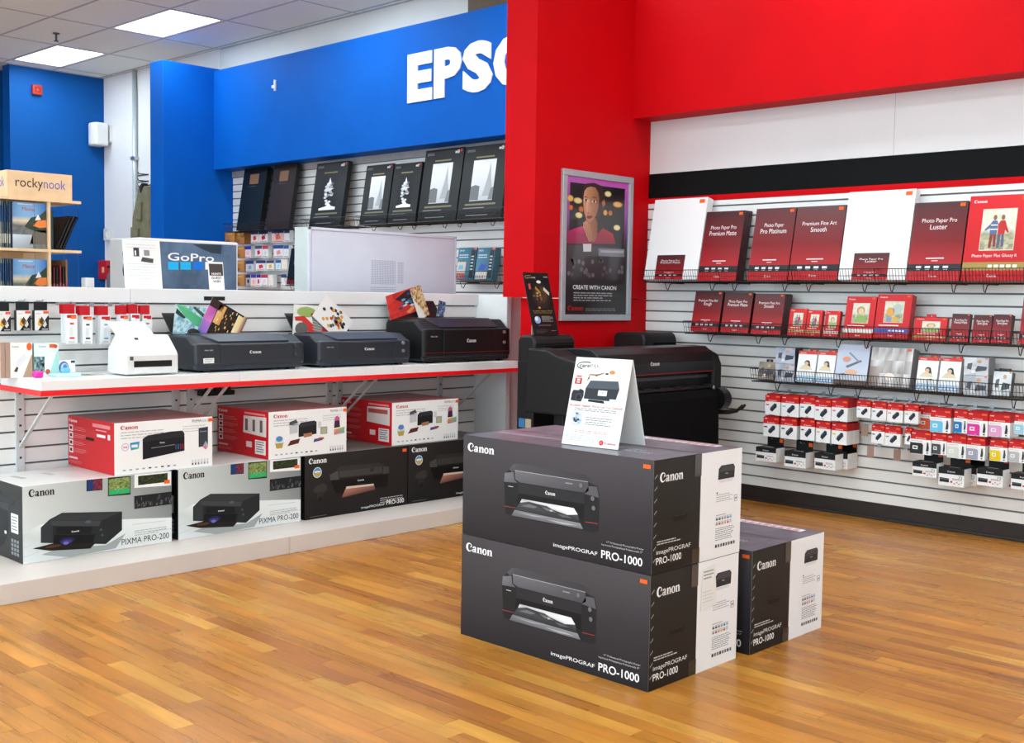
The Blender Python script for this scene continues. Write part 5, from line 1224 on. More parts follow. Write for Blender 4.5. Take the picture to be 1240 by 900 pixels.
A.poly([(0.03, 0.50), (0.22, 0.49), (0.25, 0.56), (0.24, 0.62), (0.17, 0.64), (0.15, 0.62), (0.05, 0.62), (0.03, 0.58)], '#26262a', 2); A.ell(0.165, 0.54, 0.062, 0.05, '#3a3a40', 3); A.ell(0.165, 0.54, 0.035, 0.028, '#17171a', 4)
A.text("Accidents Happen. We've Got You Covered!", 0.5, 0.436, 0.028, '#a81422', 1, 'c', fit=0.94, bold=0.006); A.lines(0.12, 0.9, 0.412, 2, 0.02, 0.008, '#77797e', 1)
A.ell(0.19, 0.30, 0.115, 0.082, '#c4ccd8', 1); 
for k in range(14): A.ell(0.19 + Rr.uniform(-0.07, 0.07), 0.30 + Rr.uniform(-0.05, 0.06), 0.03, 0.014, hue('#3c4048', '#8ca4d0', '#e8ecf2', '#5c6470', '#a8bce0'), 2 + k % 3, 7)
A.text('Protect your investment', 0.36, 0.345, 0.014, '#b8484e', 1, fit=0.42); A.lines(0.36, 0.85, 0.315, 4, 0.025, 0.009, '#7a7c80', 1, 3); A.lines(0.2, 0.8, 0.165, 2, 0.018, 0.006, '#b8686e', 1, 4); A.lines(0.05, 0.6, 0.11, 4, 0.02, 0.006, '#a4a6aa', 1, 6)
A.disc(0.70, 0.055, 0.038, '#d8281c', 1); A.text('K', 0.69, 0.045, 0.022, '#f4e0dc', 2); A.logo(0.76, 0.042, 0.026, '#c83a34', 1, fit=0.19)
A.build('front_print', t)

# ================================================================== LARGE FORMAT PRINTERS
def big_printer(label, X, Y0, Y1, ztop, front_on=True):
    """wide floor printer along Y with its front towards +X"""
    t = thing('large_format_printer', label, 'printer', (X, Y0, 0), group='large format printers by the red fin')
    w = Y1 - Y0
    # body cross section (x depth, z)
    lid = [(0.0, ztop - 0.17), (0.0, ztop - 0.10), (-0.02, ztop - 0.04), (-0.07, ztop - 0.005), (-0.16, ztop), (-0.38, ztop - 0.01), (-0.40, ztop - 0.17)]
    MB().prism(lid, 'y', 0.19, w - 0.10, '#111').build('top_cover', M_blackgloss, t, bevel=0.006)
    end = [(0.0, ztop - 0.36), (0.0, ztop - 0.13), (-0.03, ztop - 0.06), (-0.10, ztop - 0.03), (-0.40, ztop - 0.03), (-0.42, ztop - 0.36)]
    o = MB().prism(end, 'y', w - 0.10, w, '#111').build('end_housing', M_black, t, bevel=0.02, seg=3)
    endl = [(0.0, ztop - 0.40), (0.0, ztop - 0.13), (-0.03, ztop - 0.07), (-0.17, ztop - 0.045), (-0.26, ztop - 0.012), (-0.42, ztop - 0.005), (-0.44, ztop - 0.40)]
    MB().prism(endl, 'y', 0, 0.19, '#111').build('end_housing', M_black, t, bevel=0.012, seg=3)
    MB().box(-0.40, -0.06, 0.15, w - 0.09, ztop - 0.40, ztop - 0.16).build('carriage_frame', M_black, t)
    MB().box(-0.10, -0.05, 0.19, w - 0.10, ztop - 0.215, ztop - 0.195).build('exit_guide', mat('slate guide', '#4c545c', 0.3, metal=0.4, var=(20, 0.1)), t)
    MB().box(-0.012, 0.002, 0.19, w - 0.10, ztop - 0.172, ztop - 0.167).build('red_line', mat('red pinstripe', '#8a1518', 0.4, var=(9, 0.05)), t)
    pl = MB().box(-0.09, 0.004, 0.19, w - 0.10, ztop - 0.285, ztop - 0.265).build('platen_lip', M_blackgloss, t, bevel=0.004)
    for k in range(7):
        y = 0.28 + (w - 0.5) * k / 6; MB().box(-0.03, 0.008, y, y + 0.10, ztop - 0.272, ztop - 0.258).build('guide_tab', M_black, t, bevel=0.003)
    # cloth catch basket hanging in front
    cl = [(0.01, ztop - 0.29), (0.05, ztop - 0.34), (0.06, ztop - 0.75), (0.0, ztop - 0.86), (-0.2, ztop - 0.80), (-0.21, ztop - 0.79), (0.0, ztop - 0.845), (0.05, ztop - 0.745), (0.04, ztop - 0.34), (0.0, ztop - 0.30)]
    MB().prism(cl, 'y', 0.20, w - 0.11, '#0c0c0d').build('catch_cloth', M_cloth, t)
    for y in (0.10, w - 0.08):
        MB().box(-0.26, -0.18, y - 0.03, y + 0.03, 0.05, ztop - 0.36).build('leg', M_black, t, bevel=0.008)
        MB().box(-0.44, 0.06, y - 0.035, y + 0.035, 0.03, 0.08).build('foot', M_black, t, bevel=0.008)
        for xx in (-0.40, 0.02): MB().tube([(xx, y - 0.02, 0.03), (xx, y + 0.02, 0.03)], 0.03, 12).build('caster', M_black, t)
    return t, w
tA, wA = big_printer('long black large format printer with cloth catch basket, facing the sales floor', -4.36, 5.10, 6.60, 1.10)
A = sidex(wA, 1.1, 0.001); pL = fx(-4.36, 5.10, wA, 0, 1.1)(793, 443); A.logo(pL[0], pL[1], 0.022, '#ececec', 0, 'c', fit=0.062); A.build('logo', tA, M_matte)
# media spool and holder on the right end
MB().tube([(0.02, wA - 0.10, 0.74), (0.02, wA - 0.02, 0.74)], 0.075, 20).build('spool_flange', M_blackgloss, tA, smooth=False)
MB().tube([(0.02, wA - 0.02, 0.74), (0.02, wA - 0.012, 0.74)], 0.03, 14).build('spool_hub', mat('clear hub', '#8a9094', 0.2, var=(20, 0.1)), tA)
MB().tube([(-0.1, wA - 0.06, 0.64), (0.10, wA - 0.06, 0.655), (0.16, wA - 0.05, 0.67)], [0.018, 0.016, 0.014], 10).build('basket_arm', M_black, tA)
for s_ in (-1, 1): MB().tube([(0.16, wA - 0.05, 0.67), (0.19, wA - 0.05 + 0.02 * s_, 0.69), (0.21, wA - 0.05 + 0.012 * s_, 0.71)], 0.009, 8).build('clamp_finger', M_black, tA)
MB().box(0.0, 0.012, wA - 0.115, wA - 0.10, 0.66, 0.83).build('support_bar', M_steel, tA, bevel=0.003)
# second printer behind, against the fin
XBp = -4.90; YB0 = yat(648, XBp, 1.1)
tB = thing('large_format_printer', 'black floor printer with two raised end housings, between the fin and the long printer', 'printer', (XBp, YB0, 0), group='large format printers by the red fin')
yl = yat(697, XBp, 1.1) - YB0; yr0 = yat(781, XBp, 1.1) - YB0; wB = yat(820, XBp, 1.1) - YB0
xl = xat(626.5, YB0, 1.1) - XBp; xr = xat(742, YB0 + yr0, 1.1) - XBp
zB = zat(406.5, XBp, YB0)
for y0, y1, x0, zz in ((0.0, yl, xl, zB), (yr0, wB, xr, zat(403.5, XBp, YB0 + yr0))):
    MB().prism([(0.0, 0.5), (0.0, zz - 0.05), (-0.015, zz - 0.012), (-0.04, zz), (x0 + 0.03, zz), (x0, zz - 0.03), (x0, 0.5)], 'y', y0, y1, '#111').build('end_housing', M_black, tB, bevel=0.018, seg=3)
    MB().box(-0.03, 0.003, y0 + 0.10, y1 - 0.03, zz - 0.11, zz - 0.07).build('recess', M_cloth, tB)
MB().prism([(-0.02, 0.5), (-0.02, 0.98), (-0.06, 1.03), (-0.16, 1.03), (-0.16, 0.5)], 'y', yl - 0.02, yr0 + 0.02, '#111').build('roll_cover', M_blackgloss, tB, bevel=0.01)
MB().box(xl, -0.01, 0.03, wB - 0.03, 0.12, 0.52).build('cabinet', M_black, tB, bevel=0.01)
MB().box(xl + 0.01, 0.0, -0.006, 0.012, 0.10, 1.0).build('side_panel', M_black, tB, bevel=0.006)
for y in (0.1, wB - 0.1): MB().box(xl, 0.0, y - 0.04, y + 0.04, 0.0, 0.12).build('foot', M_black, tB, bevel=0.01)
D_ = leftx(-xl, 0.9, xl, -0.0065, 0.1); gD = fy(YB0 - 0.007, XBp + xl, -xl, 0.1, 0.9)
p = gD(628, 517); q = gD(643, 508); m_ = (p[0] + q[0]) / 2
D_.poly([(p[0], p[1]), (m_, p[1]), (m_, q[1]), (p[0], q[1])], '#3c78a8', 0); D_.poly([(m_ + 0.03, p[1]), (q[0], p[1] + 0.005), (q[0], q[1]), (m_ + 0.03, q[1])], '#b8a890', 0); D_.build('sticker', tB)

# black leaning show card on the rear printer
def art_card(A):
    A.rect(0, 0, 1, 1, ['#141010', '#171213', '#120f0f', '#0e0c0c'], 0); A.ell(0.55, 0.62, 0.34, 0.2, '#2c2018', 1); A.ell(0.55, 0.64, 0.24, 0.14, '#4a3420', 2)
    for p in ring(0.2, 0.925, 0.17, 0.03, 0.15, 0.02, 16, 60, 250): A.poly(p, '#a88c4c', 2)
    A.text('care', 0.12, 0.905, 0.024, '#c4a860', 3, fit=0.17); A.text('PAK', 0.30, 0.905, 0.026, '#e8e4dc', 3, fit=0.16); A.rect(0.78, 0.925, 0.95, 0.94, '#b8b4b0', 3)
    A.rect(0.12, 0.73, 0.2, 0.82, '#c84a50', 3); A.ell(0.55, 0.85, 0.09, 0.025, '#e8e6e2', 3); A.poly([(0.72, 0.77), (0.9, 0.68), (0.88, 0.63), (0.68, 0.72)], '#d8ccbc', 3); A.poly([(0.4, 0.78), (0.56, 0.68), (0.52, 0.66), (0.36, 0.74)], '#b8843c', 3)
    for k in range(18): A.ell(Rr.gauss(0.52, 0.12), Rr.gauss(0.62, 0.07), 0.05, 0.018, hue('#7c5a30', '#3a2c28', '#c89c50', '#8c8494', '#1c1616'), 4 + k % 3, 7)
    A.text('Accidents Happen. We\'ve', 0.5, 0.375, 0.018, '#c4a050', 2, 'c', fit=0.8); A.text('Got You Covered!', 0.5, 0.345, 0.018, '#c4a050', 2, 'c', fit=0.7)
    A.ell(0.24, 0.24, 0.12, 0.06, '#8ca8d8', 2); A.ell(0.2, 0.26, 0.06, 0.035, '#e8eef6', 3); A.lines(0.42, 0.88, 0.28, 4, 0.022, 0.007, '#b8b4b0', 2); A.rect(0.42, 0.295, 0.75, 0.30, '#c4a050', 2); A.lines(0.25, 0.75, 0.15, 1, 0.02, 0.006, '#c48c80', 2); A.lines(0.1, 0.55, 0.075, 3, 0.02, 0.004, '#77716c', 2); A.rect(0.72, 0.06, 0.9, 0.07, '#b83a40', 2)
Xc = XBp - 0.03; zc = zB + 0.0015
Yc = yat(647, Xc, zc); wc = yat(677, Xc, zc) - Yc
hc = zat(330, Xc - 0.11, yat(640, Xc - 0.11, 1.6)) - zc
lc = math.atan2(0.11, hc)
t = thing('show_card', 'tall black printed show card leaning back on the rear printer', 'sign', (Xc, Yc, zc), (0, -lc, 0))
MB().box(-0.005, 0, 0, wc, 0, hc / math.cos(lc)).build('board', mat('black card', '#141212', 0.4, var=(20, 0.1)), t)
A = sidex(wc, hc / math.cos(lc), 0.0); art_card(A); A.build('front_print', t, M_gloss)
MB().hexa([(-0.085, wc * 0.25, -0.0), (-0.082, wc * 0.25, -0.0), (-0.082, wc * 0.6, -0.0), (-0.085, wc * 0.6, -0.0)], [(-0.007, wc * 0.25, 0.25), (-0.005, wc * 0.25, 0.25), (-0.005, wc * 0.6, 0.25), (-0.007, wc * 0.6, 0.25)]).build('easel_leg', M_paper, t)

# ================================================================== FRAMED POSTER ON THE RED FIN
PY0, PY1, PZ0, PZ1 = 5.944, 6.728, 1.245, 2.298
t = thing('framed_poster', 'silver framed portrait poster of a woman on the red wall', 'poster', (XP, PY0, PZ0))
pw, phh = PY1 - PY0, PZ1 - PZ0
for n_, a in (('frame_rail', (0, pw, 0, 0.045)), ('frame_rail', (0, pw, phh - 0.045, phh)), ('frame_stile', (0, 0.045, 0.045, phh - 0.045)), ('frame_stile', (pw - 0.045, pw, 0.045, phh - 0.045))):
    MB().box(0.0, 0.026, a[0], a[1], a[2], a[3]).build(n_, M_alu, t, bevel=0.004)
MB().box(0.001, 0.010, 0.03, pw - 0.03, 0.03, phh - 0.03).build('backing', M_black, t)
pm = mat('glazed poster print', None, 0.3, spec=0.4, coat=0.6)
g_ = fx(XP + 0.01, PY0, pw, PZ0, phh); cW = crop(660, 190, 4.2857)
def T(*p): return [g_(*cW(x, y)) for x, y in p]
A = sidex(pw, phh, 0.0102)
A.rect(0.05, 0.04, 0.95, 0.5, ['#1c181a', '#1e1a1c', '#2a2428', '#2a2428'], 0)
A.rect(0.05, 0.5, 0.95, 0.66, ['#2a2428', '#2a2428', '#7c4488', '#8a4c90'], 0)
A.rect(0.05, 0.66, 0.95, 0.96, ['#8a4c90', '#7c4488', '#c858b8', '#c45cc0'], 0)
a, b = T((112, 450))[0], T((406, 155))[0]
ph0, ph1 = a[1], T((112, 128))[0][1]
A.rect(0.11, 0.505, 0.89, ph1, ['#2c2426', '#241e20', '#1c1a1c', '#262024'], 1)
# soft lamps in the background of the photograph
for x, y, rx, ry, c in ((130, 215, .045, .022, '#e8b860'), (170, 227, .06, .02, '#f0d890'), (326, 193, .05, .02, '#f4e0a0'), (376, 248, .07, .02, '#e8b060'), (175, 303, .05, .02, '#f0e0a0'), (372, 368, .05, .02, '#f4e4a8'), (133, 262, .03, .018, '#e06a30'), (187, 272, .035, .02, '#c86830'), (338, 292, .03, .018, '#c87830'), (312, 290, .03, .02, '#e0a848')):
    A.ell(*T((x, y))[0], rx, ry, mix(c, '#2a2020', 0.35), 2, 14); A.ell(*T((x, y))[0], rx * .75, ry * .75, c, 3, 14)
# the woman: hair, neck, hand, magenta jacket, face
A.poly(T((200, 150), (215, 138), (255, 135), (290, 150), (310, 200), (312, 250), (290, 300), (270, 330), (194, 240), (190, 190)), '#3a2a24', 4)
A.poly(T((112, 390), (150, 372), (195, 360), (250, 420), (300, 370), (350, 400), (365, 452), (112, 450)), ['#a81858', '#c82070', '#d82878', '#8a1838', '#a82034', '#b82438', '#8a1c2c', '#901848'], 4)
A.poly(T((205, 330), (262, 318), (272, 345), (268, 420), (250, 445), (225, 400)), ['#b87850', '#8a5438', '#7a4830', '#8a5438', '#a06444', '#c08058'], 5)
face = T((198, 210), (203, 178), (216, 160), (238, 154), (260, 160), (275, 186), (280, 215), (276, 260), (266, 300), (248, 330), (228, 342), (212, 325), (202, 290), (197, 245))
A.poly(face, ['#d8a07c', '#d8a480', '#c8946c', '#b88460', '#a87450', '#9a6848', '#94624a', '#8c5c42', '#9a6448', '#a87050', '#b87c58', '#c48860', '#cc9068', '#d49874'], 6)
A.ell(*T((222, 255))[0], 0.028, 0.05, '#e0ac88', 7); A.poly(T((223, 235), (231, 236), (236, 285), (222, 292), (215, 285)), ['#d8a07a', '#c89470', '#bc8460', '#c08864', '#d8a480'], 8)
for x, y, s_ in ((210, 226, 1), (252, 232, 1)):
    A.ell(*T((x, y))[0], 0.030, 0.011, '#efe4dc', 9, 12); A.ell(*T((x, y))[0], 0.014, 0.011, '#3a2418', 10, 10); A.poly(T((x - 13, y - 2), (x, y - 8), (x + 14, y - 2), (x, y - 4)), '#2a1a16', 11)
A.poly(T((196, 212), (208, 204), (222, 212), (208, 209)), '#3a2620', 8); A.poly(T((236, 214), (252, 206), (272, 216), (252, 211)), '#3a2620', 8)
A.poly(T((212, 312), (222, 305), (230, 307), (240, 304), (246, 311), (230, 322), (219, 321)), '#8a2a2c', 8); A.poly(T((213, 312), (246, 311), (230, 314)), '#5c1a1c', 9)
A.ell(*T((222, 291))[0], 0.012, 0.004, '#8a5438', 8, 8); A.poly(T((292, 235), (306, 222), (312, 245), (300, 262)), '#a8704c', 6)
A.poly(T((196, 340), (212, 335), (228, 350), (240, 400), (243, 440), (225, 440), (205, 390), (196, 365)), ['#d09870', '#d8a078', '#c08860', '#a87050', '#9a6448', '#b07850', '#c88c66', '#d09870'], 8)
for k in range(3): A.poly(T((200 + 10 * k, 345), (202 + 10 * k, 345), (214 + 9 * k, 420), (211 + 9 * k, 420)), '#9a6446', 9)
A.poly(T((196, 452), (240, 452), (238, 492), (198, 492)), '#d4d4d8', 3)
A.rect(0.09, 0.24, 0.91, 0.505, ['#2c282c', '#262226', '#3c383c', '#443e44'], 1)
for k in range(26): x, y = Rr.uniform(0.1, 0.88), Rr.uniform(0.3, 0.42); A.ell(x, y, 0.022, 0.016, hue('#4c484c', '#5c585c', '#38343a', '#6c686c'), 2, 8)
A.poly(T((275, 475), (410, 480), (412, 520), (278, 515)), '#7c7c84', 2); A.poly(T((285, 485), (408, 488), (405, 500), (288, 497)), '#a4a4ac', 3)
A.text('CREATE WITH CANON', *T((143, 686))[0], 0.027, '#f4f2f2', 4, bold=0.012, fit=T((368, 686))[0][0] - T((143, 686))[0][0])
A.lines(T((147, 700))[0][0], T((355, 700))[0][0], T((147, 708))[0][1], 4, 0.0165, 0.007, '#a8a4a6', 4)
p, q = T((116, 797))[0], T((197, 797))[0]; A.logo(p[0], p[1], 0.032, '#b8222c', 4, fit=q[0] - p[0]); A.lines(T((225, 0))[0][0], T((385, 0))[0][0], T((225, 790))[0][1], 2, 0.012, 0.004, '#8c888a', 4)
A.build('poster_print', t, pm)

# ================================================================== WALL DISPLAY, RED BAY
YF = 6.725; YLIP = 6.70; LEAN = 0.20
Z1 = zat(341.5, xat(1000, YF, 1.5), YF); Z2 = zat(405.5, xat(908, YF, 1.15), YF); Z3 = zat(462, xat(937, YF, 0.85), YF)
def wire_shelf(label, px0, px1, z, brackets, group, y_out=YLIP, lip=0.085):
    x0, x1 = xat(px0, y_out, z), xat(px1, y_out, z); w = x1 - x0 - 0.004
    t = thing('wire_shelf', label, 'shelf', (x0 + 0.002, YW - 0.02, z - 0.004), group=group)
    d = YW - 0.02 - y_out
    tr = MB(); n = max(4, int(w / 0.019))
    for k in range(n + 1): x = w * k / n; tr.tube([(x, 0, 0), (x, -d, 0)], 0.0016, 4)
    for k in range(4): y = -d * k / 3; tr.tube([(0, y, -0.003), (w, y, -0.003)], 0.0026, 5)
    tr.build('tray', M_wire, t)
    lp = MB()
    for k in range(n + 1): x = w * k / n; lp.tube([(x, -d, 0), (x, -d - 0.025, lip)], 0.0016, 4)
    lp.tube([(0, -d - 0.025, lip), (w, -d - 0.025, lip)], 0.0026, 5); lp.tube([(0, -d - 0.012, lip * 0.5), (w, -d - 0.012, lip * 0.5)], 0.0016, 4); lp.tube([(0, -d, 0), (w, -d, 0)], 0.004, 6)
    lp.build('front_lip', M_wire, t)
    for xx in (0.0, w):
        e = MB()
        for k in range(5): y = -d * k / 4; e.tube([(xx, y, 0), (xx, y - 0.025 * k / 4, lip)], 0.0016, 4)
        e.tube([(xx, 0, lip), (xx, -d - 0.025, lip)], 0.0024, 5); e.build('end_lip', M_wire, t)
    for px in brackets:
        xx = xat(px, y_out, z) - x0
        MB().tube([(xx, -d + 0.01, -0.002), (xx, -d + 0.03, -0.048), (xx, -d + 0.05, -0.056), (xx, -d + 0.075, -0.014), (xx, -d + 0.11, -0.008), (xx, 0.001, -0.008)], 0.0034, 6).build('bracket', M_wire, t)
    return t
# a box standing on a wire shelf, leaning back against the wall
BOXC = {}
def shelf_box(label, pxl, pxr, ptop, z, art, name='paper_box', cat='box', group=None, depth=0.025, col='#5c1a20', side=None, n=1, lean=LEAN, yf=YF, tab=None, m=None, behind=None, key=None, dz=0.0, sticker=True):
    x0 = xat(pxl, yf, z); w = xat(pxr, yf, z) - x0 - 0.002
    h = 0.2
    for _ in range(12):
        py = pix((x0, yf + h * math.sin(lean), z + dz + h * math.cos(lean)))[1]
        h *= 1 + (py - ptop) / max(20.0, (pix((x0, yf, z + dz))[1] - ptop))
    if z > 1.8: h = min(h, (2.715 - z - depth * math.sin(lean)) / math.cos(lean))
    for k in range(n):
        lab = label if k == 0 else (behind or ('identical box standing directly behind the ' + label))
        t = thing(name, lab, cat, (x0, yf + k * (depth + 0.002) / math.cos(lean), z + dz + 0.002 + depth * math.sin(lean)), (-lean, 0, 0), group=group if group else (None if n == 1 else 'boxes lined up front to back: ' + (key or label.split(',')[0])))
        MB().box(0, w, 0, depth, 0, h, col, {'+x': side or col, '-x': side or col, '+z': side or col}).build('carton', M_gloss, t, bevel=0.0015)
        if k == 0:
            A = front(w, h); art(A); A.build('front_print', t, m or M_gloss)
            if tab:
                a, b, hh, c = tab
                MB().box(w * a, w * b, depth * 0.3, depth * 0.5, h, h + hh * 0.35, c).box(w * a, w * (a + 0.12), depth * 0.3, depth * 0.5, h + hh * 0.35, h + hh, c).box(w * (b - 0.12), w * b, depth * 0.3, depth * 0.5, h + hh * 0.35, h + hh, c).box(w * a, w * b, depth * 0.3, depth * 0.5, h + hh, h + hh * 1.3, c).build('hang_tab', M_gloss, t)
            if sticker: MB().box(w * 0.86, w * 0.955, -0.0045, -0.0038, h * 0.955 - w * 0.03, h * 0.975).build('price_sticker', M_sticker, t)
    return x0, w, h
def dark_red(l1, l2, size=0.05, top='#40282b'):
    def g(A):
        A.rect(0, 0, 1, 0.5, ['#c8222c', '#c8222c', '#7c1a20', '#82181f'], 0); A.rect(0, 0.5, 1, 1, ['#82181f', '#7c1a20', top, top], 0)
        A.rect(0, 0.12, 1, 0.21, '#22262c', 1)
        for k in range(4): A.rect(0.16 + 0.17 * k, 0.155, 0.26 + 0.17 * k, 0.185, '#d8dade', 2); A.rect(0.17 + 0.17 * k, 0.135, 0.25 + 0.17 * k, 0.145, '#a8aab0', 2)
        A.logo(0.5, 0.045, 0.03, '#f0e4e4', 2, 'c', fit=0.16)
        if l1: A.text(l1, 0.5, 0.74, size * 1.05, '#f0e8e8', 2, 'c', fit=min(0.70, 0.044 * len(l1)))
        if l2: A.text(l2, 0.5, 0.65, size * 1.3, '#f4eeee', 2, 'c', fit=min(0.78, 0.054 * len(l2)))
        A.rect(0.33, 0.275, 0.67, 0.29, '#f0dcdc', 2); A.rect(0.44, 0.245, 0.56, 0.255, '#f0dcdc', 2)
    return g
def white_label(l1, l2):
    def g(A):
        A.rect(0.0, 0, 1, 1, '#f1f1f1', 0)
        B = Art(A.o + A.u * (0.205 * A.w) - A.n * 0.0, A.u, A.v, 0.53 * A.w, 0.30 * A.h, A.mb); B.o = B.o + A.n * 0.0008; dark_red(l1, l2, 0.062)(B)
    return g
def glossy(c_strip, seedk, lid=None, pic='pair'):
    def g(A):
        A.rect(0, 0, 1, 1, ['#c01820', '#b8141c', '#d8242a', '#d42028'], 0); A.logo(0.07, 0.915, 0.035, '#f4e4e4', 1, fit=0.22)
        A.rect(0.24, 0.35, 0.80, 0.84, '#d8d2c0', 1)
        R3 = random.Random(seedk)
        A.cells(0.25, 0.36, 0.79, 0.83, 7, 8, lambda i, j: mix('#c8d0b0', '#e8e4dc', R3.random()) if j > 3 else mix('#7c8468', '#c8c4a4', R3.random()), 2)
        if pic == 'pair':
            for dx, cc, lg in ((0.0, '#5a6a98', '#8a3c34'), (0.13, '#c0302c', '#5c5c78')):
                A.poly([(0.39 + dx, 0.54), (0.50 + dx, 0.54), (0.515 + dx, 0.66), (0.49 + dx, 0.70), (0.42 + dx, 0.70), (0.385 + dx, 0.66)], cc, 4); A.ell(0.455 + dx, 0.735, 0.03, 0.032, '#8a5c44', 5, 10)
                if dx == 0: A.rect(0.395, 0.59, 0.51, 0.605, '#dfe3ec', 5); A.rect(0.395, 0.64, 0.51, 0.655, '#dfe3ec', 5); A.poly([(0.385, 0.66), (0.30, 0.60), (0.31, 0.58), (0.40, 0.62)], cc, 4)
                else: A.poly([(0.64, 0.66), (0.70, 0.56), (0.685, 0.55), (0.62, 0.60)], cc, 4)
                A.poly([(0.395 + dx, 0.54), (0.445 + dx, 0.54), (0.43 + dx, 0.38), (0.385 + dx, 0.38)], lg, 4); A.poly([(0.45 + dx, 0.54), (0.495 + dx, 0.54), (0.505 + dx, 0.40), (0.465 + dx, 0.39)], lg, 4)
        elif pic == 'portrait':
            A.ell(0.52, 0.66, 0.14, 0.10, '#b89868', 4, 14); A.ell(0.53, 0.64, 0.09, 0.075, '#e4c0a0', 5, 14); A.poly([(0.36, 0.38), (0.74, 0.38), (0.68, 0.54), (0.44, 0.54)], '#8cae60', 4)
        else:
            A.ell(0.42, 0.60, 0.12, 0.10, '#e0a050', 4, 12); A.ell(0.62, 0.66, 0.15, 0.12, '#b8c4c0', 4, 12); A.rect(0.32, 0.37, 0.46, 0.48, '#8a94b8', 5); A.rect(0.5, 0.37, 0.66, 0.48, '#d8a848', 5)
        if lid: A.text(lid, 0.5, 0.275, 0.035, '#f4e8e8', 2, 'c', fit=0.72)
        else: A.rect(0.12, 0.275, 0.7, 0.30, '#f0dcdc', 2)
        A.rect(0, 0.12, 1, 0.215, c_strip, 1)
        for k in range(5): A.rect(0.42 + 0.1 * k, 0.15, 0.49 + 0.1 * k, 0.185, '#efe9d8', 2)
        A.logo(0.42, 0.04, 0.035, '#f4e4e4', 2, fit=0.16)
    return g
# --- wire shelves
g1_ = 'black wire shelves at eye level'; g2_ = 'black wire shelves, second row'; g3_ = 'black wire shelves, third row'
for lab, a, b, br in (('black wire shelf carrying the blank white box beside the red fin', 779, 872, (804, 858)), ('black wire shelf between the two blank white boxes, under a single dark red box', 872, 960, (885, 946)), ('black wire shelf carrying the wide dark red box and part of a white box', 960, 1060, (975, 1043)), ('black wire shelf between a blank white box and the bright red box', 1060, 1170, (1076, 1151)), ('black wire shelf carrying the large bright red picture box', 1170, 1275, (1189, 1262))):
    wire_shelf(lab, a, b, Z1, br, g1_)
for lab, a, b, br in (('black wire shelf under three dark red paper boxes', 829, 930, (855.5, 914)), ('black wire shelf under three small red packs', 930, 1028, (946, 1011)), ('black wire shelf under two bright red photo boxes', 1028, 1138, (1045, 1118)), ('black wire shelf under the row of small dark red packs', 1138, 1250, (1160, 1232))):
    wire_shelf(lab, a, b, Z2, br, g2_)
for lab, a, b, br in (('black wire shelf under the grey picture boxes, nearest the black printer', 910, 1018, (937, 1002)), ('black wire shelf under the wide grey and silver boxes', 1018, 1124, (1035, 1106)), ('black wire shelf half empty at its far side, under stacked printer kits', 1124, 1240, (1142, 1224))):
    wire_shelf(lab, a, b, Z3, br, g3_)
# --- top row of boxes
cT = crop(770, 140, 4.2875); cU = crop(1000, 140, 4.2875)
shelf_box('blank white paper box with a small dark red label, beside the red fin', 779.5, 843.5, 245, Z1, white_label('Photo Paper Pro', 'Premium Matte'), depth=0.07, col='#ecedee')
shelf_box('large dark red paper box, front one of a row of four behind each other', 844.5, 891, 258, Z1, dark_red('Photo Paper Pro', 'Premium Matte'), n=4, depth=0.022, col='#3c1a1e', behind='large dark red paper box standing behind the front one of its row of four', key='large dark red')
shelf_box('single large dark red paper box between the row of four and the wide one', 904.5, 953, 254.8, Z1, dark_red('Photo Paper', 'Pro Platinum', top='#5a3538'), depth=0.035, col='#3c1a1e')
shelf_box('wide large dark red paper box directly beside a blank white box', 954, 1013.5, 253, Z1, dark_red('Premium Fine Art', 'Smooth', top='#5c3a3c'), depth=0.05, col='#3a181c')
shelf_box('blank white paper box with a small dark red label, between two dark red boxes', 1014.5, 1096, 235.7, Z1, white_label('Photo Paper Pro', 'Luster'), depth=0.06, col='#ecedee')
shelf_box('large dark red paper box between a blank white box and the bright red one', 1097, 1161.5, 248, Z1, dark_red('Photo Paper Pro', 'Luster', top='#4c3034'), depth=0.04, col='#3c1a1e')
shelf_box('large bright red paper box with a picture of two people and a gold strip', 1163, 1238, 240, Z1, glossy('#a08a48', 4, 'Photo Paper Plus Glossy II'), depth=0.04, col='#c01c24')
# --- second row
shelf_box('smaller dark red paper box at the open end of the second shelf', 836, 869.5, 354.8, Z2, dark_red('Premium Fine Art', 'Rough', 0.06), depth=0.05, col='#3a181c')
shelf_box('smaller dark red paper box between two of its kind on the second shelf', 872, 906, 356, Z2, dark_red('Photo Paper Pro', 'Premium Matte', 0.06), depth=0.05, col='#3a181c')
shelf_box('smaller dark red paper box, front one of three, beside the small red packs', 908.7, 945, 357, Z2, dark_red('Premium Fine Art', 'Smooth', 0.06, top='#5a3a3c'), n=3, depth=0.03, col='#4a2226', behind='smaller dark red paper box hidden behind the front one of three', key='smaller dark red')
for k, (a, b, tp) in enumerate(((953, 974, 375), (974.5, 993, 377), (996.5, 1014.5, 378))):
    shelf_box('small red photo pack with an outdoor picture, %s' % ('next to the smaller dark red boxes', 'between two others', 'next to the larger red box')[k], a, b, tp, Z2, glossy('#b0985c' if k < 2 else '#d8d4d0', 10 + k, pic='pair' if k < 2 else 'portrait'), depth=0.03, col='#b01a22', name='photo_pack', group='small red photo packs')
shelf_box('medium bright red photo paper box with a portrait picture and white strip', 1020, 1056, 360.5, Z2, glossy('#dcd8d4', 21, pic='portrait'), depth=0.03, col='#b81c24')
shelf_box('bright red photo paper box with a blue strip', 1057, 1099, 359, Z2, glossy('#3a58a8', 33, pic='things'), depth=0.06, col='#b81c24')
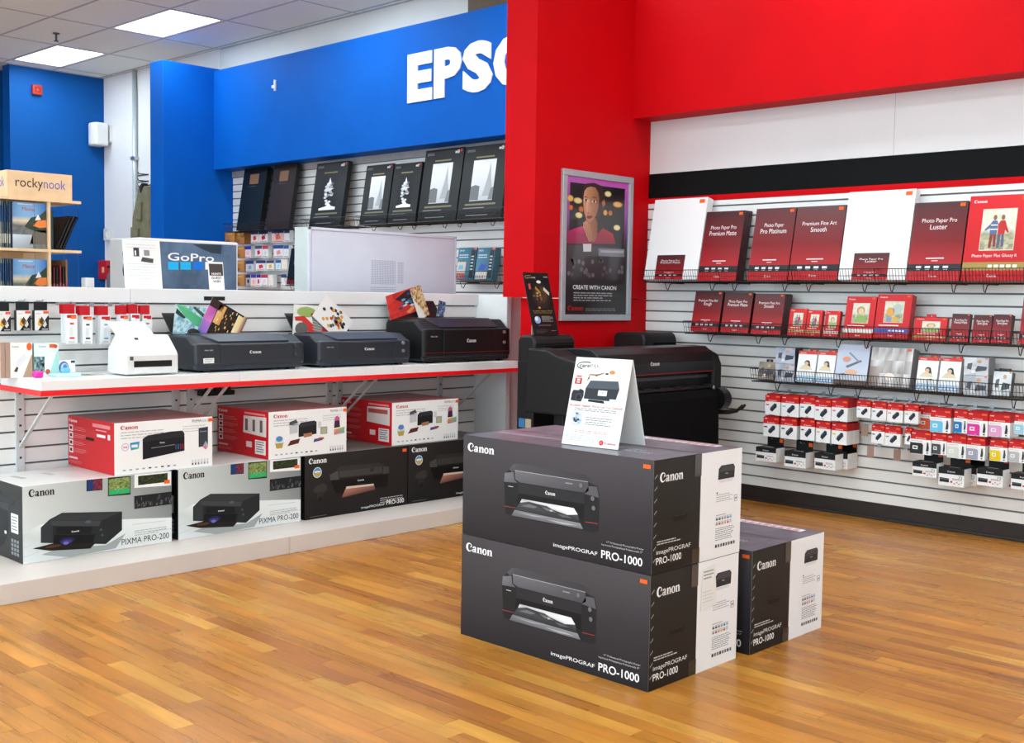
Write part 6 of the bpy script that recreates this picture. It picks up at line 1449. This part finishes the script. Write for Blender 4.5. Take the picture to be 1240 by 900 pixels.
shelf_box('red photo pack with a carrying handle on top', 1105, 1144.5, 386, Z2, glossy('#a8904c', 41, pic='portrait'), depth=0.03, col='#b81c24', tab=(0.33, 0.62, 0.018, '#b81c24'), name='photo_pack')
for k, (a, b, tp) in enumerate(((1149.5, 1172, 381.5), (1175.8, 1198.5, 383), (1199.5, 1222.5, 383))):
    shelf_box('small dark red photo paper pack, %s' % ('beside the handled red pack', 'middle of its three', 'thickest of its three')[k], a, b, tp, Z2, dark_red('Photo Paper Pro', 'Semi-gloss' if k else 'Premium Matte', 0.07), depth=0.03 if k < 2 else 0.045, col='#3a181c', name='photo_pack', group='small dark red packs')
shelf_box('pinkish red paper box beyond the small dark red packs on the second shelf', 1233, 1262, 362, Z2, dark_red('', 'Luster', top='#8a5c60'), depth=0.04, col='#8a3c40')
# --- third row
def kit(seedk, c1='#9aa4b8', c2='#d4d8e0'):
    def g(A):
        R3 = random.Random(seedk)
        A.cells(0, 0, 1, 1, 2, 2, lambda i, j: mix(c1, c2, R3.random()), 0)
        A.poly([(0.45, 0.2), (0.9, 0.3), (0.95, 0.5), (0.55, 0.55)], '#4a5058', 1); A.poly([(0.12, 0.35), (0.3, 0.3), (0.35, 0.7), (0.15, 0.65)], '#5c5f66', 1); A.ell(0.62, 0.78, 0.1, 0.1, '#c8a078', 1, 10); A.poly([(0.3, 0.1), (0.5, 0.15), (0.5, 0.3), (0.32, 0.28)], '#e8eaee', 1)
    return g
def selphy(A):
    A.rect(0, 0, 1, 1, '#eef0f0', 0); A.rect(0, 0.9, 1, 1, '#d83830', 1); A.logo(0.1, 0.925, 0.04, '#f8e8e4', 2, fit=0.3); A.rect(0, 0.02, 1, 0.2, ['#4c88bc', '#4c88bc', '#b8d4e8', '#b8d4e8'], 1)
    A.ell(0.52, 0.62, 0.15, 0.085, '#3c3028', 1, 14); A.poly([(0.36, 0.60), (0.68, 0.60), (0.74, 0.44), (0.62, 0.46)], '#3c3028', 1); A.ell(0.49, 0.595, 0.10, 0.065, '#dcb898', 2, 14); A.poly([(0.12, 0.40), (0.84, 0.40), (0.66, 0.52), (0.28, 0.53)], '#ddd2b4', 3); A.poly([(0.3, 0.50), (0.6, 0.50), (0.55, 0.56), (0.38, 0.56)], '#e4c4a4', 4)
    for k in range(5): A.rect(0.1 + 0.17 * k, 0.05, 0.2 + 0.17 * k, 0.13, '#e8f0f6', 2)
shelf_box('small black hanging pack on the third shelf, nearest the black printer', 917, 937, 440, Z3, kit(2, '#3a3c40', '#a89c8c'), depth=0.05, col='#1c1c1e', tab=(0.35, 0.7, 0.016, '#1a1a1c'), name='photo_pack')
_, _, h_ = shelf_box('grey picture box with a printer photo, lower of two stacked by the black pack', 938.5, 962, 440.5, Z3, kit(3), depth=0.10, col='#2c2e34', name='printer_kit', lean=0.0, yf=6.74)
shelf_box('grey picture box with a printer photo, upper of two stacked by the black pack', 938.5, 962, 421, Z3, kit(5, '#7c8aa8', '#c8d0de'), depth=0.10, col='#2c2e34', name='printer_kit', lean=0.0, yf=6.74, dz=h_ + 0.002)
sl_ = ['white photo paper pack with red top, beside the grey picture boxes', 'white photo paper pack with red top, beside the wide grey box', 'white photo paper pack with red top, beside the silver box', 'white photo paper pack with red top, beside the grey stacked kits']
for k, (a, b, tp) in enumerate(((963, 985.5, 427), (987, 1008.5, 428), (1108, 1133, 434.5), (1135, 1160.5, 435.5))):
    shelf_box(sl_[k], a, b, tp, Z3, selphy, depth=0.05, col='#dfe1e2', tab=(0.5, 0.95, 0.012, '#c8342c'), name='photo_pack', group='white packs with red tops')
def widegrey(A):
    A.rect(0, 0, 1, 1, ['#c8d0e0', '#d4dae6', '#b8c4dc', '#c4cee0'], 0); A.poly([(0.3, 0.45), (0.75, 0.62), (0.8, 0.58), (0.36, 0.40)], '#6a7080', 1); A.poly([(0.35, 0.78), (0.7, 0.55), (0.74, 0.57), (0.4, 0.81)], '#8a90a0', 1); A.ell(0.32, 0.62, 0.13, 0.07, '#d89878', 2, 12); A.ell(0.5, 0.3, 0.2, 0.07, '#e0b494', 1, 12); A.text('SELPHY', 0.06, 0.18, 0.05, '#8c94a8', 2, fit=0.3); A.rect(0, 0, 1, 0.1, '#6c5850', 2)
shelf_box('wide pale grey photo printer box on the third shelf', 1009.5, 1048.5, 420, Z3, widegrey, depth=0.08, col='#8a90a0', name='printer_kit')
def silver(A):
    R3 = random.Random(9)
    A.cells(0, 0, 1, 1, 6, 3, lambda i, j: mix('#948c88', '#e8eaec', R3.random()), 0); A.ell(0.5, 0.25, 0.12, 0.1, '#ece4dc', 1, 10); A.rect(0, 0, 0.25, 0.5, ['#6c5048', '#9c8c84', '#b8b0aa', '#8c7a70'], 1)
shelf_box('wide shiny silver wrapped box on the third shelf', 1050.5, 1101, 424, Z3, silver, depth=0.09, col='#6c6c70', side='#8a8a90', name='printer_kit')
_, _, h_ = shelf_box('grey printer kit box, lower of two stacked beside a black carry pack', 1166, 1196, 454.5, Z3, kit(13, '#a8aeba', '#d8dae0'), depth=0.10, col='#7c7e86', name='printer_kit', lean=0.0, yf=6.74)
shelf_box('grey printer kit box, upper of two stacked beside a black carry pack', 1166, 1196, 433, Z3, kit(15, '#b0b6c0', '#dcdee4'), depth=0.10, col='#7c7e86', name='printer_kit', lean=0.0, yf=6.74, dz=h_ + 0.002)
shelf_box('small black carry pack with a handle at the half empty end of the third shelf', 1200.5, 1223, 452, Z3, kit(17, '#b8c0c4', '#e4e8ea'), depth=0.05, col='#26282c', tab=(0.2, 0.85, 0.016, '#1c1e22'), name='photo_pack')

# --- ink boxes hanging on pegs
YI = 6.73
INKS = {}
def ink_mesh(kind, w, h, c):
    key = (kind, round(w, 3), round(h, 3), c)
    if key in INKS: return INKS[key]
    d = 0.030
    b = MB().box(0, w, 0, d, 0, h * 0.62, '#eceded').box(0, w, 0, d, h * 0.62, h * 0.93, '#c01c22').box(w * 0.05, w * 0.95, d * 0.4, d * 0.55, h * 0.93, h, '#a8181e')
    A = front(w, h)
    A.rect(0, 0.62, 1, 0.93, ['#d42a28', '#c82024', '#b81a20', '#c02024'], 0); A.logo(0.5, 0.655, 0.05, '#f6e8e6', 1, 'c', fit=0.5); A.rect(0.7, 0.83, 0.95, 0.90, '#f0642a', 2); A.rect(0.06, 0.84, 0.25, 0.88, '#e8b8b4', 1)
    if kind == 's':
        A.rect(0.06, 0.43, 0.26, 0.49, c, 1); A.poly([(0.32, 0.22), (0.48, 0.14), (0.78, 0.38), (0.76, 0.52), (0.62, 0.55), (0.36, 0.34)], '#2c3340', 1); A.poly([(0.32, 0.22), (0.36, 0.34), (0.62, 0.55), (0.6, 0.44)], '#4a5464', 2)
    else:
        A.rect(0, 0.50, 1, 0.62, '#f4f4f2', 1); A.poly([(0.0, 0.02), (0.62, 0.02), (0.62, 0.40), (0.55, 0.47), (0.0, 0.47)], c, 1); A.rect(0.12, 0.2, 0.36, 0.35, '#f0f0ee', 2); A.rect(0.17, 0.24, 0.31, 0.31, c, 3)
        A.poly([(0.76, 0.15), (0.88, 0.15), (0.9, 0.3), (0.86, 0.52), (0.8, 0.52), (0.78, 0.3)], '#3a3c40', 2); A.rect(0.79, 0.06, 0.87, 0.11, '#3a3c40', 2); A.lines(0.06, 0.6, 0.54, 1, 0.1, 0.02, '#a8aaae', 2)
    INKS[key] = (b.data('carton'), A.mb.data('front_print')); return INKS[key]
def ink_row(kind, px0, px1, pt, pb, n, c, word, yf=YI):
    zc_ = 0.6
    x0 = xat(px0, yf, zc_); x1 = xat(px1, yf, zc_); w = x1 - x0; zb = zat(pb, x0, yf); h = zat(pt, x0, yf) - zb
    size = 'small' if kind == 's' else 'large'
    for k in range(n):
        lab = '%s red topped ink box with %s, front of its peg' % (size, word) if k == 0 else '%s red topped ink box hanging behind the one with %s' % (size, word)
        t = thing('ink_box', lab, 'ink box', (x0 + 0.001 * k, yf + 0.033 * k, zb), group='ink boxes on pegs')
        a, b = ink_mesh(kind, w, h, c)
        put('carton', a, M_print, t); put('front_print', b, M_print, t)
    peg(x0 + w / 2, YW - 0.02, zb + h + 0.006, YW - 0.02 - yf + 0.02, 'steel peg holding the ink boxes with ' + word, 'pegs of the ink boxes', 'y')
k5 = crop(890, 450, 6.426); k6 = crop(1040, 470, 5.295)
def row(kind, cr, lst):
    for x0, x1, y0, y1, n, c, wd in lst:
        a = cr(x0, y0); b = cr(x1, y1); ink_row(kind, a[0], b[0], a[1], b[1], n, c, wd, YI if not wd.startswith('an orange') else 6.80)
row('s', k5, [(232, 348, 168, 330, 2, '#c84a50', 'a red code'), (358, 492, 178, 345, 3, '#7cc0dc', 'a pale cyan code'), (503, 616, 185, 352, 2, '#3c98cc', 'a strong cyan code'), (618, 742, 205, 375, 2, '#b83c70', 'a magenta code'), (747, 872, 208, 382, 5, '#c87c98', 'a pale magenta code'),
             (222, 342, 340, 500, 2, '#2a2c30', 'a black code'), (357, 482, 350, 518, 3, '#33353a', 'a matte black code'), (510, 622, 358, 530, 2, '#4a4c50', 'a dark grey code'), (632, 742, 374, 548, 1, '#b8babd', 'a light grey code'), (754, 872, 390, 562, 5, '#e0c83c', 'a yellow code'),
             (942, 1050, 218, 355, 1, '#58a8d0', 'a sky blue code'), (1058, 1172, 228, 375, 1, '#4898c8', 'a mid blue code')])
row('s', k6, [(177, 277, 92, 215, 1, '#c89aa4', 'a rose code'), (288, 377, 98, 223, 1, '#c8c43c', 'a lime code'), (82, 165, 228, 350, 1, '#55575c', 'a charcoal code'), (168, 268, 238, 368, 1, '#8a8c90', 'a mid grey code'), (296, 340, 250, 360, 1, '#a4a6aa', 'a grey code, partly covered')])
row('l', k6, [(380, 500, 108, 262, 1, '#dc5a34', 'an orange patch'), (455, 585, 125, 280, 3, '#6cc4e8', 'a light cyan patch'), (605, 690, 132, 285, 1, '#1c7cc0', 'a deep blue patch'), (692, 822, 142, 302, 3, '#d83a9c', 'a magenta patch'), (827, 965, 155, 308, 4, '#dc9cc8', 'a pale pink patch'), (992, 1090, 160, 294, 1, '#9cccde', 'a pale blue patch'),
             (332, 466, 265, 418, 1, '#2c2e32', 'a black patch'), (470, 564, 280, 422, 1, '#4a4e54', 'a dark grey patch'), (567, 690, 290, 444, 1, '#d4d8d0', 'an off white patch'), (693, 812, 305, 455, 3, '#a0a0b0', 'a lavender grey patch'), (842, 955, 320, 464, 1, '#e8c81c', 'a yellow patch'), (962, 1075, 328, 472, 2, '#b4b4b8', 'a silver patch')])
# multipacks: white boxes with black upper part and a header tab
def multi(lab, cr, x0, x1, yt, yb, n, big, extra=''):
    a, b = cr(x0, yt), cr(x1, yb)
    yf = 6.69
    X0 = xat(a[0], yf, 0.45); w = xat(b[0], yf, 0.45) - X0; zb = zat(b[1], X0 + w, yf); h = zat(a[1], X0, yf) - zb; d = 0.105
    for k in range(n):
        t = thing('ink_multipack', lab if k == 0 else 'ink multipack hanging behind the ' + extra, 'ink box', (X0 + 0.03 * k, yf + (d + 0.004) * k, zb), group='black and white ink multipacks')
        if k: d2 = YW - 0.02 - yf - d - 0.012
        dd = d if k == 0 else d2
        MB().box(0, w, 0, dd, 0, h, '#e9eaea', {'+z': '#1a1a1c'}).build('carton', M_print, t, bevel=0.001)
        MB().box(w * 0.18, w * 0.97, dd - 0.006, dd - 0.003, h, h + 0.08, '#161618').build('header_tab', M_print, t)
        A = front(w, h); A.rect(0, 0.66, 1, 1, ['#232326', '#1c1c1f', '#161618', '#1c1c1f'], 0); A.logo(0.5, 0.76, 0.09, '#d8d8da', 1, 'c', fit=0.3)
        A.poly([(0.05, 0.2), (0.42, 0.2), (0.42, 0.42), (0.05, 0.44)], '#2e2f33', 1); A.rect(0.07, 0.36, 0.40, 0.39, '#7a7c80', 2); A.rect(0.47, 0.2, 0.56, 0.30, '#b03a3c', 1)
        if big: A.text('72', 0.78, 0.44, 0.15, '#2a2c30', 1, fit=0.16)
        A.lines(0.55, 0.96, 0.42, 2, 0.06, 0.025, '#5c5e64', 1, 2)
        for j, c in enumerate(('#c84a44', '#d86a4c', '#6c8cc8', '#e0b060')): A.rect(0.6 + 0.09 * j, 0.14 + 0.08 * (j % 2), 0.67 + 0.09 * j, 0.19 + 0.08 * (j % 2), c, 1)
        A.build('front_print', t)
        T_ = topz(w, dd, 0, 0, h); T_.logo(0.5, 0.35, 0.28, '#dcdcde', 0, 'c', fit=0.42); T_.build('top_print', t)
        MB().box(w * 0.78, w * 0.95, dd - 0.0075, dd - 0.006, h + 0.03, h + 0.055).build('price_sticker', M_sticker, t)
    peg(X0 + w * 0.6, YW - 0.02, zb + h + 0.05, YW - 0.02 - yf - 0.04, 'steel peg holding the ' + (extra or lab), 'pegs of the multipacks', 'y')
multi('black topped ink multipack under the red coded ink boxes', k5, 165, 322, 583, 710, 1, False, 'multipack under the red code')
multi('black topped ink multipack, middle of three under the long row', k5, 388, 553, 615, 757, 1, False, 'middle multipack')
multi('black topped ink multipack under the yellow coded row, one more behind it', k5, 622, 782, 632, 772, 2, False, 'multipack under the yellow code')
multi('black topped ink multipack reading 72 under the black patch box', k6, 345, 500, 468, 580, 1, True, 'multipack under the black patch')
multi('black topped ink multipack reading 72 under the off white patch box', k6, 514, 678, 505, 641, 2, True, 'multipack under the off white patch')
multi('black topped ink multipack reading 72 under the lavender grey boxes', k6, 760, 925, 510, 641, 1, True, 'multipack under the lavender grey patch')
multi('black topped ink multipack under the silver patch boxes', k6, 978, 1140, 545, 665, 1, True, 'multipack under the silver patch')
# empty pegs with price tag holders
for lab, x, y, cr in (('empty steel peg with a tan tag under the cyan code', 1018, 440, k5), ('empty steel peg with a tan tag under the charcoal code', 1062, 605, k5), ('empty steel peg with a tan tag beside the black patch box', 252, 415, k6)):
    a = cr(x, y); P = ony(a[0], a[1], YW - 0.13)
    t = peg(P.x, YW - 0.02, P.z + 0.02, 0.12, lab, 'empty pegs', 'y')
    MB().box(-0.022, 0.022, -0.125, -0.121, -0.07, 0.0).build('price_tag', mat('tan tag', '#a08474', 0.5, var=(30, 0.1)), t)

# ================================================================== WALL DISPLAY, BLUE BAY
ZE = zat(272.5, xat(440, YF, 2.0), YF); ZE2 = zat(340.5, xat(575, YF, 1.4), YF)
def black_photo(kind):
    def g(A):
        A.rect(0, 0, 1, 1, ['#1c1f20', '#202324', '#161819', '#161819'], 0); A.text('EPSON', 0.06, 0.92, 0.035, '#9a9c9e', 1, fit=0.17)
        A.disc(0.86, 0.945, 0.035, '#c8c8c8', 1, 8); A.rect(0.78, 0.925, 0.83, 0.955, '#dcdcdc', 1); A.disc(0.93, 0.96, 0.028, '#d0282c', 2, 10); A.rect(0.28, 0.83, 0.7, 0.85, '#8a8460', 1)
        if kind == 'tower':
            A.rect(0.24, 0.24, 0.76, 0.80, ['#c4c6c8', '#b8babc', '#e4e6e8', '#e8eaec'], 1); A.poly([(0.52, 0.3), (0.6, 0.55), (0.64, 0.76), (0.68, 0.55), (0.76, 0.3)], '#a4a8aa', 2); A.poly([(0.24, 0.25), (0.44, 0.25), (0.44, 0.44), (0.34, 0.46), (0.24, 0.44)], '#6c7072', 2); A.poly([(0.66, 0.25), (0.76, 0.25), (0.76, 0.42), (0.70, 0.40)], '#7c8082', 3)
        else:
            A.rect(0.24, 0.24, 0.76, 0.80, '#101214', 1); G = random.Random(6); A.poly([(0.24, 0.25), (0.76, 0.25), (0.76, 0.29), (0.62, 0.31), (0.54, 0.36), (0.46, 0.31), (0.24, 0.28)], '#eceef0', 2)
            for q in range(26): tq = G.random(); A.ell(0.5 + G.uniform(-0.11, 0.11) * (1.1 - abs(tq - 0.45)), 0.34 + 0.40 * tq, 0.05, 0.02, mix('#5c6064', '#e8eaec', G.random()), 3 + q % 4, 7)
            A.poly([(0.33, 0.56), (0.48, 0.60), (0.66, 0.585), (0.5, 0.54)], '#d0d4d6', 8); A.poly([(0.46, 0.66), (0.5, 0.76), (0.56, 0.66)], '#e4e6e8', 8)
        A.rect(0.15, 0.18, 0.85, 0.205, '#77745c', 1); A.rect(0.12, 0.14, 0.6, 0.15, '#8c8c88', 1); A.rect(0.2, 0.04, 0.7, 0.05, '#9a9a98', 1)
    return g
def plain_dark(c):
    def g(A): A.rect(0, 0, 1, 1, [c, c, mix(c, '#000000', 0.25), mix(c, '#000000', 0.25)], 0); A.rect(0.3, 0.74, 0.68, 0.90, '#8c6a48', 1); A.rect(0.25, 0.7, 0.6, 0.705, mix(c, '#ffffff', 0.15), 1)
    return g
ge_ = 'black wire shelves under the blue fascia'
wire_shelf('black wire shelf under the two plain dark boxes beside the blue column', 272, 360, ZE, (289, 315, 331, 356), ge_)
wire_shelf('black wire shelf under the single ghostly figure box', 366, 424, ZE, (380, 410), ge_)
wire_shelf('black wire shelf under the two medium black photo boxes', 433, 506, ZE, (448, 480, 497), ge_)
wire_shelf('black wire shelf under the two tallest tower picture boxes', 508, 616, ZE, (534, 552, 592), ge_)
wire_shelf('black wire shelf under the two teal paper boxes behind the screen', 541, 600, ZE2, (556, 597), ge_)
LE = 0.16
shelf_box('tall plain dark green box tucked under the blue fascia', 286, 314, 197, ZE, plain_dark('#161d1a'), depth=0.06, col='#101413', lean=LE, sticker=False)
shelf_box('tall plain brown box tucked under the blue fascia', 322, 349.5, 192, ZE, plain_dark('#322823'), depth=0.05, col='#1f1816', lean=LE, sticker=False)
shelf_box('black photo paper box with a ghostly white figure, standing alone', 374, 412, 200, ZE, black_photo('ghost'), depth=0.05, col='#16181a', lean=LE, sticker=False)
shelf_box('medium black photo paper box with a tower picture', 435, 467.5, 202, ZE, black_photo('tower'), depth=0.03, col='#16181a', lean=LE, sticker=False)
shelf_box('medium black photo paper box with a ghostly white figure beside a tower box', 469, 502.5, 200, ZE, black_photo('ghost'), depth=0.03, col='#16181a', lean=LE, sticker=False)
shelf_box('tallest black tower picture box, next to the medium ghostly one', 505, 551.5, 184, ZE, black_photo('tower'), depth=0.03, col='#16181a', lean=LE, sticker=False)
shelf_box('tallest black tower picture box, next to the red fin', 553, 606, 179.5, ZE, black_photo('tower'), depth=0.03, col='#16181a', lean=LE, sticker=False)
def teal(k):
    def g(A):
        A.rect(0, 0, 1, 1, ['#5c8ca4', '#3c6c84', '#2c5468', '#4a7c90'], 0); A.text('EPSON', 0.08, 0.88, 0.05, '#dfe8ec', 1, fit=0.25); A.rect(0.72, 0.05, 0.95, 0.92, '#2c3438', 1)
        for j in range(5): A.rect(0.75, 0.3 + 0.1 * j, 0.9, 0.34 + 0.1 * j, '#b8c0c4', 2)
        A.lines(0.08, 0.6, 0.75, 2, 0.07, 0.03, '#c8d8e0', 1); A.rect(0.86, 0.93, 1.0, 0.99, '#e88070', 2)
        if k: A.poly([(0.15, 0.28), (0.5, 0.3), (0.62, 0.46), (0.3, 0.5)], '#3c58b0', 2); A.rect(0.03, 0.02, 0.68, 0.24, '#e4dcd0', 2)
        else: A.rect(0.03, 0.2, 0.5, 0.55, '#d8c4ac', 2); A.poly([(0.1, 0.3), (0.4, 0.32), (0.35, 0.46), (0.12, 0.44)], '#6cb4d8', 3); A.rect(0.03, 0.02, 0.5, 0.2, '#c86858', 2)
        for j in range(5): A.rect(0.06 + 0.1 * j, 0.04, 0.1 + 0.1 * j, 0.14, hue('#d84a34', '#3c6cc0', '#e0b040', '#5c8c4c'), 3)
    return g
shelf_box('teal blue photo paper box half hidden by the grey screen', 551, 573, 302, ZE2, teal(0), depth=0.07, col='#1c2c38', lean=LE)
shelf_box('teal blue photo paper box with a blue sports car picture', 574, 595.5, 302, ZE2, teal(1), depth=0.07, col='#35606c', lean=LE)
# small ink packs on pegs beside the blue column
cI = crop(260, 260, 9.0)
pk = [(395, 475, 180, 312, '#3c4470', '#c83c40', 'a dark blue top and red spot'), (480, 578, 180, 305, '#2c3458', '#c82c34', 'a navy top and big red mark'), (622, 752, 165, 308, '#2c4c8c', '#e07060', 'a wide blue top and coral spot'), (757, 815, 165, 300, '#3a4c80', '#e4e6ea', 'a blue top, narrow and plain'),
      (318, 396, 345, 475, '#2c3ca8', '#e8b8c0', 'a bright blue top and pink body'), (440, 515, 340, 465, '#4a5478', '#c82c34', 'a slate top and red mark'), (520, 582, 340, 470, '#b83c58', '#d4d6da', 'a crimson top'), (640, 748, 335, 468, '#2c5094', '#d89aa0', 'a broad royal blue top'), (752, 805, 335, 470, '#3c5c9c', '#dfe1e4', 'a blue top beside the broad one'),
      (340, 425, 505, 625, '#2c3c78', '#8a98b0', 'an indigo top'), (450, 555, 500, 612, '#38406c', '#c83038', 'an indigo top and red mark'), (563, 645, 500, 608, '#44486c', '#d8b43c', 'a yellow picture'), (665, 722, 495, 610, '#2c5ca0', '#a8d0e0', 'a pale blue body'), (728, 790, 490, 605, '#e8e0d4', '#e8dcc8', 'a cream body'),
      (340, 390, 655, 775, '#2c3460', '#20242c', 'a black body'), (395, 450, 650, 790, '#4a3c98', '#e8a890', 'a violet top and peach body'), (455, 500, 650, 785, '#38308c', '#c83038', 'a violet top and red mark'), (503, 578, 655, 780, '#c03858', '#d8d8da', 'a rose top'), (585, 635, 655, 790, '#e8dcd0', '#e8d8c8', 'a beige body'), (725, 785, 650, 785, '#3c4c78', '#e2e4e8', 'a grey blue top')]
for x0, x1, y0, y1, c1, c2, wd in pk:
    a, b = cI(x0, y0), cI(x1, y1); yf = 6.80
    X0 = xat(a[0], yf, 1.6); w = max(0.06, xat(b[0], yf, 1.6) - X0); zb = zat(b[1], X0, yf); h = zat(a[1], X0, yf) - zb
    t = thing('ink_pack', 'tiny ink pack by the blue column with %s' % wd, 'ink box', (X0, yf, zb), group='ink packs beside the blue column')
    MB().box(0, w, 0, 0.05, 0, h, '#dcdee0').build('carton', M_print, t, bevel=0.001)
    A = front(w, h); A.rect(0, 0.72, 1, 1, c1, 0); A.rect(0.0, 0, 1, 0.72, mix('#ececee', c2, 0.12 if c2[1] in 'cd' else 0.5), 0); A.poly([(0.35, 0.2), (0.75, 0.3), (0.65, 0.62), (0.3, 0.55)], c2, 1); A.rect(0.1, 0.06, 0.9, 0.12, '#8a8c90', 1); A.build('front_print', t)
    peg(X0 + w / 2, YW - 0.02, zb + h - 0.01, 0.09, 'small peg holding the ink pack with ' + wd, 'pegs beside the blue column', 'y')
for j, (yy0, yy1) in enumerate(((190, 320), (345, 475), (500, 625), (650, 780))):
    for k, (xa, xb) in enumerate(((115, 215), (225, 322))):
        if j and k == 0: continue
        a, b = cI(xa, yy0), cI(xb, yy1); yf = 6.79 - 0.03 * (1 - k)
        X0 = xat(a[0], yf, 1.6); w = xat(b[0], yf, 1.6) - X0; zb = zat(b[1], X0, yf); h = zat(a[1], X0, yf) - zb
        t = thing('ink_pack', 'tan kraft ink pack beside the blue column, %s' % (('top of its column', 'second from the top', 'third from the top', 'lowest of its column')[j] if k else 'with a grey corner patch'), 'ink box', (X0, yf, zb), group='tan ink packs beside the blue column')
        MB().box(0, w, 0, 0.09, 0, h, '#a87040').build('carton', M_print, t, bevel=0.001)
        A = front(w, h); A.rect(0, 0, 1, 1, ['#9c6434', '#b47c44', '#c89050', '#b07838'], 0); A.rect(0.1, 0.1, 0.5, 0.35, '#7c5a40', 1); A.rect(0.3, 0.75, 0.8, 0.85, '#d8a868', 1); A.build('front_print', t)
        peg(X0 + w / 2, YW - 0.02, zb + h - 0.01, 0.08, 'small peg holding a tan ink pack', 'pegs of the tan ink packs', 'y')
# leaning dark booklet box at the end of those pegs
zq = zat(345, xat(352, YF, 1.4), YF)
wire_shelf('small black wire shelf beside the ink packs, half hidden by the grey screen', 346, 372, zq, (350, 366), ge_)
shelf_box('dark box with a gold square label beside the ink packs', 347, 366, 302, zq, lambda A: (A.rect(0, 0, 1, 1, '#14191c', 0), A.rect(0.3, 0.55, 0.9, 0.85, '#b8a464', 1), A.ell(0.55, 0.3, 0.18, 0.06, '#3c4448', 1), A.rect(0, 0, 1, 0.12, '#7c1c1c', 1)), depth=0.04, col='#101416', lean=LE)

# ================================================================== prints and fittings belong to the part they sit on
HOME = {'front_print': ('carton', 'board', 'cover', 'case', 'body', 'front_panel', 'box'), 'side_print': ('carton',), 'top_print': ('carton',), 'price_sticker': ('carton',), 'packing_tape': ('carton',),
        'hang_tab': ('carton',), 'header_tab': ('carton',), 'print': ('board', 'paper'), 'picture': ('paper',), 'logo': ('front_door', 'top_cover'), 'control_panel': ('lid',), 'model_name': ('body',), 'red_line': ('body', 'top_cover'),
        'rating_label': ('body',), 'label_print': ('price_label',), 'slip_print': ('delivery_slip',), 'header_lettering': ('header',), 'poster_print': ('backing',), 'vent_holes': ('back_plate',), 'spine_print': ('cover',),
        'label': ('box',), 'plate': ('wire',), 'price_tag': ('wire',), 'output_slot': ('body',), 'output_tray': ('body',), 'guide_tab': ('platen_lip',), 'spool_hub': ('spool_flange',), 'clamp_finger': ('basket_arm',), 'recess': ('end_housing',), 'sticker': ('side_panel',), 'plug': ('strip',), 'top_plate': ('body',), 'rocker': ('box',), 'lever': ('valve',), 'handle': ('case',)}
def base(n): return n.split('.')[0]
for root in [o for o in COL.objects if o.parent is None and o.type == 'EMPTY']:
    kids = list(root.children)
    for c in kids:
        for want in HOME.get(base(c.name), ()):
            hit = [k for k in kids if base(k.name) == want and k is not c and k.parent is root]
            if hit: c.parent = hit[0]; break
